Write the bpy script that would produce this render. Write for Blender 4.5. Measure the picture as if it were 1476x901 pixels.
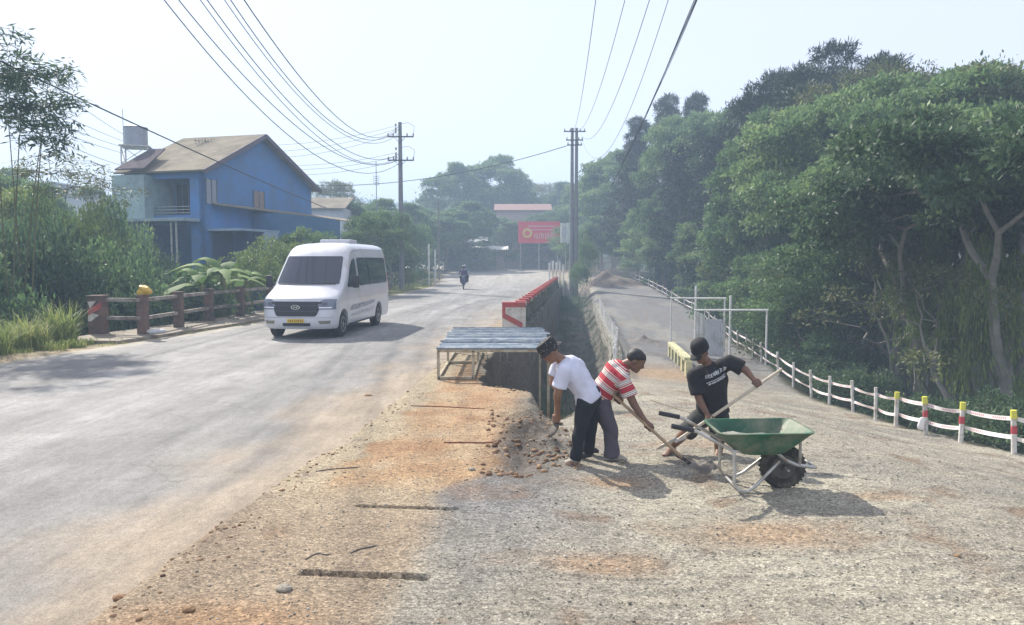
import bpy, bmesh, math, random
import numpy as np
from mathutils import Vector, Matrix, Quaternion
R = math.radians
rnd = random.Random(7)
C = bpy.context.scene
for o in list(bpy.data.objects): bpy.data.objects.remove(o)
COL = C.collection

# ---------------------------------------------------------------- camera geometry
FPX, PITCH, CAMZ = 1074.0, math.atan(75.5 / 1074.0), 2.1
def _dir(px, py):
    u = (px - 738) / FPX; v = (450.5 - py) / FPX
    return (u, math.cos(PITCH) + v * math.sin(PITCH), -math.sin(PITCH) + v * math.cos(PITCH))
def at(px, py, Y):                      # world point at distance Y for a photo pixel
    d = _dir(px, py); t = Y / d[1]
    return Vector((d[0] * t, Y, CAMZ + d[2] * t))
def gp(px, py, z=0.0):
    d = _dir(px, py); t = (z - CAMZ) / d[2]
    return Vector((d[0] * t, d[1] * t, z))

# ---------------------------------------------------------------- tagging
def tag(o, label=None, cat=None, group=None, kind=None):
    if label: o['label'] = label
    if cat: o['category'] = cat
    if group: o['group'] = group
    if kind: o['kind'] = kind
    return o
def empty(name, loc, rz=0.0, label=None, cat=None, group=None):
    o = bpy.data.objects.new(name, None); COL.objects.link(o)
    o.location = loc; o.rotation_euler = (0, 0, rz); o.empty_display_size = .1
    return tag(o, label, cat, group)
def copy_tree(o, parent=None):
    c = o.copy(); COL.objects.link(c); c.parent = parent
    for ch in list(o.children): copy_tree(ch, c)
    return c

# ---------------------------------------------------------------- mesh builder
class MB:
    def __init__(s): s.v = []; s.f = []
    def add(s, vs, fs):
        n = len(s.v); s.v += [tuple(p) for p in vs]; s.f += [tuple(i + n for i in q) for q in fs]; return s
    def box(s, c, size, rot=None):
        hx, hy, hz = size[0] / 2, size[1] / 2, size[2] / 2
        vs = [Vector((x * hx, y * hy, z * hz)) for x in (-1, 1) for y in (-1, 1) for z in (-1, 1)]
        if rot is not None: vs = [rot @ p for p in vs]
        vs = [p + Vector(c) for p in vs]
        return s.add(vs, [(0, 1, 3, 2), (4, 6, 7, 5), (0, 4, 5, 1), (2, 3, 7, 6), (0, 2, 6, 4), (1, 5, 7, 3)])
    def beam(s, a, b, w, h, up=(0, 0, 1)):
        a = Vector(a); b = Vector(b); d = b - a; L = d.length
        if L < 1e-6: return s
        d.normalize(); sd = d.cross(Vector(up))
        if sd.length < 1e-3: sd = Vector((1, 0, 0))
        sd.normalize(); u = sd.cross(d)
        return s.box((a + b) / 2, (L, w, h), Matrix((d, sd, u)).transposed())
    def tube(s, pts, r, n=8, cap=True):
        pts = [Vector(p) for p in pts]
        rs = r if isinstance(r, (list, tuple)) else [r] * len(pts)
        base = len(s.v); prev = None
        for i, p in enumerate(pts):
            if i == 0: d = pts[1] - p
            elif i == len(pts) - 1: d = p - pts[i - 1]
            else: d = (pts[i + 1] - p).normalized() + (p - pts[i - 1]).normalized()
            d.normalize()
            if prev is None:
                a = d.cross(Vector((0, 0, 1)))
                if a.length < .05: a = d.cross(Vector((1, 0, 0)))
            else: a = prev - d * prev.dot(d)
            a.normalize(); prev = a; b = d.cross(a)
            for k in range(n):
                t = 2 * math.pi * k / n
                s.v.append(tuple(p + (a * math.cos(t) + b * math.sin(t)) * rs[i]))
        for i in range(len(pts) - 1):
            for k in range(n):
                k2 = (k + 1) % n
                s.f.append((base + i * n + k, base + i * n + k2, base + (i + 1) * n + k2, base + (i + 1) * n + k))
        if cap:
            s.f.append(tuple(base + k for k in range(n))[::-1])
            s.f.append(tuple(base + (len(pts) - 1) * n + k for k in range(n)))
        return s
    def prism(s, poly, axis, a, b):     # poly: 2D outline; axis 'x','y','z' extruded from a to b
        def P(u, v, t): return {'x': (t, u, v), 'y': (u, t, v), 'z': (u, v, t)}[axis]
        n = len(poly)
        vs = [P(u, v, a) for u, v in poly] + [P(u, v, b) for u, v in poly]
        fs = [tuple(range(n))[::-1], tuple(range(n, 2 * n))] + [(i, (i + 1) % n, n + (i + 1) % n, n + i) for i in range(n)]
        return s.add(vs, fs)
    def lathe(s, prof, c=(0, 0, 0), n=24, axis='z'):
        base = len(s.v); c = Vector(c)
        for r, h in prof:
            for k in range(n):
                t = 2 * math.pi * k / n; p = (r * math.cos(t), r * math.sin(t), h)
                if axis == 'y': p = (p[0], p[2], p[1])
                if axis == 'x': p = (p[2], p[0], p[1])
                s.v.append(tuple(c + Vector(p)))
        for i in range(len(prof) - 1):
            for k in range(n):
                k2 = (k + 1) % n
                s.f.append((base + i * n + k, base + i * n + k2, base + (i + 1) * n + k2, base + (i + 1) * n + k))
        s.f.append(tuple(base + k for k in range(n))[::-1])
        s.f.append(tuple(base + (len(prof) - 1) * n + k for k in range(n)))
        return s
    def ell(s, c, r, n=12, m=8, rot=None):
        base = len(s.v); c = Vector(c)
        if not hasattr(r, '__len__'): r = (r, r, r)
        for i in range(1, m):
            ph = math.pi * i / m
            for k in range(n):
                t = 2 * math.pi * k / n
                p = Vector((r[0] * math.sin(ph) * math.cos(t), r[1] * math.sin(ph) * math.sin(t), r[2] * math.cos(ph)))
                if rot is not None: p = rot @ p
                s.v.append(tuple(c + p))
        for sg in (1, -1):
            p = Vector((0, 0, r[2] * sg))
            if rot is not None: p = rot @ p
            s.v.append(tuple(c + p))
        T = base + n * (m - 1); B = T + 1
        for i in range(m - 2):
            for k in range(n):
                k2 = (k + 1) % n
                s.f.append((base + i * n + k, base + (i + 1) * n + k, base + (i + 1) * n + k2, base + i * n + k2))
        for k in range(n):
            k2 = (k + 1) % n
            s.f.append((T, base + k, base + k2)); s.f.append((B, base + (m - 2) * n + k2, base + (m - 2) * n + k))
        return s
    def build(s, name, mat, parent=None, smooth=False, bevel=0.0, world=False, fixn=True):
        me = bpy.data.meshes.new(name)
        vs = s.v
        if world and parent is not None:
            L = parent.location; vs = [(p[0] - L[0], p[1] - L[1], p[2] - L[2]) for p in vs]
        me.from_pydata(vs, [], s.f); me.update()
        if fixn or bevel:
            bm = bmesh.new(); bm.from_mesh(me)
            if fixn: bmesh.ops.recalc_face_normals(bm, faces=bm.faces)
            if bevel:
                es = [e for e in bm.edges if len(e.link_faces) == 2 and e.calc_face_angle(0) > .6]
                bmesh.ops.bevel(bm, geom=es, offset=bevel, segments=2, affect='EDGES', profile=.6, clamp_overlap=True)
            bm.to_mesh(me); bm.free()
        if mat is not None:
            for m in (mat if isinstance(mat, (list, tuple)) else [mat]): me.materials.append(m)
        o = bpy.data.objects.new(name, me); COL.objects.link(o)
        if parent is not None: o.parent = parent
        if smooth:
            me.polygons.foreach_set('use_smooth', [True] * len(me.polygons))
            try: me.set_sharp_from_angle(angle=R(40))
            except Exception: pass
        return o
def raw_mesh(name, V, F, mat, parent=None, smooth=False):   # V (n,3) array, F (m,k) array, fast
    me = bpy.data.meshes.new(name); V = np.asarray(V, dtype=np.float32); F = np.asarray(F, dtype=np.int32)
    me.vertices.add(len(V)); me.vertices.foreach_set('co', V.ravel())
    k = F.shape[1]; me.loops.add(F.size); me.loops.foreach_set('vertex_index', F.ravel())
    me.polygons.add(len(F)); me.polygons.foreach_set('loop_start', np.arange(0, F.size, k, dtype=np.int32))
    me.polygons.foreach_set('loop_total', np.full(len(F), k, dtype=np.int32))
    if smooth: me.polygons.foreach_set('use_smooth', np.ones(len(F), dtype=bool))
    me.update(calc_edges=True)
    if mat is not None: me.materials.append(mat)
    o = bpy.data.objects.new(name, me); COL.objects.link(o)
    if parent is not None: o.parent = parent
    return o


# ---------------------------------------------------------------- materials
def new_mat(name):
    m = bpy.data.materials.new(name); m.use_nodes = True
    nt = m.node_tree; b = nt.nodes['Principled BSDF']
    return m, nt, b
def N(nt, t, **kw):
    n = nt.nodes.new(t)
    for k, v in kw.items():
        if k in n.inputs.keys(): n.inputs[k].default_value = v
        else: setattr(n, k, v)
    return n
def ramp(nt, stops, interp='LINEAR'):
    n = nt.nodes.new('ShaderNodeValToRGB'); cr = n.color_ramp; cr.interpolation = interp
    while len(cr.elements) < len(stops): cr.elements.new(.5)
    for e, (p, c) in zip(cr.elements, stops):
        e.position = p; e.color = (c[0], c[1], c[2], 1) if hasattr(c, '__len__') else (c, c, c, 1)
    return n
def mixc(nt, fac, a, b, bt='MIX'):
    n = nt.nodes.new('ShaderNodeMix'); n.data_type = 'RGBA'; n.blend_type = bt
    for sock, v in ((n.inputs[0], fac), (n.inputs[6], a), (n.inputs[7], b)):
        if hasattr(v, 'links'): nt.links.new(v, sock)
        elif hasattr(v, '__len__'): sock.default_value = (v[0], v[1], v[2], 1)
        else: sock.default_value = v
    return n.outputs[2]
_mc = {}
def mat(name, col, rough=.7, var=.18, scale=6.0, bump=.15, bscale=60.0, metal=0.0, dirt=None, dirt_amt=.5, spec=.5, coat=0.0, bdist=.01):
    if name in _mc: return _mc[name]
    m, nt, b = new_mat(name); L = nt.links.new
    tc = N(nt, 'ShaderNodeTexCoord')
    nz = N(nt, 'ShaderNodeTexNoise', Scale=scale, Detail=6.0, Roughness=.62); L(tc.outputs['Object'], nz.inputs['Vector'])
    lo = tuple(max(0, c * (1 - var)) for c in col); hi = tuple(min(1, c * (1 + var)) for c in col)
    rp = ramp(nt, [(.3, lo), (.7, hi)]); L(nz.outputs[0], rp.inputs[0]); c = rp.outputs[0]
    if dirt:
        n2 = N(nt, 'ShaderNodeTexNoise', Scale=scale * .45, Detail=8.0, Roughness=.7); L(tc.outputs['Object'], n2.inputs['Vector'])
        r2 = ramp(nt, [(.62 - dirt_amt * .35, 0), (.78 - dirt_amt * .25, 1)]); L(n2.outputs[0], r2.inputs[0])
        c = mixc(nt, r2.outputs[0], c, dirt)
    L(c, b.inputs['Base Color'])
    b.inputs['Roughness'].default_value = rough; b.inputs['Metallic'].default_value = metal
    b.inputs['Specular IOR Level'].default_value = spec
    if coat: b.inputs['Coat Weight'].default_value = coat; b.inputs['Coat Roughness'].default_value = .06
    if bump:
        n3 = N(nt, 'ShaderNodeTexNoise', Scale=bscale, Detail=5.0, Roughness=.6); L(tc.outputs['Object'], n3.inputs['Vector'])
        bp = N(nt, 'ShaderNodeBump', Strength=bump, Distance=bdist); L(n3.outputs[0], bp.inputs['Height']); L(bp.outputs[0], b.inputs['Normal'])
    _mc[name] = m; return m
def leaf_mat(name, cols, trans=.3, rough=.55, spec=.35):
    m, nt, b = new_mat(name); L = nt.links.new
    g = N(nt, 'ShaderNodeNewGeometry'); oi = N(nt, 'ShaderNodeObjectInfo')
    n = len(cols); rp = ramp(nt, [(i / (n - 1), c) for i, c in enumerate(cols)])
    tc = N(nt, 'ShaderNodeTexCoord'); nz = N(nt, 'ShaderNodeTexNoise', Scale=.55, Detail=3.0); L(tc.outputs['Object'], nz.inputs['Vector'])
    a1 = N(nt, 'ShaderNodeMath', operation='MULTIPLY_ADD'); L(g.outputs['Random Per Island'], a1.inputs[0]); a1.inputs[1].default_value = .55
    a2 = N(nt, 'ShaderNodeMath', operation='MULTIPLY_ADD'); L(nz.outputs[0], a2.inputs[0]); a2.inputs[1].default_value = 1.1; a2.inputs[2].default_value = -.38
    L(a2.outputs[0], a1.inputs[2]); L(a1.outputs[0], rp.inputs[0])
    hv = N(nt, 'ShaderNodeHueSaturation')
    mr = N(nt, 'ShaderNodeMapRange'); L(oi.outputs['Random'], mr.inputs[0]); mr.inputs[3].default_value = .8; mr.inputs[4].default_value = 1.25
    mh = N(nt, 'ShaderNodeMapRange'); L(oi.outputs['Random'], mh.inputs[0]); mh.inputs[3].default_value = .515; mh.inputs[4].default_value = .485
    L(mr.outputs[0], hv.inputs['Value']); hv.inputs['Saturation'].default_value = .86; L(mh.outputs[0], hv.inputs['Hue']); L(rp.outputs[0], hv.inputs['Color'])
    L(hv.outputs[0], b.inputs['Base Color']); b.inputs['Roughness'].default_value = rough; b.inputs['Specular IOR Level'].default_value = spec
    tr = N(nt, 'ShaderNodeBsdfTranslucent'); L(hv.outputs[0], tr.inputs['Color'])
    mx = N(nt, 'ShaderNodeMixShader'); mx.inputs[0].default_value = trans
    L(b.outputs[0], mx.inputs[1]); L(tr.outputs[0], mx.inputs[2]); L(mx.outputs[0], nt.nodes['Material Output'].inputs['Surface'])
    return m

# ---------------------------------------------------------------- value noise (numpy)
def _h(i, j, s):
    n = (i.astype(np.int64) * 374761393 + j.astype(np.int64) * 668265263 + s * 974634777) & 0xffffffff
    n = ((n ^ (n >> 13)) * 1274126177) & 0xffffffff
    return ((n ^ (n >> 16)) & 0xffff) / 65535.0
def vn(x, y, s=0):
    x = np.asarray(x, float); y = np.asarray(y, float)
    i = np.floor(x); j = np.floor(y); fx = x - i; fy = y - j
    fx = fx * fx * (3 - 2 * fx); fy = fy * fy * (3 - 2 * fy)
    a = _h(i, j, s); b = _h(i + 1, j, s); c = _h(i, j + 1, s); d = _h(i + 1, j + 1, s)
    return (a * (1 - fx) + b * fx) * (1 - fy) + (c * (1 - fx) + d * fx) * fy
def fbm(x, y, s=0, o=4, g=.5):
    t = 0; a = 1; n = 0
    for k in range(o):
        t = t + a * (vn(x * 2 ** k + 13.7 * k, y * 2 ** k - 7.1 * k, s + k) - .5); n += a; a *= g
    return t / n * 2
def sst(a, b, x):
    t = np.clip((np.asarray(x, float) - a) / (b - a), 0, 1); return t * t * (3 - 2 * t)
def itp(y, xs, ys):                     # smooth-ish interpolation
    return np.interp(y, xs, ys)
def sitp(y, xs, ys):
    y = np.asarray(y, float)
    return (np.interp(y - 1.2, xs, ys) + 2 * np.interp(y, xs, ys) + np.interp(y + 1.2, xs, ys)) / 4
# ================================================================ TERRAIN
def road_z(y): return 1.25 * sst(55, 125, y)
def road_right(y): return itp(y, [-20, 2, 4.4, 5.27, 6.58, 8.6, 15.6, 25, 35, 53, 70, 90, 105, 120, 140], [-6.5, -2.75, -2.46, -2.41, -2.28, -1.91, -1.42, -.6, .5, 2.5, 4.2, 4.6, 4.0, 1.0, -8])
def road_left(y): return itp(y, [-20, 2, 10, 15.6, 23.7, 32, 41, 61, 80, 100, 112, 125, 140], [-18, -13.6, -11.4, -10.4, -8.7, -7.9, -7.3, -6.2, -7.2, -11, -16, -24, -36])
def wall_x(y): return itp(y, [0, 8, 11.5, 12.2, 19.6, 20.6, 22.5, 53, 80, 140], [.1, .12, .25, -.52, -.42, .35, .45, 3.3, 5.9, 6.5])
def by_left(y): return itp(y, [0, 9, 14, 20, 30, 50, 75, 140], [.2, .3, 1.3, 2.6, 4.1, 5.5, 7.6, 9])
def by_z(y): return sitp(y, [0, 7.5, 12, 15.4, 21, 28, 36, 50, 66, 80, 140], [0, 0, -.35, -.65, -1.25, -1.55, -1.5, -.9, -.1, .6, 1.3])
def fence_x(y): return sitp(y, [0, 9, 12, 15.4, 21, 25, 31, 38, 45, 62, 75, 140], [8.6, 8.5, 8.2, 7.95, 7.9, 8.5, 9.4, 10.3, 11.0, 11.7, 11.8, 12])
def gully(y): return itp(y, [10.6, 12.4, 16, 25, 45, 62, 72], [0, .6, .95, 1.25, 1.1, .7, 0])
SLOTS = [(-1.38, -.55, 4.74, .045), (-1.29, -.47, 6.07, .035)]      # x0, x1, y, half width
def terrain(x, y, fine=True):
    x = np.asarray(x, float); y = np.asarray(y, float)
    zr = road_z(y); wx = wall_x(y) + (.16 * fbm(x * 2.1, y * 2.1, 71, 4)) * sst(9.5, 11.2, y) * (1 - sst(20, 21, y)); bl = by_left(y) + .30 * fbm(x * .9, y * .9, 73, 4) * sst(12, 14, y); fx = fence_x(y); rr = road_right(y); rl = road_left(y)
    drop = itp(y, [0, 5, 9, 15.4, 21, 25], [.35, .6, .72, .72, .45, 0])
    zb = by_z(y) - drop * sst(3.2, 8.4, x)
    far = sst(80, 110, y)
    # the bypass side
    zb = zb + (zr - zb) * far
    # gully between road platform and bypass
    g = gully(y)
    side = sst(0, 1, (x - wx) / (.3 + .6 * (1 - sst(8, 11, y))))
    z_right = zb - g * (1 - sst(-.9, .5, x - bl))
    wallstep = np.where(y > 22, sst(.0, .12, x - wx), side)
    z = zr * (1 - wallstep) + z_right * wallstep
    # raised kerb side strip next to the asphalt
    rrn = rr + .05 * fbm(y * 1.7, y * 0 + 3, 5, 3)
    z = z + .045 * sst(0, .1, x - rrn) * (1 - sst(0, .8, x - wx)) * (1 - sst(14, 20, y))
    z = z + .16 * fbm(x * 1.3, y * 1.3, 66, 4) * sst(.1, .5, gully(y)) * sst(.3, 1.2, x - wx) * (1 - sst(-.5, .6, x - bl))
    # beyond the fence
    e = x - fx
    z = z - 2.6 * sst(.15, 3.6, e) * (1 - .75 * sst(70, 95, y)) + .06 * np.clip(e - 12, 0, 60)
    # left of the road: verge, then ravine, then flat
    l = rl - x
    rav = itp(y, [-20, 8, 14, 20, 42, 50, 70, 90], [.6, .8, 1.6, 3.2, 3.2, 1.6, .9, .3])
    w0 = itp(y, [-20, 10, 16, 20, 40, 50], [1.2, 1.2, 1.3, 1.7, 1.7, 3.2])
    z = z - rav * sst(w0, w0 + 2.6, l)
    z = z + .05 * sst(0, .35, l) * (1 - sst(16, 18, y)) 
    z = z + .25 * fbm(x * .25, y * .25, 31, 3) * sst(2, 6, l)
    # distant hills
    r = np.sqrt(x * x + y * y)
    hx = itp(x, [-420, -200, -60, 0, 60, 160, 420], [.55, .6, .75, .9, 1, .8, .6])
    z = z + (19 + 5 * fbm(x * .008, y * .008, 9, 3)) * hx * sst(125, 330, y) 
    z = z + 9 * sst(40, 140, x) * sst(20, 80, r)
    if fine:
        road = (x < rrn) & (x > rl)
        near = 1 - sst(14, 40, y)
        right = sst(.2, 1.2, x - rr + .9)
        n = .030 * fbm(x * .9, y * .9, 1, 3) + .012 * fbm(x * 3.1, y * 3.1, 2, 3) + .007 * fbm(x * 9, y * 9, 3, 3)
        grav = sst(-.2, 1.1, x - wx + .35 * fbm(x, y, 77, 3) + .9 * sst(7.5, 5.5, y) ) 
        # shallow scrape marks and heel prints in the loose stone
        ridg = (1 - np.abs(fbm(x * 1.6 + y * .5, y * 5.5, 21, 3))) ** 3
        lump = np.clip(fbm(x * 11, y * 11, 60, 2) - .25, 0, 1)
        n = n * (.35 + .65 * grav) + grav * (.020 * (ridg - .5) + .022 * lump)
        z = z + n * right * (.25 + .75 * near)
        # dug heap round the workers
        z = z + .16 * np.exp(-(((x - .22) / .42) ** 2 + ((y - 8.5) / .5) ** 2)) * (1 + .5 * fbm(x * 4, y * 4, 8, 3))
        z = z + .10 * np.exp(-(((x - 1.9) / .55) ** 2 + ((y - 7.35) / .16) ** 2)) * (1 + .8 * fbm(x * 6, y * 6, 18, 3))
        z = z - .10 * np.exp(-(((x - .12) / .16) ** 2 + ((y - 7.6) / .6) ** 2))
        z = z + .07 * np.clip(fbm(x * 5, y * 5, 88, 3), -.3, 1) * np.exp(-(((x - .3) / .6) ** 2 + ((y - 9.6) / 2.2) ** 2)); z = z - .08 * np.exp(-(((x - .45) / .2) ** 2 + ((y - 8.9) / .5) ** 2))
        z = np.where(road, z - .012, z)
        for x0, x1, ys, hw in SLOTS:
            yc = ys - .11 * (x - (x0 + x1) / 2) + .006 * fbm(x * 14, x * 0, 4, 2)
            z = z - .17 * ((x > x0) & (x < x1) & (np.abs(y - yc) < hw * (1 + .35 * fbm(x * 5, x * 0 + 2, 14, 3))))
    return z
def gz(x, y): return float(terrain(np.array([x]), np.array([y]), True)[0])

def axis(segs):
    out = []
    for a, b, st in segs: out += list(np.arange(a, b - 1e-6, st))
    out.append(segs[-1][1]); return np.array(out)
def geo(a, b, first, k):
    out = [a]; s = first
    while out[-1] < b: out.append(out[-1] + s); s *= k
    return np.array(out)
xs = np.concatenate([-geo(14, 900, .6, 1.13)[::-1], axis([(-13.8, -5, .3), (-5, -2.6, .08), (-2.6, 4.6, .028), (4.6, 8.4, .05), (8.4, 13, .2), (13, 30, 1.0)]), geo(31, 900, 1.2, 1.13)])
ys = np.concatenate([-geo(1, 120, 1, 1.3)[::-1], axis([(-.5, 2.8, .25), (2.8, 4.6, .03), (4.6, 4.9, .012), (4.9, 5.95, .03), (5.95, 6.2, .012), (6.2, 10.4, .032), (10.4, 16, .06), (16, 34, .14), (34, 80, .5)]), geo(80.6, 1100, .8, 1.06)])
X, Y = np.meshgrid(xs, ys); Z = terrain(X, Y)
nx, ny = len(xs), len(ys)
idx = np.arange(nx * ny).reshape(ny, nx)
F = np.stack([idx[:-1, :-1].ravel(), idx[:-1, 1:].ravel(), idx[1:, 1:].ravel(), idx[1:, :-1].ravel()], 1)
V = np.stack([X.ravel(), Y.ravel(), Z.ravel()], 1)

# base-colour zones of the ground (what lies there, plus shadow tones on the lower road)
def lerp(a, b, t): t = t[..., None]; return a * (1 - t) + np.array(b) * t
def ground_colour(x, y):
    rr = road_right(y); wx = wall_x(y) + (.16 * fbm(x * 2.1, y * 2.1, 71, 4)) * sst(9.5, 11.2, y) * (1 - sst(20, 21, y)); fx = fence_x(y); rl = road_left(y); bl = by_left(y)
    n1 = fbm(x * .7, y * .7, 41, 4); n2 = fbm(x * 2.2, y * 2.2, 42, 4); n3 = fbm(x * 6, y * 6, 43, 3); n4 = fbm(x * .35, y * 1.2, 44, 4)
    c = np.zeros(x.shape + (3,)) + np.array((.385, .355, .285))          # crushed stone
    c = lerp(c, (.30, .285, .25), sst(.05, .45, n1) * .6)
    c = lerp(c, (.455, .425, .34), sst(.1, .5, n4))
    c = lerp(c, (.25, .225, .18), sst(.25, .55, n2) * .6)
    c = lerp(c, (.40, .26, .15), sst(.45, .65, fbm(x * .55 + 9, y * 1.1, 45, 4)) * .35 * (1 - sst(14, 22, y)))
    # grey lower road; its darker blotches put tone changes and shadows into the colour
    c = lerp(c, (.235, .235, .235), sst(18, 26, y) * sst(0, 1, x - bl)); c = lerp(c, (.155, .155, .16), sst(18, 26, y) * sst(0, .5, fbm(x * .5, y * .22, 83, 4))); c = lerp(c, (.33, .32, .29), sst(18, 26, y) * sst(.1, .5, fbm(x * .8, y * .3, 84, 4)) * .8)
    c = lerp(c, (.44, .31, .19), np.exp(-(((x - 4.6) / 1.6) ** 2 + ((y - 22.5) / 2.2) ** 2)) * .9)
    # bluish grey screenings at the digging edge
    c = lerp(c, (.225, .225, .23), np.clip(np.exp(-(((x + .15) / .75) ** 2 + ((y - 6.6) / 1.5) ** 2)) * 1.3 + .3 * n2, 0, 1) * .8)
    # strip beside asphalt
    strip = (1 - sst(-.25, .15, x - wx + .35 * n1 + .12 * n2 + .75 * sst(7.6, 6.2, y))) * sst(-.02, .03, x - rr - .05 * n3)
    s = np.zeros(c.shape) + np.array((.46, .385, .265))
    s = lerp(s, (.38, .33, .26), sst(.1, .5, n2))
    org = (sst(.35, .6, (x - rr) + .3 * n2) * (1 - sst(14.5, 17, y)) * sst(6.0, 7.0, y + .5 * n1))
    s = lerp(s, (.47, .27, .13), np.clip(org * (.62 + .6 * n2), 0, 1) * .9)
    s = lerp(s, (.36, .28, .2), (1 - sst(5.6, 6.9, y + .4 * n1)) * .8)
    s = lerp(s, (.40, .33, .25), sst(15, 19, y) * .7)
    c = c * (1 - strip[..., None]) + s * strip[..., None]
    # orange spill patches
    for (ox, oy, rx, ry, k) in ((1.95, 5.6, .55, .28, .5), (-1.7, 4.1, .6, .3, .6), (.6, 5.0, .4, .18, .5), (1.0, 7.0, .35, .22, .55), (3.3, 6.5, .3, .12, .4)):
        c = lerp(c, (.42, .25, .13), np.clip(np.exp(-(((x - ox) / rx) ** 2 + ((y - oy) / ry) ** 2)) * 1.4 + .4 * n2 - .1, 0, 1) * k)
    # dark damp soil: gully sides and where they dig
    gl = ((x > wx) & (x < bl)) * sst(.1, .6, gully(y))
    c = lerp(c, (.15, .135, .11), np.clip(gl + .2 * n2 * gl, 0, 1))
    c = lerp(c, (.12, .10, .08), np.clip(1.3 * np.exp(-(((x - .2) / .34) ** 2 + ((y - 8.9) / 1.9) ** 2)) + .35 * n2 - .05, 0, 1) * .85)
    # beyond the fence: dark leaf litter and weeds
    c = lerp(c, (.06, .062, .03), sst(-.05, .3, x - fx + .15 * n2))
    # grass and soil on the left
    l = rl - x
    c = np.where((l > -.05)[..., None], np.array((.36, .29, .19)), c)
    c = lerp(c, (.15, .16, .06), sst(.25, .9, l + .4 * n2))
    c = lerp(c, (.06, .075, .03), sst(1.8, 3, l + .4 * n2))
    # far land
    c = lerp(c, (.055, .075, .04), sst(112, 130, y + 6 * n1))
    c = lerp(c, (.44, .31, .2), sst(84, 92, y) * (1 - sst(112, 124, y + 2 * n1)) * sst(0, 1, x - rr) * (1 - sst(0, 3, x - fx)))
    return c * (1 + .10 * n3[..., None]) * np.where(x > road_right(y), .80, 1.0)[..., None]
GC = ground_colour(X, Y).reshape(-1, 3)

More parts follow.
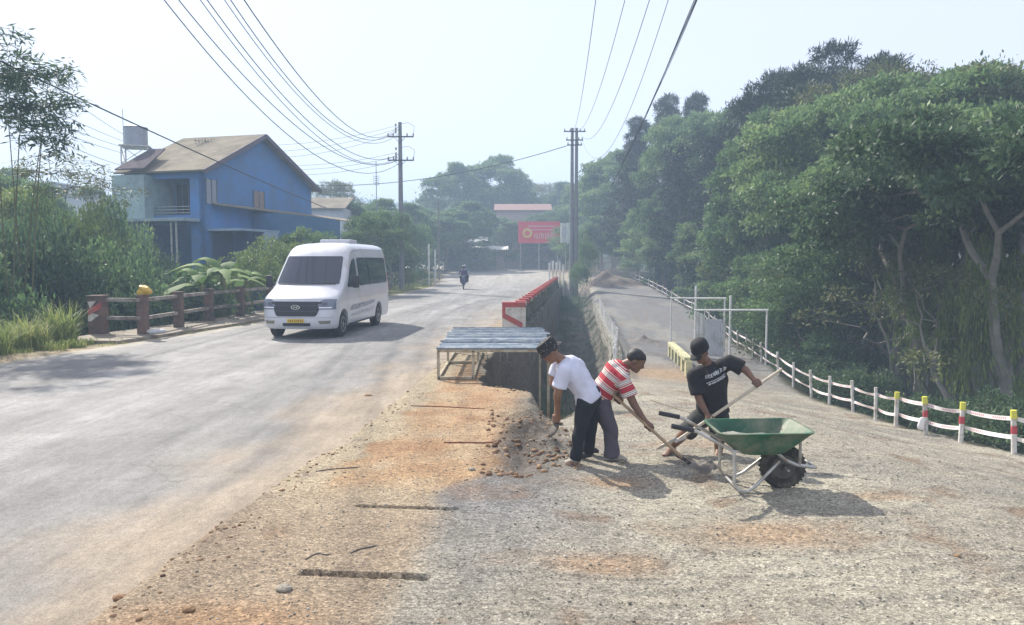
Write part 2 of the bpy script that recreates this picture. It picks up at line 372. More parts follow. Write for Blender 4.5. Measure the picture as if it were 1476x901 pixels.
def ground_material(name, attr=True, road=False):
    m, nt, b = new_mat(name); L = nt.links.new
    at_ = N(nt, 'ShaderNodeAttribute'); at_.attribute_name = 'zone'; base = at_.outputs['Color']
    tc = N(nt, 'ShaderNodeTexCoord')
    def nz(sc, det=6, ro=.6, stretch=None):
        n = N(nt, 'ShaderNodeTexNoise', Scale=sc, Detail=float(det), Roughness=ro)
        if stretch:
            mp = N(nt, 'ShaderNodeMapping'); mp.inputs['Scale'].default_value = stretch; mp.inputs['Rotation'].default_value = (0, 0, R(6)); L(tc.outputs['Object'], mp.inputs[0]); L(mp.outputs[0], n.inputs['Vector'])
        else: L(tc.outputs['Object'], n.inputs['Vector'])
        return n.outputs[0]
    def vo(sc, feat='F1'):
        n = N(nt, 'ShaderNodeTexVoronoi', Scale=sc); n.feature = feat; L(tc.outputs['Object'], n.inputs['Vector']); return n
    if road:
        sp = ramp(nt, [(.32, .5), (.5, .98), (.68, 1.45)]); L(nz(75, 5, .8), sp.inputs[0])
        st = ramp(nt, [(.3, .76), (.7, 1.18)]); L(nz(1.1, 6, .65, (2.2, .16, 1)), st.inputs[0])
        bl = ramp(nt, [(.35, .8), (.65, 1.12)]); L(nz(.9, 6, .7), bl.inputs[0])
        v = vo(95); dk = ramp(nt, [(0, .55), (.14, 1)]); L(v.outputs['Distance'], dk.inputs[0])
        c = mixc(nt, 1, base, sp.outputs[0], 'MULTIPLY'); c = mixc(nt, 1, c, st.outputs[0], 'MULTIPLY'); c = mixc(nt, 1, c, bl.outputs[0], 'MULTIPLY'); c = mixc(nt, .6, c, dk.outputs[0], 'MULTIPLY')
        g1_ = ramp(nt, [(.32, .45), (.45, .93), (.55, 1.05), (.68, 1.5)]); L(nz(14, 10, .9), g1_.inputs[0]); c = mixc(nt, .95, c, g1_.outputs[0], 'MULTIPLY')
        g2_ = ramp(nt, [(.36, .74), (.52, 1.0), (.7, 1.14)]); L(nz(3.6, 8, .8, (1.0, .35, 1)), g2_.inputs[0]); c = mixc(nt, .9, c, g2_.outputs[0], 'MULTIPLY')
        vd = vo(.75, 'DISTANCE_TO_EDGE'); mpv = N(nt, 'ShaderNodeMapping'); nw = N(nt, 'ShaderNodeTexNoise', Scale=1.6, Detail=6.0, Roughness=.7); L(tc.outputs['Object'], nw.inputs['Vector'])
        vm = N(nt, 'ShaderNodeVectorMath', operation='MULTIPLY_ADD'); L(nw.outputs[1], vm.inputs[0]); vm.inputs[1].default_value = (.9, .9, 0); L(tc.outputs['Object'], vm.inputs[2]); L(vm.outputs[0], vd.inputs['Vector'])
        ck = ramp(nt, [(0, .35), (.010, .62), (.02, 1)]); L(vd.outputs['Distance'], ck.inputs[0]); cm = ramp(nt, [(.55, 0), (.65, .55)]); L(nz(.35, 3, .5), cm.inputs[0]); c = mixc(nt, cm.outputs[0], c, mixc(nt, 1, c, ck.outputs[0], 'MULTIPLY'))
        hs = [(nz(120, 5, .8), .004, .5), (nz(20, 8, .8), .012, .45)]
        b.inputs['Roughness'].default_value = .78; b.inputs['Specular IOR Level'].default_value = .35
    else:
        v = vo(64); cellv = ramp(nt, [(0, .42), (.3, .8), (.7, 1.1), (1, 1.6)])
        sep = N(nt, 'ShaderNodeSeparateColor'); L(v.outputs['Color'], sep.inputs[0]); L(sep.outputs[0], cellv.inputs[0])
        v2 = vo(110); cell2 = ramp(nt, [(0, .7), (.6, 1.0), (1, 1.35)])
        sep2 = N(nt, 'ShaderNodeSeparateColor'); L(v2.outputs['Color'], sep2.inputs[0]); L(sep2.outputs[1], cell2.inputs[0])
        big = ramp(nt, [(.3, .82), (.5, .98), (.72, 1.15)]); L(nz(2.6, 9, .72), big.inputs[0])
        fine = ramp(nt, [(.34, .62), (.5, .98), (.66, 1.3)]); L(nz(22, 10, .82, (.55, 1.6, 1)), fine.inputs[0])
        c = mixc(nt, .75, base, cellv.outputs[0], 'MULTIPLY'); c = mixc(nt, .8, c, cell2.outputs[0], 'MULTIPLY')  # stone tones, their contrast raised to stand in for bump-lit relief
        c = mixc(nt, 1, c, big.outputs[0], 'MULTIPLY'); c = mixc(nt, .9, c, fine.outputs[0], 'MULTIPLY')
        hs = [(v.outputs['Distance'], .008, .55), (nz(34, 8, .75), .014, .7), (nz(7, 7, .7, (.45, 2.2, 1)), .035, .45)]
        b.inputs['Roughness'].default_value = .92; b.inputs['Specular IOR Level'].default_value = .2
    L(c, b.inputs['Base Color'])
    prev = None
    for h, d, s in hs:
        bp = N(nt, 'ShaderNodeBump', Strength=s, Distance=d); L(h, bp.inputs['Height'])
        if prev: L(prev, bp.inputs['Normal'])
        prev = bp.outputs[0]
    L(prev, b.inputs['Normal'])
    return m
def set_zone(o, cols):
    a = o.data.color_attributes.new('zone', 'FLOAT_COLOR', 'POINT')
    a.data.foreach_set('color', np.concatenate([cols, np.ones((len(cols), 1))], 1).astype(np.float32).ravel())
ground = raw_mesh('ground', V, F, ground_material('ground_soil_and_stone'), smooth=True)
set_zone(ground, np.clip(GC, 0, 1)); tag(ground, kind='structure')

# road sheet
ry = axis([(-20, 3, 1.5), (3, 12, .07), (12, 30, .2), (30, 80, .8), (80, 126, 1.0)])
nt_ = 110
rows = []; cols = []
for y in ry:
    a = float(road_left(y)) + .12 * float(fbm(np.array(y * .9), np.array(1.), 50, 4)); b_ = float(road_right(y)) + .07 * float(fbm(np.array(y * 1.7), np.array(3.), 5, 3)) + .03
    t = np.linspace(0, 1, nt_); t = 1 - (1 - t) ** 1.35
    x = a + (b_ - a) * t; yy = np.full_like(x, y)
    z = road_z(yy) + .004 + .012 * fbm(x * .35, yy * .25, 51, 2) * sst(0, .6, b_ - x)
    rows.append(np.stack([x, yy, z], 1))
    n2 = fbm(x * 1.6, yy * .9, 52, 4); n1 = fbm(x * .5, yy * .15, 53, 4)
    c = np.zeros((nt_, 3)) + np.array((.205, .203, .198))
    c = lerp(c, (.27, .267, .26), sst(.0, .5, n1))
    track = np.exp(-((t - .62) / .07) ** 2) + np.exp(-((t - .40) / .07) ** 2)
    c = lerp(c, (.33, .325, .315), np.clip(track * .6, 0, 1))
    dr = sst(1.7, .0, (b_ - x) + .9 * n2) * (1 - .5 * sst(14, 30, yy))
    c = lerp(c, (.33, .265, .19), dr * .9)
    dl = sst(.7, .0, (x - a) + .35 * n2)
    c = lerp(c, (.36, .32, .25), dl * .8)
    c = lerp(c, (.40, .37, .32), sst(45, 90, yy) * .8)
    cols.append(c)
RV = np.concatenate(rows); RC = np.concatenate(cols)
idx = np.arange(len(RV)).reshape(len(ry), nt_)
RF = np.stack([idx[:-1, :-1].ravel(), idx[:-1, 1:].ravel(), idx[1:, 1:].ravel(), idx[1:, :-1].ravel()], 1)
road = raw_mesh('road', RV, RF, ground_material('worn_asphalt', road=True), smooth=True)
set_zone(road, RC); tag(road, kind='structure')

# left footway: thin concrete edge beside the bridge rail
m_conc = mat('aged_concrete', (.27, .24, .19), .85, .22, 5, .5, 50, dirt=(.17, .13, .09), dirt_amt=.55)
k = MB()
ys_ = np.arange(18.6, 41, .8)
for a, b_ in zip(ys_[:-1], ys_[1:]):
    x0 = float(road_left(a)) - .12; x1 = float(road_left(b_)) - .12
    k.add([(x0 - 1.75, a, -.4), (x0, a, -.4), (x0, a, .08), (x0 - 1.75, a, .10), (x1 - 1.75, b_, -.4), (x1, b_, -.4), (x1, b_, .08), (x1 - 1.75, b_, .10)],
          [(0, 1, 2, 3), (4, 7, 6, 5), (0, 4, 5, 1), (1, 5, 6, 2), (2, 6, 7, 3), (3, 7, 4, 0)])
tag(k.build('kerb', m_conc), kind='structure')

# scattered loose stones (nobody could count them)
def stones(name, n, area, rmin, rmax, m, seed, cond=None):
    rg = np.random.default_rng(seed)
    ico = bmesh.new(); bmesh.ops.create_icosphere(ico, subdivisions=1, radius=1); bv = np.array([v.co[:] for v in ico.verts]); bf = np.array([[v.index for v in f.verts] for f in ico.faces]); ico.free()
    x = rg.uniform(area[0], area[1], n); y = area[2] + (area[3] - area[2]) * rg.random(n) ** 1.3
    if cond is not None:
        ok = cond(x, y, rg); x = x[ok]; y = y[ok]
    n = len(x); r = rmin + (rmax - rmin) * rg.random(n) ** 3.2
    z = terrain(x, y) + r * .15
    jit = bv[None] * (1 + .35 * (rg.random((n, len(bv), 1)) - .5)) * np.stack([rg.uniform(.7, 1.3, n), rg.uniform(.7, 1.2, n), rg.uniform(.4, .8, n)], 1)[:, None]
    a = rg.uniform(0, 6.28, n); ca, sa = np.cos(a)[:, None], np.sin(a)[:, None]
    q = jit.copy(); q[..., 0] = jit[..., 0] * ca - jit[..., 1] * sa; q[..., 1] = jit[..., 0] * sa + jit[..., 1] * ca
    q = q * r[:, None, None] + np.stack([x, y, z], 1)[:, None]
    f = bf[None] + (np.arange(n) * len(bv))[:, None, None]
    return raw_mesh(name, q.reshape(-1, 3), f.reshape(-1, 3), m)
def stone_mat(name, cols):
    m, nt, b = new_mat(name); g = N(nt, 'ShaderNodeNewGeometry'); rp = ramp(nt, cols); nt.links.new(g.outputs['Random Per Island'], rp.inputs[0])
    nt.links.new(rp.outputs[0], b.inputs['Base Color']); b.inputs['Roughness'].default_value = .9; b.inputs['Specular IOR Level'].default_value = .2; return m
m_st = stone_mat('loose_stone', [(0, (.13, .12, .10)), (.4, (.27, .25, .20)), (.8, (.36, .33, .27)), (1, (.5, .47, .42))])
m_so = stone_mat('loose_soil', [(0, (.10, .06, .04)), (.5, (.26, .16, .09)), (1, (.36, .25, .16))])
def c1(x, y, rg): return (x > road_right(y) + .3 + .5 * rg.random(len(x))) & (x < fence_x(y)) & ((gully(y) < .1) | (x > by_left(y)))
g1 = stones('gravel', 30000, (-3.6, 8.4, 3.2, 17), .003, .013, m_st, 3, c1); tag(g1, kind='stuff')
def c2(x, y, rg): return (np.abs(x - road_right(y)) < .6 * rg.random(len(x)) ** 1.5) & (fbm(x * 1.3, y * 1.3, 90, 2) > -.1) 
g2 = stones('dirt_crumbs', 26000, (-5, .6, 3.2, 22), .003, .022, m_so, 4, c2); tag(g2, kind='stuff')
def c3(x, y, rg): return (fbm(x*2, y*2, 91, 2) > 0)
g3 = stones('dug_rubble', 1500, (-.3, .9, 7.0, 12.2), .005, .042, m_so, 5, c3); tag(g3, kind='stuff')
# ================================================================ VEGETATION
G_A = leaf_mat('leaf_broad', [(0.051, 0.115, 0.041), (0.102, 0.203, 0.061), (0.175, 0.284, 0.081), (0.292, 0.365, 0.108)], .42)
G_B = leaf_mat('leaf_dark', [(0.036, 0.081, 0.035), (0.073, 0.142, 0.054), (0.131, 0.203, 0.074)], .38)
G_Y = leaf_mat('leaf_light', [(0.084, 0.143, 0.026), (0.168, 0.247, 0.039), (0.281, 0.338, 0.065)], .35)
G_O = leaf_mat('leaf_olive', [(0.065, 0.096, 0.030), (0.130, 0.156, 0.048), (0.220, 0.192, 0.072)], .35)
G_G = leaf_mat('grass_blade', [(0.102, 0.162, 0.027), (0.190, 0.270, 0.047), (0.321, 0.378, 0.081), (0.437, 0.365, 0.149)], .4)
G_N = leaf_mat('leaf_banana', [(0.078, 0.160, 0.036), (0.141, 0.246, 0.043), (0.219, 0.319, 0.072)], .35, .65, .15)
G_P = leaf_mat('leaf_needle', [(.014, .034, .018), (.028, .06, .026), (.045, .08, .03)], .12)
BARK = mat('bark', (.19, .165, .14), .9, .3, 3, .7, 30, bdist=.03)
BARKP = mat('bark_pale', (.24, .22, .19), .9, .25, 3, .6, 30, bdist=.02)
STEM = mat('stem', (.12, .11, .05), .8, .25, 8, .2, 40)

def leaf_quads(P, D_, U, L, W, fold=0.0):
    """diamond leaves: base P, direction D_, side vector U, length L, width W"""
    L = L[:, None]; W = W[:, None]
    a = P; b = P + D_ * L * .45 + U * W * .5; c = P + D_ * L; d = P + D_ * L * .45 - U * W * .5
    V = np.stack([a, b, c, d], 1).reshape(-1, 3); n = len(P)
    return V, (np.arange(n * 4).reshape(n, 4))
def unit(v): return v / (np.linalg.norm(v, axis=-1, keepdims=True) + 1e-9)
def lobe_leaves(rg, cen, rad, n, L0, W0, droop=.3, squash=.75):
    """leaves spread over the shell of lumpy lobes; cen (k,3), rad (k,)"""
    k = len(cen); wts = rad ** 2; wts = wts / wts.sum()
    i = rg.choice(k, n, p=wts)
    d = unit(rg.normal(size=(n, 3))); d[:, 2] = np.where(rg.random(n) < .65, np.abs(d[:, 2]), d[:, 2])
    lump = 1 + .22 * np.sin(d[:, 0] * 5 + i) * np.cos(d[:, 1] * 6 + 2 * i) + .15 * np.sin(d[:, 2] * 9 + i * 1.7)
    r = rad[i] * lump * (.55 + .45 * rg.random(n) ** .45) * (1 + .12 * rg.normal(size=n) * (rg.random(n) < .25))
    P = cen[i] + d * r[:, None] * np.array([1, 1, squash])
    D_ = unit(d * .8 + rg.normal(size=(n, 3)) * .7 + np.array([0, 0, -droop]))
    U = unit(np.cross(D_, rg.normal(size=(n, 3)) * .8 + np.array([0, 0, 1.])))
    return P, D_, U, L0 * rg.uniform(.6, 1.3, n), W0 * rg.uniform(.6, 1.3, n)
def limbs(mb, base, targets, r0, rg, fork=.35, wob=.35, n=6):
    """a trunk that forks towards the lobes it carries"""
    base = Vector(base); top = sum((Vector(t) for t in targets), Vector()) / len(targets)
    f = base.lerp(top, fork) + Vector((rg.normal() * .15, rg.normal() * .15, 0))
    mb.tube([base - Vector((0, 0, .3)), base.lerp(f, .5) + Vector((rg.normal() * .1, rg.normal() * .1, 0)), f], [r0 * 1.25, r0, r0 * .82], 9)
    def rec(p, tg, r, depth):
        if len(tg) == 1 or depth > 4:
            for t in tg:
                t = Vector(t); m1 = p.lerp(t, .4) + Vector((rg.normal(), rg.normal(), abs(rg.normal()))) * wob * .5
                mb.tube([p, m1, t], [r, r * .6, r * .15], n)
            return
        ax = int(np.argmax(np.ptp(np.array([t[:] for t in tg]), axis=0))); tg = sorted(tg, key=lambda t: t[ax]); h = len(tg) // 2
        for part in (tg[:h], tg[h:]):
            c = sum((Vector(t) for t in part), Vector()) / len(part)
            q = p.lerp(c, .5) + Vector((rg.normal(), rg.normal(), rg.normal() * .4)) * wob * .5
            rr = r * (.5 + .3 * len(part) / len(tg)); mid = p.lerp(q, .5) + Vector((rg.normal(), rg.normal(), 0)) * wob * .2
            mb.tube([p, mid, q], [r * .95, (r + rr) / 2, rr], n); rec(q, part, rr, depth + 1)
    rec(f, [Vector(t) for t in targets], r0 * .8, 0)
class TreeKind: pass
def tree_kind(name, seed, lobes, n, L0, W0, lm, trunk_r=.18, bark=BARK, droop=.3, squash=.75, fork=.35):
    rg = np.random.default_rng(seed); lobes = np.array(lobes, float)
    P, D_, U, L, W = lobe_leaves(rg, lobes[:, :3], lobes[:, 3], n, L0, W0, droop, squash)
    V, F = leaf_quads(P, D_, U, L, W)
    root = empty(name, (0, 0, 0))
    raw_mesh('crown', V, F, lm, root)
    mb = MB(); limbs(mb, (0, 0, 0), [l[:3] for l in lobes if l[3] > .1], trunk_r, rg, fork)
    mb.build('trunk', bark, root, smooth=True, fixn=False)
    root['used'] = 0
    return root
def put_tree(kind, loc, s=1.0, rz=0.0, label='', cat='tree', group=None, sz=None, name=None):
    if kind['used'] == 0: o = kind; kind['used'] = 1
    else:
        o = kind.copy(); COL.objects.link(o)
        for ch in kind.children: c = ch.copy(); COL.objects.link(c); c.parent = o
    o.location = loc; o.rotation_euler = (0, 0, rz); o.scale = (s, s, sz or s)
    return tag(o, label, cat, group)
def dome_lobes(seed, H, Rr, n, rl=(1.0, 1.7), base=.42, flat=.8, low=.24):
    rg = np.random.default_rng(seed); out = []
    for i in range(n):
        a = i * 2.4 + rg.normal() * .3; q = math.sqrt((i + .5) / n)
        rr = Rr * q; top = H * (base + (1 - base) * math.sqrt(max(0, 1 - (q * flat) ** 2)))
        z = top - rl[0] * .6 - rg.random() * H * .12 - (rg.random() < .4) * rg.random() * H * low
        out.append((rr * math.cos(a), rr * math.sin(a), z, rg.uniform(*rl)))
    return out
T = {}
T['b1'] = tree_kind('broadleaf_tree', 11, dome_lobes(1, 10.5, 3.7, 34, (.6, 1.25), base=.55, low=.22), 44000, .19, .085, G_A, .2, BARKP, .2, .5)
T['b2'] = tree_kind('broadleaf_tree', 12, dome_lobes(2, 11.5, 3.4, 30, (.6, 1.3), .5, low=.24), 40000, .18, .085, G_A, .17, BARKP, .25, .55)
T['b3'] = tree_kind('broadleaf_tree', 13, dome_lobes(3, 9.0, 4.0, 36, (.55, 1.15), .6, .7, .16), 42000, .18, .085, G_B, .2, BARKP, .2, .45)
T['lt'] = tree_kind('broadleaf_tree', 14, dome_lobes(4, 8.5, 2.6, 10, (.8, 1.3), .4), 20000, .18, .08, G_Y, .13, BARKP)
T['ol'] = tree_kind('broadleaf_tree', 15, dome_lobes(5, 10.0, 3.4, 14, (.8, 1.4), .4, .75), 24000, .13, .06, G_O, .16)
T['full'] = tree_kind('broadleaf_tree', 23, dome_lobes(14, 9.0, 3.0, 40, (.5, 1.15), .3, .85, .45), 40000, .19, .09, G_A, .18, BARK, .3, .6, .3)
T['pine'] = tree_kind('pine_tree', 16, dome_lobes(6, 13.5, 3.6, 20, (.8, 1.3), .55, .85), 46000, .26, .05, G_P, .24, BARK, .0, .8, .6)
con = []
for i in range(26):
    h = 4.0 + i * .37; r = max(.25, (14 - h) * .24) * (0.7 + .6 * ((i * 37) % 10) / 10); a = i * 2.4
    con.append((r * math.cos(a), r * math.sin(a), h, .75 + .25 * ((i * 7) % 5) / 5 * (14 - h) / 8))
T['con'] = tree_kind('conifer_tree', 17, con, 30000, .30, .05, G_P, .2, BARK, .1, .55, .5)
T['dead'] = tree_kind('bare_tree', 18, dome_lobes(8, 7.5, 2.6, 11, (.5, .8), .4), 2600, .14, .06, G_O, .115, BARKP)
T['bush'] = tree_kind('bush', 19, dome_lobes(9, 2.4, 1.5, 9, (.5, .8), .3), 9000, .12, .055, G_A, .05, STEM, .2, .8, .2)
T['bush2'] = tree_kind('bush', 20, dome_lobes(10, 2.0, 1.6, 8, (.45, .75), .3), 8000, .11, .045, G_Y, .05, STEM, .4, .8, .2)
T['bush3'] = tree_kind('bush', 22, dome_lobes(12, 2.6, 1.5, 9, (.5, .8), .3), 9000, .12, .06, G_B, .05, STEM, .2, .8, .2)
T['small'] = tree_kind('small_tree', 21, dome_lobes(11, 5.2, 1.9, 10, (.6, 1.0), .35), 20000, .13, .06, G_A, .08, BARK, .3)

def by_px(px, top, Y, H, kind, rz, label, gr=None, cat='tree', ws=None, z=None):
    """stand a tree of kind (own height H) so that it is as tall as it looks"""
    p = at(px, top, Y); g = gz(p.x, Y) if z is None else z
    s = (p.z - g) / H
    if gr == 'trees beyond the tape fence': p.x = max(p.x, float(fence_x(Y)) + (4.4 if Y < 38 else 3.2 if Y < 56 else 1.8) * (ws or s) * (.55 if kind in ('small', 'dead') else 1)); g = gz(p.x, Y)
    return put_tree(T[kind], (p.x, Y, g - .05), (ws or s), rz, label, cat, gr, s)
RT = 'trees beyond the tape fence'
right = [ (1300, 330, 23, 7.5, 'dead', 2.6, 'second pale bare stemmed tree, in the dark between the fence posts and the pine', .9), (1110, 340, 31, 7.5, 'dead', .7, 'bare pale stems standing just behind the wider pipe frame', .8), (1225, 320, 29, 7.5, 'dead', 4.1, 'slender bare tree in the dark understorey past the fence bend', .8),
 # px, top, Y, H, kind, rz, label, width scale
 (1462, 130, 19, 9.0, 'b3', .2, 'broad dark tree beyond the nearest posts of the tape fence', 1.0),
 (1408, 345, 19.5, 7.6, 'dead', 1.0, 'pale grey forked bare tree standing in the shade beyond the red and white fence posts', 1.0),
 (1385, 150, 25, 10.5, 'b1', 2.0, 'wide leafy tree spreading above the pale forked bare tree', 1.15),
 (1480, 78, 29, 10.0, 'ol', .4, 'tall olive tree with bare twigs showing on top at the end of the tree row', 1.15),
 (1425, 86, 33, 11.5, 'b2', 4.0, 'tall rounded green tree just inward of the twiggy olive tree', 1.2),
 (1345, 88, 31, 10.5, 'b1', 5.0, 'large green tree with thinning brownish upper crown', 1.15),
 (1310, 215, 22, 9.0, 'b3', 3.1, 'dark low spreading tree over the mid part of the tape fence', .95),
 (1265, 92, 36, 10.0, 'ol', 1.7, 'olive green tree beside the tall round pine', 1.2),
 (1212, 64, 40, 13.5, 'pine', .3, 'tall dark round topped pine, highest of the tree row', 1.12),
 (1150, 74, 43, 13.5, 'pine', 2.3, 'slightly lower dark pine leaning against the highest pine', .9),
 (1222, 175, 27, 11.5, 'b2', 1.2, 'broadleaf tree in front of the highest pine', 1.05),
 (1140, 122, 34, 10.5, 'b1', .9, 'bright topped leafy tree behind the white pipe frames', 1.15),
 (1170, 300, 25, 8.5, 'dead', .1, 'thin bare stemmed tree directly beyond the bend of the tape fence', 1.5),
 (1082, 122, 40, 9.0, 'full', 2.9, 'rounded green tree behind the corrugated sheet', 1.15),
 (1075, 250, 29, 8.5, 'lt', 1.4, 'slim pale stemmed tree rising behind the white pipe frames', .9),
 (1035, 142, 46, 13.8, 'con', .4, 'dark pointed conifer with a ragged tip amid the green trees', .95),
 (1020, 170, 41, 9.0, 'full', 3.6, 'full green tree in front of the ragged conifer', 1.0),
 (968, 138, 54, 13.8, 'con', 1.5, 'tall dark conifer with layered boughs facing the sky gap', 1.0),
 (925, 165, 60, 13.8, 'con', 3.0, 'dark conifer at the open end of the tree row near the wires', 1.0),
 (985, 200, 45, 9.0, 'full', 2.2, 'light green tree at the edge of the lower road', 1.2),
 (940, 250, 54, 9.0, 'full', .5, 'dark rounded tree above the open shed', 1.0),
 (950, 300, 44, 8.5, 'lt', 4.4, 'yellowish green tree beside the open shed', .75),
 (905, 258, 64, 9.0, 'full', 2.7, 'mid green tree where the black cable bundle comes down', .75),
 (872, 268, 72, 9.0, 'full', 3.3, 'pale green tree behind the end of the tape fence', .95),
 (848, 300, 66, 5.2, 'small', 2.0, 'small hazy tree beside the twin poles', 1.6),
]
for px, top, Y_, H, kd, rz, lb, ws in right: by_px(px, top, Y_, H, kd, rz, lb, RT, ws=ws)
# second and third rows, hazier
back = [(1490, 110, 40, 'b1'), (1400, 100, 44, 'b2'), (1330, 96, 48, 'b3'), (1180, 110, 54, 'b1'), (1100, 128, 56, 'b3'), (1050, 150, 60, 'b2'), (1000, 160, 66, 'b1'), (1290, 120, 44, 'b2'), (1240, 110, 50, 'b1'), (1440, 200, 36, 'b1'), (950, 200, 78, 'b2'), (1560, 80, 30, 'b2'), (1600, 120, 22, 'b1')]
where = ['behind the twiggy olive tree', 'behind the tall rounded green tree', 'behind the thinning brownish crown', 'behind the lower dark pine', 'behind the bright topped leafy tree', 'behind the ragged conifer', 'behind the tall layered conifer', 'between the pine and the brownish crown', 'just behind the highest pine', 'in the gap over the pale forked bare tree', 'in the haze behind the sky gap conifer', 'at the very edge of the picture behind the olive tree', 'at the very edge of the picture near the fence']
for i, (px, top, Y_, kd) in enumerate(back):
    by_px(px, top, Y_, {'b1': 10.5, 'b2': 11.5, 'b3': 9.0}[kd], kd, i * 1.3, 'green broadleaf tree ' + where[i], 'second row of trees beyond the fence', ws=1.15)
# understorey bushes beyond the fence
ub = [(1455, 545, 14.5, 'bush3', 'dark bush in the shade near the end fence post'), (1330, 560, 17, 'bush3', 'green bush over the fence posts with yellow caps'), (1340, 345, 22, 'bush2', 'yellow green sunlit bush among the dark trees'),
      (1425, 372, 19.5, 'bush2', 'pale yellow leaf clump beside the forked tree'), (1190, 480, 21, 'bush3', 'low dark bush by the bend of the fence'),
      (1150, 440, 24, 'bush3', 'dark bush beside the tall frame post'), (1125, 330, 26, 'small', 'leafy sapling behind the right frame post'), (1085, 400, 27, 'bush', 'bush seen through the wider pipe frame'), (1050, 370, 32, 'bush3', 'dark bush between the two pipe frames'), (1020, 380, 36, 'bush3', 'dark bush above the white corrugated sheet'), (985, 375, 42, 'bush', 'hazy bush beside the far tape fence'),
      (960, 350, 50, 'bush3', 'hazy dark bush next to the open shed'), (1100, 300, 33, 'small', 'leafy understorey tree behind the pipe frames'), (1190, 330, 28, 'small', 'understorey tree behind the fence bend'), ]
for i, (px, top, Y_, kd, lb) in enumerate(ub):
    H = {'bush': 2.4, 'bush2': 2.0, 'bush3': 2.6, 'small': 5.2}[kd]
    p = at(px, top, Y_); s = min((p.z - gz(p.x, Y_)) / H, 1.5 if kd not in ('small', 'bush2') else 3.6)
    p.x = max(p.x, float(fence_x(Y_)) + 2.2 * max(.6, min(s, 1.2))); g = gz(p.x, Y_)
    put_tree(T[kd], (p.x, Y_, g - .05), .62 if kd == 'bush2' else max(.6, min(s, 1.2)), i * 1.1, lb, 'bush' if kd != 'small' else 'tree', 'undergrowth beyond the tape fence', s)

# ---- left side
lf = [(40, 300, 27, 'bush', 'bright green bush behind the roadside grass'), (115, 318, 29, 'bush2', 'pale green bush before the white houses'), (150, 318, 30, 'bush', 'green bush beside the lattice tower'), (-15, 290, 22, 'bush3', 'dark green bush at the picture edge behind the grass'),
      (205, 345, 28, 'bush3', 'dusky bush in the ravine before the house front'), (75, 350, 23, 'bush3', 'dark bush low in the ravine'), (145, 370, 24, 'bush', 'dim bush behind the first guardrail post'), (262, 400, 27, 'bush', 'low bush behind the guardrail'), (10, 262, 31, 'lt', 'light green tree under the bamboo stems'), (95, 315, 32, 'small', 'yellowish tree before the low white houses'),
      (165, 305, 34, 'bush', 'slim leafy tree beside the pale wall of the blue house'), (405, 352, 33, 'bush2', 'pale green bush beside the parked frame of the blue house'), (440, 322, 37, 'small', 'light green tree behind the white van roof'), (350, 376, 31, 'bush2', 'green bush behind the banana plants'), (480, 330, 38, 'bush', 'dark bush behind the van'), (515, 335, 42, 'bush3', 'bush behind the rear of the van'),
      (547, 300, 46, 'small', 'leafy tree at the foot of the single pole'), (574, 298, 52, 'small', 'dusky tree directly under the single pole'), (600, 318, 64, 'bush', 'bush behind the person in pink'), (612, 345, 55, 'bush3', 'dark bush by the roadside posts'), (540, 372, 40, 'bush', 'low bush beside the person in pink'), (608, 388, 60, 'bush', 'low green bush next to the person in pink'), (622, 392, 55, 'bush2', 'low sunlit bush at the road bend'), (-40, 380, 20, 'bush', 'low bush at the picture edge'), (230, 395, 25, 'bush3', 'dark scrub under the guardrail')]
for i, (px, top, Y_, kd, lb) in enumerate(lf):
    H = {'bush': 2.4, 'bush2': 2.0, 'bush3': 2.6, 'small': 5.2, 'lt': 8.5}[kd]
    p = at(px, top, Y_); g = gz(p.x, Y_); s = (p.z - g) / H
    sw = max(.5, min(s * .8, 1.15 if 'bush' in kd else 1.0)); p.x = min(p.x, float(road_left(Y_)) - .4 - 1.7 * sw); g = gz(p.x, Y_)
    put_tree(T[kd], (p.x, Y_, g - .05), sw, i * .9, lb, 'bush' if 'bush' in kd else 'tree', 'greenery on the ravine side', s)

# bamboo-like tall stems with drooping sprays, top left
def bamboo(name, base, tips, seed, label, lm, nl=420):
    rg = np.random.default_rng(seed); root = empty(name, base, 0, label, 'tree')
    mb = MB(); Ps = []; 
    for tp in tips:
        tp = Vector(tp) - Vector(base); b0 = Vector((rg.normal() * .3, rg.normal() * .3, -.2))
        mid = b0.lerp(tp, .55) + Vector((-tp.x * .12, 0, tp.z * .12))
        pts = [b0 * (1 - t) ** 2 + mid * 2 * t * (1 - t) + tp * t * t for t in np.linspace(0, 1, 9)]
        mb.tube(pts, [.028 * (1 - .7 * i / 8) for i in range(9)], 5)
        for q in (.9, 1.0):
            c = b0 * (1 - q) ** 2 + mid * 2 * q * (1 - q) + tp * q * q
            for j in range(5):
                e = c + Vector((rg.normal() * .5, rg.normal() * .5, rg.normal() * .12)); mb.tube([c, (c + e) / 2 + Vector((0, 0, .1)), e], [.014, .01, .004], 4)
                Ps.append(np.array(e[:]) + rg.normal(size=(nl // 10, 3)) * np.array([.20, .20, .11]))
    mb.build('stem', STEM, root, fixn=False)
    P = np.concatenate(Ps); n = len(P); D_ = unit(rg.normal(size=(n, 3)) * np.array([1, 1, .35]) + np.array([0, 0, -.35])); U = unit(np.cross(D_, rg.normal(size=(n, 3)) * .5 + np.array([0, 0, 1.])))
    V, F = leaf_quads(P, D_, U, rg.uniform(.16, .34, n), rg.uniform(.035, .06, n)); raw_mesh('foliage', V, F, lm, root)
    return root
b0 = at(30, 400, 21); b0.z = gz(b0.x, 21)
bamboo('feathery_tree', b0, [at(35, 112, 20), at(70, 112, 20.5), at(-12, 60, 19), at(65, 168, 20), at(8, 125, 21), at(-30, 110, 20)], 5, 'tall feathery tree with thin bare stems and drooping leaf sprays at the picture edge', G_B, 760)
b1 = at(70, 400, 27); b1.z = gz(b1.x, 27)
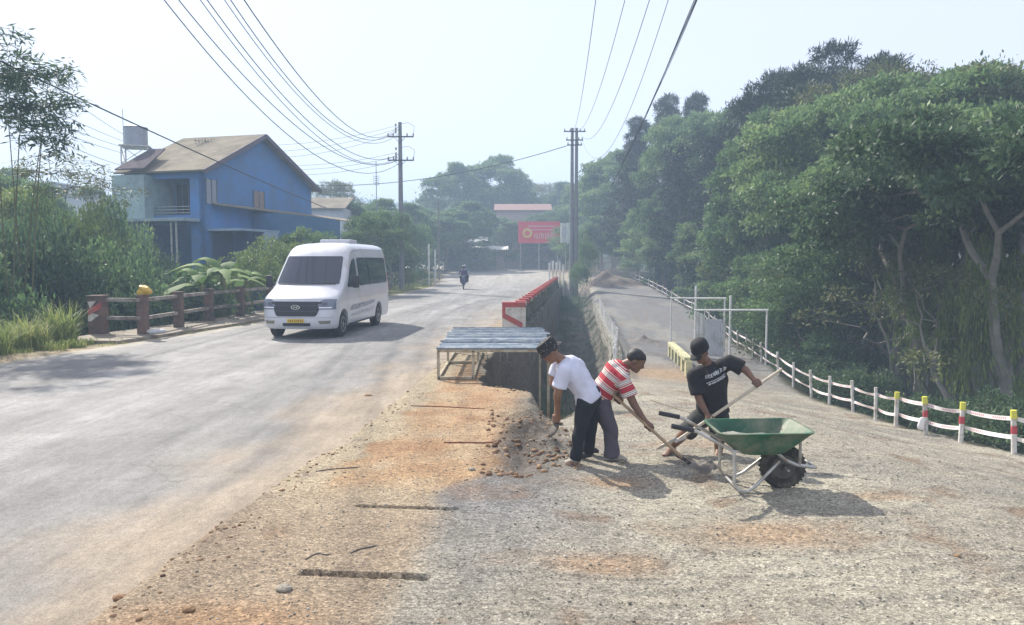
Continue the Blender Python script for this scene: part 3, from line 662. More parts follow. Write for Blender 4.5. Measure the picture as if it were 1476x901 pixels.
bamboo('feathery_tree', b1, [at(70, 225, 27), at(45, 250, 27), at(100, 250, 28)], 6, 'thin sparse sapling below the tall feathery tree', G_O, 300)
b2 = at(150, 400, 31); b2.z = gz(b2.x, 31)
bamboo('feathery_tree', b2, [at(130, 255, 31), at(150, 240, 31), at(165, 275, 31)], 7, 'sparse twiggy sapling beside the water tank tower', G_O, 260)

# banana plants
def banana(base, s, seed, label):
    rg = np.random.default_rng(seed); root = empty('banana_plant', base, 0, label, 'plant', 'banana plants below the blue house')
    st = MB().tube([(0, 0, -.3), (.05, 0, .8 * s), (.02, .02, 1.5 * s)], [.14 * s, .11 * s, .06 * s], 8); st.build('stem', mat('banana_stem', (.2, .22, .08), .7, .3, 6), root, smooth=True)
    for j in range(8):
        a = j * 2.4 + rg.random(); e = R(rg.uniform(25, 75)); L = s * rg.uniform(1.3, 2.0); w = .22 * s * rg.uniform(.8, 1.2)
        V = []; F = []; n = 12
        for i in range(n + 1):
            t = i / n; ang = e - t * t * 1.6; 
            rad = L * (t * math.cos(e) * .9 + .25 * t * t); z = 1.3 * s + L * (t * math.sin(e) - .75 * t * t)
            ww = w * math.sin(math.pi * min(1, t * 1.02 + .03)) ** .6 * (1 if i % 3 else .82) if t > .12 else .02
            c = Vector((math.cos(a) * rad, math.sin(a) * rad, z)); sd_ = Vector((-math.sin(a), math.cos(a), 0))
            V += [c + sd_ * ww + Vector((0, 0, -.25 * ww)), c, c - sd_ * ww + Vector((0, 0, -.25 * ww))]
        for i in range(n): F += [(3 * i, 3 * i + 1, 3 * i + 4, 3 * i + 3), (3 * i + 1, 3 * i + 2, 3 * i + 5, 3 * i + 4)]
        MB().add(V, F).build('leaf', G_N, root, smooth=True, fixn=False)
for i, (px, top, Y_, lb) in enumerate([(318, 336, 26.5, 'banana plant with one upright pale leaf blade'), (288, 356, 25.5, 'banana plant nearest the yellow bag on the rail'), (255, 362, 27.5, 'low spreading banana plant before the house shutters'), (352, 360, 28, 'banana plant close to the front of the van'), (232, 376, 25.5, 'small banana plant behind the second guardrail post')]):
    p = at(px, top, Y_); g = gz(p.x, Y_); banana((p.x, Y_, g), (p.z - g) / 2.6, 60 + i, lb)

# grass on the near left verge (uncountable)
def grass(name, spots, seed, lm):
    rg = np.random.default_rng(seed); Vs = []; Fs = []; off = 0
    for (cx, cy, r, n, h) in spots:
        a = rg.uniform(0, 6.28, n); q = np.sqrt(rg.random(n)) * r; x = cx + q * np.cos(a); y = cy + q * np.sin(a); z = terrain(x, y) - .02
        d = rg.uniform(0, 6.28, n); lean = rg.uniform(.15, .9, n); hh = h * rg.uniform(.5, 1.25, n); w = rg.uniform(.004, .009, n) * (1 + h * .7)
        dx, dy = np.cos(d), np.sin(d); sx, sy = -dy * w, dx * w
        def pt(t, k): return np.stack([x + dx * lean * hh * t * t + sx * k, y + dy * lean * hh * t * t + sy * k, z + hh * (t - .35 * lean * t * t * t)], 1)
        V = np.stack([pt(0, 1), pt(0, -1), pt(.5, -.9), pt(.5, .9), pt(.82, .55), pt(.82, -.55), pt(1, 0.05), pt(1, -.05)], 1).reshape(-1, 3)
        b = np.arange(n)[:, None] * 8 + off
        F = np.concatenate([b + np.array([0, 1, 2, 3]), b + np.array([3, 2, 5, 4]), b + np.array([4, 5, 7, 6])]); off += n * 8
        Vs.append(V); Fs.append(F)
    return raw_mesh(name, np.concatenate(Vs), np.concatenate(Fs), lm)
sp = []
rg_ = random.Random(4)
for i in range(75):
    y = rg_.uniform(12.2, 18.6); l = float(road_left(y)); x = l - .35 - rg_.random() ** 1.1 * 3.2
    big = (l - x) > .9
    sp.append((x, y, .32 if big else .25, 300 if big else 120, rg_.uniform(.55, 1.15) if big else rg_.uniform(.12, .3)))
for px, py, h in ((150, 478, .75), (125, 482, .8), (170, 480, .5), (60, 470, 1.2), (20, 450, 1.5), (0, 440, 1.6), (90, 480, .8), (40, 460, 1.3)):
    p = gp(px, py); sp.append((p.x, min(p.y, 18.5), .35, 480, h))
for i in range(60):
    y = rg_.uniform(18, 60); l = float(road_left(y)); sp.append((l - .05 - rg_.random() * .2, y, .22, 26, .10))
for i in range(40):
    y = rg_.uniform(40, 62); l = float(road_left(y)); sp.append((l - .5 - rg_.random() * 1.6, y, .4, 50, .35))
tag(grass('grass', sp, 9, G_G), kind='stuff')
# weeds in the ditch, along the retaining wall and beyond the fence
sp = []
for i in range(45):
    y = rg_.uniform(20, 60); sp.append((float(wall_x(y)) + rg_.uniform(.3, 1.0), y, .4, 40, .35))
for i in range(16):
    y = rg_.uniform(52, 60); sp.append((float(wall_x(y)) + rg_.uniform(.2, 1.6), y, .5, 70, .7))
for i in range(260):
    y = rg_.uniform(15, 58); a_ = float(wall_x(y)); b_ = float(by_left(y)); x_ = a_ + (b_ - a_) * rg_.random(); sp.append((x_, y, .3, rg_.randint(8, 40), rg_.uniform(.1, .35)))
for i in range(120):
    y = rg_.uniform(9, 40); sp.append((float(fence_x(y)) + rg_.uniform(.9, 6), y, .6, 70, rg_.uniform(.3, .7)))
tag(grass('weeds', sp, 10, G_B), kind='stuff')
sp = []
for i in range(150):
    y = rg_.uniform(12.6, 56); a_ = float(wall_x(y)); b_ = float(by_left(y)); q_ = rg_.random() ** .6; x_ = a_ + (b_ - a_) * q_; sp.append((x_, y, .25, rg_.randint(10, 50), rg_.uniform(.1, .32)))
for i in range(26):
    y = rg_.uniform(18.5, 40); sp.append((float(road_left(y)) - rg_.uniform(.1, 1.5), y, .16, 30, rg_.uniform(.08, .22)))
tag(grass('dry_weeds', sp, 12, G_O), kind='stuff')

p_ = (1.45, 12.2, gz(1.45, 12.2)); put_tree(T['bush2'], p_, .22, 0, 'small yellow green weed growing at the edge of the ditch behind the workers', 'weed')
# ---- far background trees, each one by itself, then the woods on the hill
FT = 'hazy trees at the bend of the road'
fb = [(922, 168, 76, 'con', 'dark conifer with drooping boughs beside the black cable bundle', 1.15), (962, 136, 72, 'con', 'taller dark conifer next to the drooping one', 1.15), (1003, 132, 68, 'con', 'third dark conifer, rising over the green crowns', 1.1), (1185, 60, 46, 'pine', 'broad round dark pine crown standing above the leafy trees', 1.2), (885, 215, 92, 'full', 'tall hazy tree behind the open end of the tree row', 1.5), (915, 200, 80, 'con', 'tall hazy conifer behind the open shed', 1.1), (865, 255, 100, 'full', 'hazy tree standing above the picket fence', 1.3), (655, 234, 118, 'full', 'round hazy tree with a pointed twig on top beyond the bend', 1.6), (715, 222, 124, 'full', 'tallest hazy tree in the middle distance with a knobbly crown', 1.9), (690, 258, 130, 'full', 'hazy low tree between the two tall crowns', 1.9), (745, 262, 126, 'full', 'hazy tree sloping down from the tallest crown', 1.5),
      (672, 290, 96, 'full', 'dense darker tree beyond the bend, over the dark shopfront', 1.35), (640, 305, 90, 'full', 'leafy tree behind the roadside posts at the bend', 1.1), (775, 262, 140, 'ol', 'hazy tree with bare twigs behind the red roof', 1.6), (812, 262, 130, 'full', 'hazy tree directly behind the twin poles', 1.5), (850, 250, 112, 'full', 'hazy tree behind the road works end', 1.5), (800, 300, 104, 'small', 'pale tree above the red banner', 2.2),
      (620, 300, 100, 'full', 'dusky tree at the head of the road', 1.2), (588, 292, 84, 'full', 'hazy dark tree behind the single pole', 1.1), (545, 285, 74, 'full', 'dusky tree behind the lean-to roof', 1.0), (478, 258, 82, 'ol', 'flat topped hazy tree right of the blue house', 1.0), (510, 290, 66, 'full', 'hazy tree behind the eave of the blue house', .8), (840, 320, 86, 'small', 'small hazy tree beside the white signboard', 1.8), (836, 378, 60, 'bush', 'bush at the foot of the twin poles', .5), (728, 312, 103, 'full', 'hazy tree in front of the pinkish wall, left of the red banner', .9), (782, 314, 103, 'full', 'hazy tree directly behind the red banner', .9), (756, 318, 104, 'full', 'hazy tree between the red banner and the pinkish wall', .9), (845, 345, 66, 'bush', 'bush right of the twin poles', .6), (870, 310, 84, 'full', 'hazy broad tree above the rubble', 1.0), (905, 320, 82, 'full', 'hazy dark tree left of the open shed', .9),
      (120, 268, 62, 'full', 'hazy tree behind the low white houses', 1.0), (20, 240, 60, 'full', 'hazy tree behind the bamboo stems', 1.0), (-60, 220, 40, 'full', 'green tree outside the edge beside the bamboo', 1.1), (60, 262, 50, 'full', 'dusky tree left of the low white houses', .8)]
HH = {'b1': 10.5, 'b2': 11.5, 'b3': 9.0, 'ol': 10.0, 'small': 5.2, 'con': 13.8, 'bush': 2.4, 'bush3': 2.6, 'full': 9.0, 'pine': 13.5}
for i, (px, top, Y_, kd, lb, ws) in enumerate(fb): by_px(px, top, Y_, HH[kd], kd, i * 1.7, lb, FT, ws=ws)
def woods(name, n, seed, xr, yr, smin, smax, per=260):
    rg = np.random.default_rng(seed); x = rg.uniform(*xr, n); y = rg.uniform(*yr, n); z = terrain(x, y, False); s = rg.uniform(smin, smax, n)
    cen = np.stack([x, y, z + s * .75], 1)
    P, D_, U, L, W = lobe_leaves(rg, cen, s, n * per, .8, .5, .2, 1.1); sc = (y.mean() / 200)
    V, F = leaf_quads(P, D_, U, L * sc, W * sc)
    return raw_mesh(name, V, F, G_B)
tag(woods('far_woods', 620, 30, (-190, 230), (140, 330), 3.5, 6.5, 240), kind='stuff')
tag(woods('roadside_thicket', 60, 31, (-42, -9), (66, 110), 1.2, 2.6, 500), kind='stuff')
tag(woods('forest_understorey', 70, 32, (25, 46), (20, 80), .9, 2.2, 600), kind='stuff')
# ================================================================ STRUCTURES
WHITE = mat('white_paint', (.72, .72, .70), .55, .08, 6, .1, 60, dirt=(.42, .38, .3), dirt_amt=.35)
REDP = mat('red_paint', (.40, .055, .05), .65, .2, 8, .3, 50, dirt=(.2, .08, .06), dirt_amt=.45)
WHITEC = mat('white_on_concrete', (.58, .55, .5), .8, .12, 8, .3, 50, dirt=(.33, .28, .22), dirt_amt=.5)
STEEL = mat('galvanised', (.52, .52, .50), .45, .15, 12, .12, 50, metal=.5, dirt=(.34, .27, .2), dirt_amt=.4)
DARKM = mat('dark_metal', (.05, .05, .055), .5, .2, 9, .1, 50, metal=.3)
WIRE = mat('cable', (.012, .012, .014), .5, .1, 5, 0)
INSUL = mat('insulator', (.22, .16, .13), .35, .1, 5, 0)
POLEM = mat('pole_concrete', (.19, .19, .20), .85, .15, 2, .3, 30, dirt=(.18, .16, .14), dirt_amt=.3)
GLASSD = mat('dark_glass', (.018, .022, .03), .08, .1, 3, 0, spec=.6)

# ---- bridge guardrail on the left
gr = empty('bridge_guardrail', (-9.7, 20.9, 0), 0, 'low guardrail of brown red concrete posts joined by two thin rails beside the ravine', 'guardrail')
m_post = mat('guard_post', (.15, .085, .06), .85, .3, 6, .5, 40, dirt=(.07, .055, .045), dirt_amt=.6)
m_railc = mat('guard_rail', (.30, .27, .23), .85, .2, 6, .4, 40, dirt=(.10, .07, .05), dirt_amt=.55)
gpx = [(207, 483), (258, 473), (302, 464), (347, 457)]
gpos = []
for i in range(11):
    y = 20.7 + 2.15 * i; x = float(road_left(y)) - .95 if i else 0
    gpos.append([x, y])
for i, (px, py) in enumerate(gpx): p = gp(px, py, .06); gpos[i] = [p.x, p.y]
dx = (gpos[3][0] - gpos[0][0]) / (gpos[3][1] - gpos[0][1])
for i in range(4, 11): gpos[i] = [gpos[3][0] + (dx * .5 + .1) * (gpos[i][1] - gpos[3][1]), gpos[3][1] + 2.25 * (i - 3)]
ep = gp(143, 486, .0); 
for x, y in gpos:
    b = MB().box((x, y, .5), (.24, .24, 1.3)).box((x, y, 1.135), (.27, .27, .05)); b.build('post', m_post, gr, bevel=.012, world=True)
allp = [[ep.x, ep.y]] + gpos
for (x0, y0), (x1, y1) in zip(allp[:-1], allp[1:]):
    for z in (1.02, .52): MB().beam((x0, y0 + .12, z), (x1, y1 - .12, z), .10, .10).build('rail', m_railc, gr, bevel=.01, world=True)
eo = MB().box((ep.x, ep.y, .45), (.38, .36, 1.30)).box((ep.x, ep.y, 1.12), (.43, .41, .06)).build('end_post', m_post, gr, bevel=.015, world=True)
zf = ep.y - .184
MB().add([(ep.x - .18, zf, .98), (ep.x + .05, zf, 1.0), (ep.x - .12, zf, .78)], [(0, 1, 2)]).add([(ep.x - .18, zf, .7), (ep.x + .12, zf, .62), (ep.x - .1, zf, .45), (ep.x - .18, zf, .45)], [(0, 1, 2, 3)]).build('paint_mark', WHITEC, eo).location = -gr.location
MB().add([(ep.x - .18, zf - .002, .76), (ep.x + .18, zf - .002, .98), (ep.x + .18, zf - .002, .80), (ep.x - .18, zf - .002, .6)], [(0, 1, 2, 3)]).build('paint_mark', REDP, eo).location = -gr.location
# yellow bag on the second post
bp = gpos[0]
def crumple(name, c, r, m, seed, parent=None):
    k = MB().ell((0, 0, 0), r, 18, 12); rg = np.random.default_rng(seed)
    A = np.array(k.v); A = A * (1 + .14 * np.sin(A[:, [1]] * 31 + seed) * np.cos(A[:, [0]] * 23 + seed) + .16 * np.sin(A[:, [2]] * 27 + A[:, [0]] * 17 + 2 * seed)); A[:, 2] = np.maximum(A[:, 2], -r[2] * .75)
    k.v = [tuple(p) for p in A]; o = k.build(name, m, parent, smooth=True); o.location = c; return o
tag(crumple('plastic_bag', (bp[0] + .08, bp[1], 1.27), (.19, .13, .15), mat('yellow_plastic', (.55, .36, .04), .45, .2, 8, .3, 30), 3), 'crumpled yellow plastic bag on top of a guardrail post', 'bag')
tag(crumple('plastic_bag', (gp(225, 477, .2).x, gp(225, 477, .2).y, .18), (.24, .12, .08), mat('grey_plastic', (.5, .5, .52), .5, .2, 8, .3, 30), 5), 'pale grey plastic litter at the foot of the guardrail', 'litter')

# ---- red and white balustrade on the retaining wall, right of the road
bal = empty('balustrade', (.1, 22.6, 0), 0, 'concrete bridge balustrade with red top edge and striped end pillar', 'balustrade')
m_green = mat('mossy_concrete', (.20, .21, .17), .9, .3, 5, .5, 40, dirt=(.07, .09, .05), dirt_amt=.7)
x0, x1, yb, zt = -.30, .42, 22.6, .80
MB().box(((x0 + x1) / 2, yb + .16, zt / 2 - .1), (x1 - x0, .32, zt + .2)).build('end_pillar', WHITEC, bal, bevel=.012, world=True)
f = yb - .004
pil = MB()
pil.add([(x0, f, zt), (x1, f, zt), (x1, f, zt - .13), (x0, f, zt - .13)], [(0, 1, 2, 3)])
pil.add([(x0, f, zt - .13), (x0 + .10, f, zt - .13), (x0 + .10, f, .30), (x0, f, .36)], [(0, 1, 2, 3)])
pil.add([(x0 + .10, f, zt - .32), (x1 - .10, f, .20), (x1 - .10, f, .02), (x0 + .10, f, zt - .50)], [(0, 1, 2, 3)])
pil.build('stripe', REDP, bal, world=True)
MB().box(((x0 + x1) / 2, yb + .16, zt + .012), (x1 - x0 + .02, .34, .02)).build('top_cap', REDP, bal, world=True)
by0 = 22.95
yy = by0; i = 0
while yy < 56:
    nxt = yy + 1.35; xa = float(wall_x(yy)) - .25; xb = float(wall_x(nxt)) - .25; za = float(road_z(yy)); zb_ = float(road_z(nxt))
    MB().box((xa + .02, yy + .12, za + .32), (.26, .24, .86)).build('post', m_green, bal, world=True)
    MB().box((xa + .02, yy + .12, za + .80), (.32, .34, .11)).build('post_cap', REDP, bal, bevel=.01, world=True)
    MB().beam((xa + .02, yy + .25, za + .70), (xb + .02, nxt, zb_ + .70), .2, .12).build('top_rail', REDP if i % 2 else WHITEC, bal, world=True)
    MB().beam((xa + .02, yy + .25, za + .30), (xb + .02, nxt, zb_ + .30), .14, .34).build('panel', m_green, bal, world=True)
    yy = nxt; i += 1
# masonry under it
m_wallm = mat('wet_masonry', (.15, .14, .125), .9, .35, 3, .7, 20, dirt=(.05, .055, .04), dirt_amt=.6, bdist=.03)
k = MB(); yv = list(np.arange(22.6, 60, 1.5))
for a, b in zip(yv[:-1], yv[1:]):
    xa, xb = float(wall_x(a)) + .06, float(wall_x(b)) + .06; za = float(road_z(a)) + .05; zb_ = float(road_z(b)) + .05
    lo = -3.4
    k.add([(xa - .45, a, lo), (xa, a, lo), (xa, a, za), (xa - .45, a, za), (xb - .45, b, lo), (xb, b, lo), (xb, b, zb_), (xb - .45, b, zb_)], [(1, 5, 6, 2), (2, 6, 7, 3)] + ([(0, 1, 2, 3)] if a == yv[0] else []))
tag(k.build('retaining_wall', m_wallm, fixn=False), 'dark damp retaining wall dropping from the red topped balustrade into the ditch', 'retaining wall')

# ---- rubble stone wall on the far bank of the ditch
def stone_wall(name, pts, width, mt_stone, mt_mortar, seed):
    root = empty(name, (pts[0][0], pts[0][1], pts[0][2]))
    rg = np.random.default_rng(seed); core = MB(); st = MB()
    for (x0, y0, z0, h0), (x1, y1, z1, h1) in zip(pts[:-1], pts[1:]):
        core.add([(x0 - width / 2, y0, z0), (x0 + width / 2, y0, z0), (x0 + width / 2, y0, h0), (x0 - width / 2, y0, h0), (x1 - width / 2, y1, z1), (x1 + width / 2, y1, z1), (x1 + width / 2, y1, h1), (x1 - width / 2, y1, h1)], [(0, 1, 2, 3), (0, 4, 5, 1), (1, 5, 6, 2), (2, 6, 7, 3), (3, 7, 4, 0)])
        L = math.hypot(x1 - x0, y1 - y0); n = max(1, int(L / .26))
        for i in range(n):
            t = (i + .5) / n; x = x0 + (x1 - x0) * t; y = y0 + (y1 - y0) * t; zl = z0 + (z1 - z0) * t; zh = h0 + (h1 - h0) * t
            z = zl
            while z < zh - .04:
                for sx in (-1, 1):
                    r = rg.uniform(.10, .15); st.ell((x + sx * width / 2, y + rg.normal() * .03, z + .12), (.05, r, r * .85), 7, 5, Matrix.Rotation(rg.normal() * .4, 3, 'X'))
                z += .25
            st.ell((x + rg.normal() * .04, y, zh + .0), (width * .42, .13, .05), 7, 5)
    core.build('mortar', mt_mortar, root, world=True, fixn=True); st.build('stonework', mt_stone, root, world=True, smooth=True, fixn=False)
    return root
m_rub = mat('rubble_stone', (.30, .28, .245), .9, .4, 3, .5, 20, dirt=(.14, .15, .09), dirt_amt=.5)
m_mor = mat('pale_mortar', (.55, .53, .5), .85, .15, 9, .4, 60)
pts = []
for y in (19.5, 22, 25, 28, 32, 37, 43, 50):
    x = float(by_left(y)) + .15; zb_ = float(by_z(y)); pts.append((x, y, zb_ - 1.3, zb_ + .06))
tag(stone_wall('stone_wall', pts, .38, m_rub, m_mor, 4), 'rubble stone wall with pale mortar joints along the ditch and lower road', 'stone wall')

# ---- bamboo lattice netting lying over that wall
def lattice(name, pts, h, seed, label):
    root = empty(name, pts[0][:3], 0, label, 'lattice'); k = MB(); rg = np.random.default_rng(seed)
    P = [Vector(p) for p in pts]; L = [0]
    for a, b in zip(P[:-1], P[1:]): L.append(L[-1] + (b - a).length)
    def along(s):
        s = max(0, min(L[-1] - 1e-4, s)); j = max(i for i in range(len(L) - 1) if L[i] <= s); t = (s - L[j]) / (L[j + 1] - L[j]); return P[j].lerp(P[j + 1], t)
    s = 0
    while s < L[-1]:
        for sg in (-1, 1):
            a = along(s) + Vector((0, 0, .02)); b = along(s + sg * h * .8) + Vector((rg.normal() * .02, 0, h * rg.uniform(.9, 1.1)))
            k.beam(a, b, .022, .05)
        s += .30
    k.build('slats', WHITE, root, world=True); return root
lp = [(float(by_left(y)) + .15, y, float(by_z(y)) + .08) for y in (21, 23, 26, 30, 34, 39, 45)]
lattice('lattice_screen', lp, .8, 3, 'whitish diagonal lattice screen standing along the stone wall')

# ---- low yellow culvert parapet in the lower road
pa = at(967, 508, 28); pb = at(992, 545, 22.6); pa.z = gz(pa.x, pa.y) - .05; pb.z = gz(pb.x, pb.y) - .05
par = empty('culvert_parapet', pa, 0, 'low pale yellow culvert parapet with short posts in the lower road', 'parapet')
m_yel = mat('faded_yellow', (.55, .52, .30), .8, .15, 6, .4, 40, dirt=(.25, .27, .18), dirt_amt=.5)
for i in range(6):
    p = pa.lerp(pb, i / 5); MB().box((p.x, p.y, p.z + .24), (.2, .2, .55)).build('post', m_yel, par, bevel=.01, world=True)
MB().beam(pa + Vector((0, 0, .55)), pb + Vector((0, 0, .55)), .24, .12).build('top_rail', m_yel, par, bevel=.01, world=True)

# ---- white pipe portal frames
def frame(pxl, pxr, ptop, Yl, Yr, label, r=.035):
    a = at(pxl, 480, Yl); b = at(pxr, 480, Yr); ta = at(pxl, ptop, Yl); tb = at(pxr, ptop, Yr)
    za, zb_ = gz(a.x, Yl) - .1, gz(b.x, Yr) - .1
    root = empty('pipe_frame', (a.x, a.y, za), 0, label, 'frame', 'white pipe frames over the lower road')
    k1 = MB().tube([(a.x, Yl, za), (a.x, Yl, ta.z)], r, 10); k1.build('post', WHITE, root, smooth=True, world=True)
    MB().tube([(b.x, Yr, zb_), (b.x, Yr, tb.z)], r, 10).build('post', WHITE, root, smooth=True, world=True)
    MB().tube([(a.x - .05, Yl, ta.z), (b.x + .05, Yr, tb.z)], r, 10).build('crossbar', WHITE, root, smooth=True, world=True)
    return root
frame(967, 1044, 430, 30.5, 29.5, 'white pipe frame standing farther back, with the corrugated sheet at its right post')
frame(1002, 1105, 447, 26.0, 25.0, 'wider white pipe frame standing nearer, by the bend of the tape fence')
def stub(px, t, b, Y_, lb):
    p = at(px, b, Y_); q = at(px, t, Y_); g = gz(p.x, Y_)
    tag(MB().tube([(p.x, Y_, g - .1), (p.x, Y_, q.z)], .05, 8).build('marker_post', WHITE, smooth=True), lb, 'post')
stub(1003, 412, 430, 31.2, 'thin white post rising above the farther pipe frame'); stub(1053, 426, 447, 27.5, 'thin white post rising between the two pipe frames')
# corrugated sheet leaning by the frames
def corr(name, c0, c1, ztop, zbot, n, m, label, bow=0.0):
    k = MB(); V = []; F = []
    c0 = Vector(c0); c1 = Vector(c1); d = (c1 - c0); nrm = Vector((d.y, -d.x, 0)).normalized()
    for i in range(n + 1):
        t = i / n; p = c0.lerp(c1, t) + nrm * (.025 * math.sin(t * n * 1.3) + bow * math.sin(math.pi * t)); V += [(p.x, p.y, zbot), (p.x, p.y, ztop - .55 * (bow > 0) * t ** 2)]
    for i in range(n): F.append((2 * i, 2 * i + 2, 2 * i + 3, 2 * i + 1))
    o = k.add(V, F).build(name, m, smooth=False, fixn=False); sm = o.modifiers.new('s', 'SOLIDIFY'); sm.thickness = .006; return tag(o, label, 'metal sheet')
m_cor = mat('corrugated_zinc', (.50, .52, .55), .5, .12, 3, .1, 40, metal=.25, dirt=(.3, .29, .27), dirt_amt=.4)
a = at(1014, 480, 28.6); b = at(1043, 480, 28.0); t = at(1030, 460, 28.3)
corr('corrugated_sheet', (a.x, a.y, 0), (b.x, b.y, 0), t.z, gz(b.x, 28) - .05, 34, m_cor, 'grey corrugated metal sheet standing upright against the pipe frames')
a = at(1003, 480, 27.2); b = at(1015, 480, 27.6); t = at(1005, 449, 27.3)
corr('corrugated_sheet', (a.x, a.y, 0), (b.x, b.y, 0), t.z, gz(b.x, 27.5) - .05, 14, WHITE, 'narrow whitish curved metal sheet next to the corrugated sheet', .12)

# ---- tape fence
def tape_mat():
    m, nt, b = new_mat('barrier_tape'); L = nt.links.new
    uv = N(nt, 'ShaderNodeUVMap'); sx = N(nt, 'ShaderNodeSeparateXYZ'); L(uv.outputs[0], sx.inputs[0])
    w1 = N(nt, 'ShaderNodeMath', operation='FRACT'); mu = N(nt, 'ShaderNodeMath', operation='MULTIPLY'); mu.inputs[1].default_value = 1.9; L(sx.outputs[0], mu.inputs[0]); L(mu.outputs[0], w1.inputs[0])
    g = N(nt, 'ShaderNodeMath', operation='GREATER_THAN'); g.inputs[1].default_value = .36; L(w1.outputs[0], g.inputs[0])
    w2 = N(nt, 'ShaderNodeMath', operation='FRACT'); m2 = N(nt, 'ShaderNodeMath', operation='MULTIPLY_ADD'); m2.inputs[1].default_value = 21; L(sx.outputs[0], m2.inputs[0]); L(sx.outputs[1], m2.inputs[2]); L(m2.outputs[0], w2.inputs[0])
    g2 = N(nt, 'ShaderNodeMath', operation='LESS_THAN'); g2.inputs[1].default_value = .42; L(w2.outputs[0], g2.inputs[0])
    ab = N(nt, 'ShaderNodeMath', operation='SUBTRACT'); ab.inputs[1].default_value = .5; L(sx.outputs[1], ab.inputs[0]); aa = N(nt, 'ShaderNodeMath', operation='ABSOLUTE'); L(ab.outputs[0], aa.inputs[0])
    g3 = N(nt, 'ShaderNodeMath', operation='LESS_THAN'); g3.inputs[1].default_value = .26; L(aa.outputs[0], g3.inputs[0])
    p1 = N(nt, 'ShaderNodeMath', operation='MULTIPLY'); L(g.outputs[0], p1.inputs[0]); L(g2.outputs[0], p1.inputs[1]); p2 = N(nt, 'ShaderNodeMath', operation='MULTIPLY'); L(p1.outputs[0], p2.inputs[0]); L(g3.outputs[0], p2.inputs[1])
    c = mixc(nt, p2.outputs[0], (.78, .75, .74), (.50, .10, .12)); L(c, b.inputs['Base Color']); b.inputs['Roughness'].default_value = .4
    return m
TAPE = tape_mat()
fence_root = empty('tape_fence', (8.2, 12, gz(8.2, 12)), 0, 'long curving fence of short posts joined by two runs of white and red barrier tape', 'fence')
YEL = mat('post_yellow', (.60, .58, .08), .6, .1, 9, .1, 50); RED2 = mat('post_red', (.45, .05, .06), .6, .15, 9, .1, 50)
WP = mat('post_white', (.66, .65, .62), .7, .12, 9, .2, 50, dirt=(.3, .26, .2), dirt_amt=.45)
posts = []; 
fp = [(1560, 690, 10.8), (1462, 660, 12.0), (1384, 640, 13.2), (1335, 629, 14.1), (1291, 617, 15.2), (1262, 607, 16.2), (1230, 597, 17.4), (1195, 586, 18.9), (1170, 577, 20.2), (1143, 571, 21.8), (1122, 556, 23.4)]
for px, py, Y_ in fp: p = at(px, py, Y_); posts.append((p.x, Y_))
y = 25.3
while y < 75: posts.append((float(fence_x(y)) , y)); y += 1.75 if y < 40 else 2.3
tops = []
for i, (x, y) in enumerate(posts):
    g = gz(x, y); h = .74 if i > 4 else .72; tilt = rnd.uniform(-.07, .07)
    MB().tube([(x, y, g - .15), (x + tilt, y, g + h)], .042 if i < 5 else .035, 9).build('post', WP, fence_root, smooth=True, world=True)
    if i in (1, 2, 3, 0, 4):
        MB().tube([(x + tilt * .8, y, g + h - .13), (x + tilt, y, g + h + .006)], .050, 10).build('yellow_cap', YEL, fence_root, smooth=True, world=True)
        if i != 4: MB().tube([(x + tilt * .5, y, g + .34), (x + tilt * .6, y, g + .47)], .048, 10).build('red_band', RED2, fence_root, smooth=True, world=True)
    tops.append(Vector((x + tilt, y, g)))
def ribbon(a, b, w, sag, name, parent, twist=0.0, n=14):
    V = []; F = []; UV = []; L = (b - a).length; d = (b - a).normalized(); nrm = Vector((d.y, -d.x, 0)).normalized() * .045
    for i in range(n + 1):
        t = i / n; p = a.lerp(b, t) + nrm - Vector((0, 0, sag * 4 * t * (1 - t))); an = twist * math.sin(math.pi * t * 1.3)
        u = Vector((0, 0, 1)) * math.cos(an) + nrm.normalized() * math.sin(an); V += [p - u * w / 2, p + u * w / 2]; UV.append(t * L)
    k = MB().add(V, [(2 * i, 2 * i + 2, 2 * i + 3, 2 * i + 1) for i in range(n)])
    o = k.build(name, TAPE, parent, smooth=True, world=True, fixn=False); uv = o.data.uv_layers.new(name='UVMap')
    for lp_ in o.data.loops: uv.data[lp_.index].uv = (UV[lp_.vertex_index // 2], lp_.vertex_index % 2)
    return o
for i, (a, b) in enumerate(zip(tops[:-1], tops[1:])):
    w = .072 if i < 4 else .06
    for h in (.58, .26):
        ribbon(a + Vector((0, 0, h + rnd.uniform(-.02, .02))), b + Vector((0, 0, h + rnd.uniform(-.02, .02))), w, rnd.uniform(.01, .05), 'tape', fence_root, rnd.uniform(-.5, .5))
tag(crumple('tape_knot', (tops[3].x - .06, tops[3].y - .05, tops[3].z + .2), (.07, .05, .13), TAPE, 2, None), 'crumpled bundle of pinkish barrier tape hanging on a fence post', 'tape')

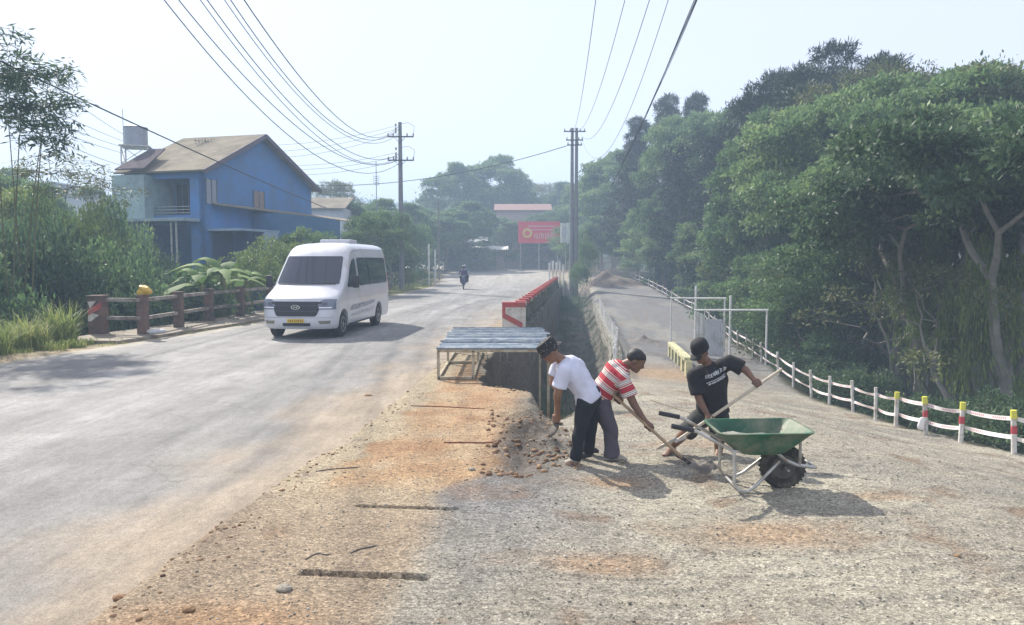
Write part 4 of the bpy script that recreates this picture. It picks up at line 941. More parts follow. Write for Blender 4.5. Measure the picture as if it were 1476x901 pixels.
# ---- utility poles
def pole(name, x, y, H, r0, r1, label):
    g = gz(x, y); root = empty(name, (x, y, g), 0, label, 'utility pole')
    MB().tube([(0, 0, -.5), (0, 0, H * .5), (0, 0, H)], [r0, (r0 + r1) / 2, r1], 14).build('shaft', POLEM, root, smooth=True)
    return root
p1 = pole('utility_pole', -7.70, 52, 11.55 - gz(-7.7, 52), .21, .12, 'single concrete utility pole with two metal crossarms on the left of the road')
g = p1.location.z
for z in (10.55, 8.95):
    ca = MB().beam((-.85, -.14, z - g), (.95, -.14, z - g), .07, .09); ca.beam((-.4, -.14, z - g), (0, -.12, z - g - .45), .03, .03).beam((.4, -.14, z - g), (0, -.12, z - g - .45), .03, .03)
    cao = ca.build('crossarm', DARKM, p1)
    for x in (-.8, -.45, .5, .92): MB().lathe([(.03, 0), (.06, .04), (.04, .09), (.06, .13), (.03, .2)], (x, -.14, z - g + .04), 8).build('insulator', INSUL, cao, smooth=True)
    q = [Vector((.12, -.1, z - g + .9)), Vector((.6, -.1, z - g + .95)), Vector((1.0, -.12, z - g + .7)), Vector((.95, -.14, z - g + .24))]
    MB().tube(q, .014, 5).build('jumper_wire', WIRE, p1)
for z in (11.35, 11.1, 10.9, 9.75, 9.4, 9.2, 9.05): MB().lathe([(.03, 0), (.07, .03), (.05, .08), (.07, .12), (.03, .2)], (-.28, -.12, z - g - .1), 8).build('insulator', INSUL, p1, smooth=True)
def twin(px, lb):
    p = at(px, 300, 62); q = pole('utility_pole', p.x, 62, 12.9 - gz(p.x, 62), .2, .12, lb); return q
t1 = twin(824.3, 'twin concrete utility pole carrying the crossarms, left one of the close pair'); t2 = twin(830.5, 'plain concrete pole right against the crossarm pole, right one of the close pair')
for z, w in ((12.6, .9), (11.9, .7), (11.5, .6)):
    cao = MB().beam((-w + .18, -.18, z - t1.location.z), (w + .18, -.18, z - t1.location.z), .08, .09).build('crossarm', DARKM, t1)
    for x in (-w * .9, -w * .4, w * .5, w * .9): MB().lathe([(.03, 0), (.06, .04), (.04, .09), (.03, .2)], (x + .18, -.18, z - t1.location.z + .04), 8).build('insulator', INSUL, cao, smooth=True)
q = at(542, 232, 66); gq = gz(q.x, 66); s_ = pole('antenna_mast', q.x, 66, q.z - gq, .05, .03, 'thin mast with a small lattice head between the blue house and the single pole'); s_['category'] = 'mast'
kk = MB()
for i in range(5):
    z = (q.z - gq) - 1.4 - i * .18; kk.beam((-.28, 0, z), (.28, 0, z + .12), .02, .02).beam((-.28, 0, z + .12), (.28, 0, z), .02, .02)
kk.build('lattice_head', DARKM, s_)
q = at(847, 243, 92); gq = gz(q.x, 92); s_ = pole('utility_pole', q.x, 92, q.z - gq, .12, .09, 'small distant pole with a single crossarm right of the twin poles')
MB().beam((-1.0, 0, q.z - gq - .3), (1.0, 0, q.z - gq - .3), .07, .08).build('crossarm', DARKM, s_)
for px, t, Y_, lb in ((632, 288, 72, 'dark wooden post behind the roadside bushes'), (627, 360, 62, 'thin pale post beside the dark wooden post'), (618, 352, 60, 'slim light post next to the low bushes at the bend')):
    p = at(px, t, Y_); g = gz(p.x, Y_); tag(MB().tube([(p.x, Y_, g - .2), (p.x, Y_, p.z)], .07, 8).build('wooden_post', BARK if px == 632 else WHITE, smooth=True), lb, 'post')

# ---- wires
def wire(A, B, sag, r, label, t1=1.0, n=42, parent=None, group=None, bundle=0):
    A = Vector(A); B = Vector(B); pts = []
    for i in range(n + 1):
        t = t1 * i / n; p = A.lerp(B, t); p.z -= 4 * sag * t * (1 - t); pts.append(p)
    k = MB().tube(pts, r, 6)
    for j in range(bundle):
        off = [Vector((.05 * math.cos(2 * j + i * .25), 0, .05 * math.sin(2 * j + i * .25))) for i in range(n + 1)]
        k.tube([p + o_ for p, o_ in zip(pts, off)], r * .7, 5)
    return tag(k.build('power_line', WIRE, smooth=True, fixn=False), label, 'cable', group)
WL = [((-7.77, 52, 11.33), (-5.73, 5.27, 10.72), 3.41, .015, 'topmost wire sagging from the head of the single pole'),
      ((-7.78, 52, 11.1), (-9.18, 7.89, 16.97), 5.2, .017, 'second wire down from the head of the single pole'),
      ((-7.64, 52, 10.91), (-9.43, 7.9, 16.98), 5.26, .014, 'third wire close below the second one at the single pole'),
      ((-7.79, 52, 9.4), (-10.08, 7.46, 17.0), 4.71, .017, 'thick wire from just above the lower crossarm of the single pole'),
      ((-7.8, 52, 9.21), (-9.66, 5.37, 16.95), 4.99, .014, 'wire paired with the thick one above the lower crossarm'),
      ((-7.65, 52, 9.07), (-11.34, 7.96, 16.98), 4.78, .017, 'wire from the lower crossarm, second from the outside'),
      ((-7.56, 52, 8.93), (-11.3, 7.95, 16.99), 5.43, .017, 'thin outermost wire sagging lowest from the single pole')]
for A, B, s, r, lb in WL: wire(A, B, s, r, lb, group='wires from the single pole over the road')
WR = [((5.01, 61.8, 12.6), (.96, -3.12, 13.05), 2.49, .012, 'leftmost of the thin wires rising from the twin poles'), ((5.18, 61.8, 12.6), (3.26, 7.78, 14.56), 3.02, .012, 'second thin wire rising from the twin poles'),
      ((5.69, 61.8, 12.26), (3.56, 3.75, 14.71), 4.01, .012, 'third thin wire, sagging past the right of the twin poles'), ((5.69, 61.8, 12.04), (4.08, 3.61, 16.97), 6.4, .010, 'faint fourth wire between the thin wires and the black bundle')]
for A, B, s, r, lb in WR: wire(A, B, s, r, lb, group='wires from the twin poles')
wire((8.12, 62, 7.98), (4.68, 3.93, 12.53), .54, .022, 'thick black twisted cable bundle running down into the tree row', bundle=2)
# wires to the left behind the house roof and between poles
def wpx(a, b, Ya, Yb, sag, r, lb, gr=None): wire(at(a[0], a[1], Ya), at(b[0], b[1], Yb), sag, r, lb, n=24, group=gr)
GL = 'thin wires running from the single pole behind the blue house'
for i, (ya, yb, s) in enumerate([(181, 205, .7), (186, 214, .8), (192, 222, .9), (220, 226, .8), (226, 232, .8), (232, 238, .9)]):
    wpx((572, ya), (300, yb), 52, 62, s, .012, ['highest', 'second', 'third', 'fourth', 'fifth', 'lowest'][i] + ' of the thin wires running behind the blue house roof', GL)
wpx((818, 210), (300, 250), 61.5, 75, 2.1, .03, 'long cable slung between the twin poles and the far side of the blue house')
wpx((0, 88), (470, 300), 19, 44, .1, .022, 'dark cable crossing diagonally in front of the blue house')
for i, (a, b) in enumerate([((40, 140), (182, 205)), ((75, 173), (182, 213)), ((60, 178), (182, 222)), ((90, 205), (182, 240)), ((75, 122), (182, 196))]):
    wpx(a, b, 30, 46, .1, .012, 'thin wire left of the water tank, ' + ['second from the top', 'middle one', 'fourth from the top', 'lowest', 'topmost'][i], 'thin wires left of the water tank')

# ---- blue house
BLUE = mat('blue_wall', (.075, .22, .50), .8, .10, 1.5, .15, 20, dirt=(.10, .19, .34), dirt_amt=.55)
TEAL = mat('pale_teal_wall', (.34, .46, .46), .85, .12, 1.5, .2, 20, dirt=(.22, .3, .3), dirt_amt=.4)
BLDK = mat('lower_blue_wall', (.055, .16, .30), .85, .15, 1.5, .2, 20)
def roof_mat(name, col, sc=7):
    m = mat(name, col, .95, .22, 1.2, .1, 30, spec=.1, dirt=tuple(c * .6 for c in col), dirt_amt=.4)
    nt = m.node_tree; b = nt.nodes['Principled BSDF']; wv = N(nt, 'ShaderNodeTexWave', Scale=sc, Distortion=.0); wv.bands_direction = 'X'; tc = nt.nodes['Texture Coordinate']; nt.links.new(tc.outputs['Object'], wv.inputs['Vector'])
    bp_ = N(nt, 'ShaderNodeBump', Strength=.6, Distance=.05); nt.links.new(wv.outputs[0], bp_.inputs['Height']); nt.links.new(bp_.outputs[0], b.inputs['Normal']); return m
TIN = roof_mat('fibro_roof', (.30, .265, .20), 3.0); DTIN = roof_mat('dark_roof', (.13, .11, .12))
C0 = Vector((-15.64, 38, 0)); ga = Vector((.265, .964, 0)).normalized(); fb_ = Vector((-.964, .265, 0)).normalized()
ang = math.atan2(ga.y, ga.x)            # house local x runs along the gable, local y along the front (to the left)
house = empty('house', (C0.x, C0.y, -2.6), ang, 'bright blue two storey gabled house with a pale sloping roof and brown shutters', 'house')
GW, HL, EZ, RZ = 10.5, 4.7, 6.7 + 2.6, 9.05 + 2.6
w_ = MB()
w_.prism([(0, 0), (GW, 0), (GW, EZ), (GW * .47, RZ), (0, EZ)], 'y', 0, .2)            # gable wall faces -y local
w_.box((GW / 2, HL, EZ / 2), (GW, .2, EZ)).box((GW - .1, HL / 2, EZ / 2), (.2, HL - .2, EZ))
w_.box((.1, .38, EZ / 2), (.2, .76, EZ)).box((.1, HL / 2 + .38, EZ - .22), (.2, HL - .76, .44)).box((.1, HL / 2 + .38, 6.75), (.2, HL - .76, .5)).box((.1, HL / 2 + .38, 1.8), (.2, HL - .76, 3.6)).box((.1, HL - .1, 6.5), (.2, .3, 5.6))
wo = w_.build('wall', BLUE, house)
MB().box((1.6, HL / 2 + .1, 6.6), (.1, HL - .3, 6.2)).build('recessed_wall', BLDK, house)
for (ya, yb) in ((-.45, HL + .3),):
    for sx, (x0, z0, x1, z1) in enumerate(((-.45, EZ - .18, GW * .47, RZ + .06), (GW + .45, EZ - .20, GW * .47, RZ + .06))):
        k = MB(); d = Vector((x1 - x0, 0, z1 - z0)).normalized(); n_ = Vector((-d.z, 0, d.x)) * (1 if sx == 0 else -1)
        P_ = [Vector((x0, ya, z0)), Vector((x0, yb, z0)), Vector((x1, yb, z1)), Vector((x1, ya, z1))]
        k.add(P_ + [p + n_ * .09 for p in P_], [(0, 1, 2, 3), (4, 7, 6, 5), (0, 4, 5, 1), (1, 5, 6, 2), (2, 6, 7, 3), (3, 7, 4, 0)]); ro = k.build('roof', TIN, house)
        MB().beam((x0, ya - .03, z0 - .03), (x1, ya - .03, z1 - .03), .06, .24).build('barge_board', mat('barge', (.12, .10, .12), .8), ro)
SHUT = mat('brown_shutter', (.30, .22, .18), .7, .2, 8, .2, 30); 
def win(parent, x, z, w, h, y=-.02, m=SHUT, name='window', axis='y'):
    k = MB().box((x, y, z), (w, .06, h)) if axis == 'y' else MB().box((y, x, z), (.06, w, h))
    o = k.build(name, m, parent); f_ = MB()
    for dx in (-w / 2, 0, w / 2):
        f_.box((x + dx, y - .03, z), (.06, .05, h + .1)) if axis == 'y' else f_.box((y - .03, x + dx, z), (.05, .06, h + .1))
    f_.build('frame', mat('win_frame', (.10, .14, .2), .7), o); return o
win(house, 4.75, 8.05, 1.0, 1.05)
win(house, .62, 8.2, .85, 1.25, m=mat('grey_shutter', (.32, .34, .38), .7, .1, 8))
for y_ in (1.35, 2.4): win(house, y_, 7.95, .75, 1.5, 1.53, GLASSD, 'window', 'x')
for z in (7.12, 7.28, 7.44): MB().tube([(.05, .78, z), (.05, 3.0, z)], .02, 6).build('balcony_rail', STEEL, house)
MB().box((-.55, 2.9, 6.72), (1.3, 5.4, .16)).build('balcony_slab', mat('slab', (.30, .38, .42), .85), house)
for y_ in (.9, 1.2, 3.2): MB().tube([(-.9, y_, -.5), (-.9, y_, 6.65)], .05, 8).build('porch_post', STEEL, house)
# small canopy and shutters low on the gable
MB().box((2.0, -1.0, 6.25), (3.4, 2.0, .12)).build('canopy', mat('canopy_pale', (.30, .40, .50), .6), house)
MB().box((1.4, -.05, 4.8), (1.6, .1, 2.8)).build('door', mat('door_dk', (.05, .09, .16), .7), house)
MB().box((2.9, -1.95, 4.7), (1.3, .08, 3.0)).build('shutter_door', mat('shutter_pale', (.36, .46, .56), .7, .1, 3), house)
MB().tube([(3.65, -1.9, -.5), (3.65, -1.9, 6.2)], .05, 8).build('canopy_post', STEEL, house)
# lean-to along the gable
lt = empty('lean_to', tuple(C0 - fb_ * .03 + Vector((0, 0, -2.6))), ang, 'dark blue shed with a long sloping tin roof against the gable of the blue house', 'shed')
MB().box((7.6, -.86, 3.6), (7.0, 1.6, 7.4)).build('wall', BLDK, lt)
def slab(P_, th, name, m, parent):
    P_ = [Vector(p) for p in P_]; return MB().add(P_ + [p + Vector((0, 0, th)) for p in P_], [(0, 1, 2, 3), (4, 7, 6, 5), (0, 4, 5, 1), (1, 5, 6, 2), (2, 6, 7, 3), (3, 7, 4, 0)]).build(name, m, parent)
slab([(.6, -.02, 7.6), (18.5, -.02, 7.5), (18.5, -2.6, 7.0), (.6, -.5, 7.5)], .07, 'roof', TIN, lt)
# pale annex on the left with the tank tower
ax_ = empty('annex', tuple(C0 + fb_ * 3.0 + Vector((0, 0, -2.6))), ang, 'pale teal flat roofed block attached to the left of the blue house', 'building')
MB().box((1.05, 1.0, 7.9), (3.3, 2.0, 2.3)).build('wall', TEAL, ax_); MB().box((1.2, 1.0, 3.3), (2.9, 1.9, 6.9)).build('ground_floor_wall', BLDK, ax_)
MB().box((.6, 1.1, 6.68), (4.2, 2.5, .13)).build('awning', mat('slab', (.30, .38, .42), .85), ax_)
slab([(-.9, -.3, 9.25), (-.9, 1.5, 9.25), (1.6, 1.5, 10.6), (1.6, .5, 10.6)], .08, 'roof', DTIN, ax_)
tq = at(198, 255, 41.5)
tw = empty('tank_tower', (tq.x, tq.y, tq.z - .3), .3, 'steel lattice tower standing on the pale block', 'tower')
hT = at(198, 213, 41.5).z - tq.z + .3
for x in (-.65, .65):
    for y_ in (-.65, .65): MB().beam((x, y_, 0), (x, y_, hT), .06, .06).build('leg', STEEL, tw)
bx = MB()
for z0, z1 in ((0, hT / 2), (hT / 2, hT)):
    for (a, b) in (((-.65, -.65), (.65, -.65)), ((.65, -.65), (.65, .65)), ((-.65, .65), (.65, .65)), ((-.65, -.65), (-.65, .65))):
        bx.beam((a[0], a[1], z0), (b[0], b[1], z1), .035, .035).beam((b[0], b[1], z0), (a[0], a[1], z1), .035, .035).beam((a[0], a[1], z1), (b[0], b[1], z1), .05, .05)
bx.build('bracing', STEEL, tw); MB().box((0, 0, hT + .03), (1.5, 1.5, .06)).build('platform', STEEL, tw)
TK = mat('tank_steel', (.30, .32, .36), .4, .12, 3, .1, 20, metal=.5)
tk = empty('water_tank', (tq.x, tq.y, tq.z - .3 + hT + .06), .3, 'grey cylindrical steel water tank on top of the lattice tower', 'water tank')
pr = []
for i in range(9): z = i * .115; pr += [(.60, z), (.585, z + .06)]
MB().lathe(pr + [(.6, 1.0)], (0, 0, 0), 22).build('drum', TK, tk, smooth=True); MB().lathe([(.62, 1.0), (.62, 1.03), (.3, 1.12), (.05, 1.14)], (0, 0, 0), 22).build('lid', TK, tk, smooth=True)
MB().tube([(-.62, 0, 0), (-.62, 0, 2.0)], .02, 6).build('vent_pipe', STEEL, tk)
# roof aerial
aq = at(296, 205, 42.5); rq = empty('roof_aerial', (aq.x, aq.y, aq.z - .25), .4, 'spiky television aerial on the ridge of the blue house', 'aerial')
MB().tube([(0, 0, -.2), (0, 0, .45)], .02, 6).build('mast', DARKM, rq); kk = MB().beam((-.6, 0, .3), (.7, 0, .3), .03, .03)
for x in np.arange(-.5, .6, .16): kk.beam((x, -.3, .3 + .1 * math.sin(x * 9)), (x, .3, .3 - .1 * math.sin(x * 9)), .02, .02).beam((x, 0, .18), (x, 0, .44), .02, .02)
kk.build('elements', DARKM, rq)
# low white houses far left
def low_house(pxl, pxr, top, Y_, roofc, label, wallc, flat=True, parap=0):
    a = at(pxl, top, Y_); b = at(pxr, top, Y_ + 1.5); g = min(gz(a.x, Y_), gz(b.x, Y_)) - .5; root = empty('house', ((a.x + b.x) / 2, Y_ + 2.5, g), 0, label, 'house')
    W_ = b.x - a.x; H_ = a.z - g
    MB().box((0, 0, H_ / 2), (W_, 5, H_)).build('wall', wallc, root)
    if flat: MB().box((0, 0, H_ + .06), (W_ + .3, 5.3, .12)).build('roof', roofc, root)
    else: slab([(-W_ / 2 - .3, -2.9, H_ - .1), (W_ / 2 + .3, -2.9, H_ - .1), (W_ / 2 + .3, .4, H_ + 1.0), (-W_ / 2 - .3, .4, H_ + 1.0)], .1, 'roof', roofc, root)
    n = max(2, int(W_ / 2.2))
    for i in range(n): 
        x = -W_ / 2 + W_ * (i + .5) / n; o = MB().box((x, -2.52, H_ * .62), (.9, .06, 1.0)).build('window', GLASSD, root)
    return root
PW = mat('pale_wall', (.55, .58, .62), .85, .08, 1, .1, 20)
low_house(60, 178, 284, 56, mat('grey_roof', (.36, .38, .42), .7), 'long low whitish house with a flat grey roof seen over the ravine bushes', PW)
low_house(62, 92, 264, 60, PW, 'small white block rising behind the long low house', PW)
low_house(150, 232, 300, 50, mat('grey_roof', (.36, .38, .42), .7), 'low pale outbuilding between the white house and the blue house', PW)
low_house(440, 500, 300, 62, TIN, 'low pale house with a grey roof right of the blue gable', PW, False)

# ---- far end of the road
rp_ = low_house(715, 792, 303, 108, mat('red_tile', (.26, .15, .13), .8, .15, 3), 'house with a faded red tiled roof behind the red banner', mat('pinkish_wall', (.45, .35, .33), .85), False)
low_house(640, 700, 352, 100, mat('grey_roof', (.36, .38, .42), .7), 'dim shopfront under the trees beyond the bend', mat('dim_wall', (.22, .24, .28), .85), False)
# market awning
aw = empty('market_stall', (at(705, 370, 97).x, 97, gz(at(705, 370, 97).x, 97)), 0, 'market stall under a ragged whitish awning at the road bend', 'market stall')
zt = at(705, 356, 97).z - aw.location.z; V = []; n = 12; W_ = 5.0
for i in range(n + 1):
    x = -W_ / 2 + W_ * i / n; s = .06 * math.sin(i * 1.1); V += [(x, -1.4, zt - .35 + s * .5), (x, 0, zt + .1 + s), (x, 1.4, zt - .3 + s * .4)]
slabF = []
for i in range(n): slabF += [(3 * i, 3 * i + 3, 3 * i + 4, 3 * i + 1), (3 * i + 1, 3 * i + 4, 3 * i + 5, 3 * i + 2)]
o = MB().add(V, slabF).build('awning', WHITE, aw, fixn=False); o.modifiers.new('s', 'SOLIDIFY').thickness = .03
for x in (-2.3, -.8, .8, 2.3): MB().tube([(x, -1.3, -.1), (x, -1.3, zt - .2)], .04, 6).build('post', DARKM, aw)
MB().box((0, 0, .45), (4.4, 1.0, .9)).build('counter', mat('stall_wood', (.25, .2, .17), .8), aw)
tq2 = at(640, 352, 60)
# red banner
Yb = 96; c_ = at(777, 335, Yb); g_ = gz(c_.x, Yb); wB = 60 / FPX * Yb; hB = 31 / FPX * Yb
bb = empty('billboard', (c_.x, Yb, g_), 0, 'large red banner with a yellow emblem and white lettering at the road end', 'billboard')
zc = c_.z - g_
BR = mat('banner_red', (.70, .03, .05), .6, .06, 2, 0); BY = mat('banner_yellow', (.75, .55, .12), .6, .06, 2, 0); BWt = mat('banner_white', (.75, .68, .68), .6, .05, 2, 0)
pn = MB().box((0, 0, zc), (wB, .08, hB)).build('panel', BR, bb)
for x in (-wB / 2 + .3, 0, wB / 2 - .3): MB().tube([(x, .12, -.3), (x, .12, zc + hB / 2)], .07, 8).build('post', STEEL, bb)
MB().box((.25, -.05, zc + hB * .28), (wB * .62, .02, .16)).build('text_line', mat('banner_pink', (.70, .38, .42), .6, .05, 2, 0), pn); MB().box((.35, -.05, zc + hB * .12), (wB * .6, .02, .10)).build('text_line', mat('banner_pink', (.7, .38, .42), .6), pn)
MB().lathe([(.02, 0), (.62, 0), (.62, .02), (.02, .02)], (-wB * .28, -.065, zc - .1), 20, 'y').build('emblem', BY, pn); MB().lathe([(.02, 0), (.34, 0), (.34, .01), (.02, .01)], (-wB * .28, -.078, zc - .1), 16, 'y').build('emblem_centre', BR, pn)
def text(s, size, m, parent, loc, rot, name='lettering', ext=.004, shear=0.0, sx=1.0):
    cu = bpy.data.curves.new(name, 'FONT'); cu.body = s; cu.size = size; cu.extrude = ext; cu.align_x = 'CENTER'; cu.align_y = 'CENTER'; cu.shear = shear
    to = bpy.data.objects.new('tmp', cu); COL.objects.link(to); dg = bpy.context.evaluated_depsgraph_get(); me = bpy.data.meshes.new_from_object(to.evaluated_get(dg)); bpy.data.objects.remove(to)
    me.materials.clear(); me.materials.append(m); o = bpy.data.objects.new(name, me); COL.objects.link(o); o.parent = parent; o.location = loc; o.rotation_euler = rot; o.scale = (sx, 1, 1); return o
# the lower line of the banner: a row of narrow upright white strokes as the photo shows
kk = MB(); rs_ = random.Random(3); x = -.55
while x < 2.45:
    h = rs_.uniform(.45, .85); kk.box((x, -.055, zc - .45), (.07, .02, h)); 
    if rs_.random() < .6: kk.box((x + .12, -.055, zc - .45 + rs_.uniform(-.3, .3)), (.22, .02, .08))
    x += rs_.uniform(.2, .34)
kk.build('lettering', BWt, pn)
# white signboard
Yc = 84; c_ = at(816, 336, Yc); g_ = gz(c_.x, Yc); sg = empty('signboard', (c_.x, Yc, g_), .5, 'tall white double signboard on a post right of the red banner', 'signboard')
MB().box((-.3, 0, c_.z - g_), (.8, .12, 2.2)).build('panel', WHITE, sg); MB().box((.35, -.1, c_.z - g_ - .1), (.5, .12, 2.5)).build('panel', mat('white_green', (.62, .72, .62), .6), sg); MB().tube([(0, .1, -.2), (0, .1, c_.z - g_)], .06, 8).build('post', STEEL, sg)
kk = MB()
for i in range(4): kk.box((-.5 + i * .15, -.065, c_.z - g_ + .1), (.05, .01, 1.3))
kk.build('lettering', mat('sign_grey', (.35, .38, .5), .6), sg)
# white picket posts at the end of the road wall
for i, (px, t) in enumerate([(792, 379), (797, 376), (802, 378), (807, 377), (812, 381)]):
    Y_ = 58 + i * .8; p = at(px, t, Y_); g = gz(p.x, Y_); tag(MB().box((p.x, Y_, (p.z + g) / 2 - .05), (.13, .13, p.z - g + .1)).build('marker_post', WHITE, bevel=.01), ['first white painted marker post nearest the balustrade end', 'second white marker post past the balustrade', 'middle white marker post at the ditch head', 'fourth white marker post at the ditch head', 'last white marker post nearest the lower road'][i], 'post', 'white marker posts at the balustrade end')
# rubble and stacked boards at the head of the lower road
def pile(name, c, rx, ry, h, m, label, cat, seed, n=26):
    rg = np.random.default_rng(seed); V = []; F = []; 
    for j in range(n + 1):
        for i in range(n + 1):
            u, v = i / n * 2 - 1, j / n * 2 - 1; d = math.hypot(u, v); z = h * max(0, 1 - d) ** 1.1 * (1 + .3 * math.sin(7 * u + seed) * math.cos(6 * v)) + rg.normal() * .03 * h * (d < .9)
            x, y_ = c[0] + u * rx, c[1] + v * ry; V.append((x, y_, gz(x, y_) - .02 + z))
    for j in range(n):
        for i in range(n): a = j * (n + 1) + i; F.append((a, a + 1, a + n + 2, a + n + 1))
    return tag(MB().add(V, F).build(name, m, smooth=True, fixn=False), label, cat)
sand = mat('sand_heap', (.16, .145, .13), .95, .25, 9, .6, 60, bdist=.02)
p = at(928, 488, 33); pile('gravel_heap', (p.x, 33), .85, .8, .26, sand, 'small dark gravel heap in the middle of the lower road', 'heap', 2)
p = at(880, 402, 66); pile('earth_heap', (p.x, 66), 3.2, 2.0, 1.2, mat('earth_heap', (.2, .16, .13), .95, .3, 4, .6, 20), 'brown heap of earth and stone at the head of the lower road', 'heap', 3)
p = at(805, 412, 55); 
for i in range(7):
    px = 862 + i * 8; p = at(px, 392 - (i % 3) * 3, 70 + (i % 2) * 1.5); g = gz(p.x, p.y)
    k = MB()
    for j in range(3 + i % 3): k.beam((p.x - 1.0 + rnd.uniform(-.2, .2), p.y, g + .45 + j * .16), (p.x + 1.0, p.y + rnd.uniform(-.5, .5), g + .48 + j * .16 + rnd.uniform(-.05, .1)), .25, .05)
    tag(k.build('board_pile', mat('old_boards', (.34, .31, .29), .85, .25, 4)), 'stack of grey boards on the rubble, ' + ['first from the ditch', 'second from the ditch', 'third from the ditch', 'middle one', 'third from the shed', 'second from the shed', 'nearest the shed'][i], 'boards', 'stacked boards at the head of the lower road')
# picket screen above the rubble
p = at(880, 372, 76); g = gz(p.x, 76); k = MB()
for i in range(26): k.box((p.x - 1.8 + i * .16, 76, g + 1.1), (.07, .04, 1.9))
k.box((p.x + .2, 76.05, g + 1.5), (4.2, .05, .08)); tag(k.build('picket_fence', mat('old_boards', (.34, .31, .29), .85)), 'dark picket fence behind the stacked boards', 'fence')
# open shed
sa, sb = at(946, 362, 66), at(1002, 360, 63); g = gz(sa.x + 1.5, 65)
sh = empty('open_shed', ((sa.x + sb.x) / 2, 65, g), 0, 'dark open shed with a flat tin roof beside the far tape fence', 'shed')
W_ = sb.x - sa.x; zt = sa.z - g
for x in (-W_ / 2, 0, W_ / 2):
    for y_ in (-1.3, 1.3): MB().beam((x, y_, -.3), (x, y_, zt), .1, .1).build('post', DARKM, sh)
MB().box((0, 0, zt + .05), (W_ + .5, 3.2, .09)).build('roof', m_cor, sh); MB().box((0, 1.35, zt / 2), (W_, .06, zt)).build('back_wall', mat('dark_boards', (.06, .07, .09), .8), sh)
# concrete water channel line, a hose across the lower road
hs = [at(918, 440, 40), at(935, 458, 35), at(950, 480, 31)]
k = MB().tube([(p_.x, p_.y, gz(p_.x, p_.y) + .02) for p_ in [at(905, 425, 46)] + hs], .010, 5); tag(k.build('hose', m_conc), 'pale hose lying along the lower road', 'hose')
k = MB().tube([(x, y, gz(x, y) + .018) for x, y in [(2.55, 13.6), (2.75, 12.2), (3.0, 10.8), (3.0, 9.8)]], .008, 6); tag(k.build('cord', m_conc), 'pale cord lying on the gravel behind the workers', 'cord')
# ================================================================ VAN
PAINT = mat('van_paint', (.62, .63, .67), .3, .05, 1.5, 0, coat=.7, dirt=(.50, .48, .45), dirt_amt=.3)
BLK = mat('black_plastic', (.018, .018, .022), .45, .1, 20, .1, 60)
CHROME = mat('chrome', (.7, .7, .72), .15, .03, 5, 0, metal=1)
RUB = mat('tyre_rubber', (.022, .021, .02), .85, .15, 20, .2, 60)
LAMP = mat('lamp_lens', (.16, .18, .23), .1, .05, 20, 0, spec=.8)
ALLOY = mat('alloy', (.45, .45, .46), .35, .05, 10, 0, metal=.7)
VL, VW = 6.0, 1.01
def fz(z):     # front profile (distance back from the nose) by height
    return float(np.interp(z, [.28, .36, .55, .80, .98, 1.08, 1.20, 1.32, 1.42, 2.20, 2.36, 2.50, 2.58, 2.62], [.10, .03, 0, .03, .06, .13, .42, .68, .84, 1.52, 1.70, 1.98, 2.35, 2.9]))
def rz_(z): return VL - float(np.interp(z, [.28, .4, 1.2, 2.3, 2.52, 2.62], [.06, 0, .0, .10, .22, .7]))
def wz(z): return float(np.interp(z, [.28, .36, .6, 1.1, 1.5, 2.2, 2.42, 2.52, 2.58, 2.62], [.95, .985, 1.0, 1.01, .99, .90, .86, .80, .68, .35]))
ND, NN = .42, 2.5
def front_x(y, z):
    t = min(1, abs(y) / wz(z)); return fz(z) + ND * (1 - (1 - t ** NN) ** (1 / NN)) * (1 if z < 1.1 else .85)
van = empty('van', (-5.68, 19.5, .004), 0, 'white high roof passenger van with dark glass and black grille driving on the road', 'van')
van.rotation_euler = (0, 0, math.atan2(.083, .9965) * -1)
def vp(x, y, z): return (y, x, z)            # local: nose at y=0, rear at +y ; across = x (photo right is +x)
zl = [.28, .32, .36, .45, .55, .68, .80, .90, .98, 1.03, 1.08, 1.14, 1.20, 1.26, 1.32, 1.37, 1.42, 1.6, 1.8, 2.0, 2.2, 2.28, 2.36, 2.43, 2.50, 2.55, 2.585, 2.61, 2.62]
NF, NS, NR = 17, 22, 13
rings = []
for z in zl:
    w = wz(z); ring = []
    for i in range(NF):
        a = -1 + 2 * i / (NF - 1); y = w * math.sin(a * math.pi / 2); ring.append(vp(front_x(y, z), y, z))
    xf = front_x(w, z); xr = rz_(z) - .16
    for i in range(1, NS): ring.append(vp(xf + (xr - xf) * i / NS, w, z))
    for i in range(NR):
        a = 1 - 2 * i / (NR - 1); y = w * math.sin(a * math.pi / 2); t = min(1, abs(y) / w); ring.append(vp(rz_(z) - .16 * (1 - (1 - t ** 3) ** (1 / 3)), y, z))
    for i in range(1, NS): ring.append(vp(xr + (xf - xr) * i / NS, -w, z))
    rings.append(ring)
m_ = len(rings[0]); kv = MB(); kv.v = [p for r_ in rings for p in r_]
for j in range(len(zl) - 1):
    for i in range(m_): i2 = (i + 1) % m_; kv.f.append((j * m_ + i, j * m_ + i2, (j + 1) * m_ + i2, (j + 1) * m_ + i))
kv.f.append(tuple(range(m_))); kv.f.append(tuple((len(zl) - 1) * m_ + i for i in range(m_)))
body = kv.build('body', PAINT, van, smooth=True)
WH = [(.95, 1), (.95, -1), (4.62, 1), (4.62, -1)]; WR_ = .345
cut = MB()
for x, s_ in WH: cut.lathe([(WR_ + .075, -.30), (WR_ + .075, .30)], vp(x, s_ * .86, WR_ + .01), 26, 'x')
co = cut.build('cut', None); co.parent = van
bm_ = body.modifiers.new('b', 'BOOLEAN'); bm_.object = co; bm_.operation = 'DIFFERENCE'; bm_.solver = 'EXACT'
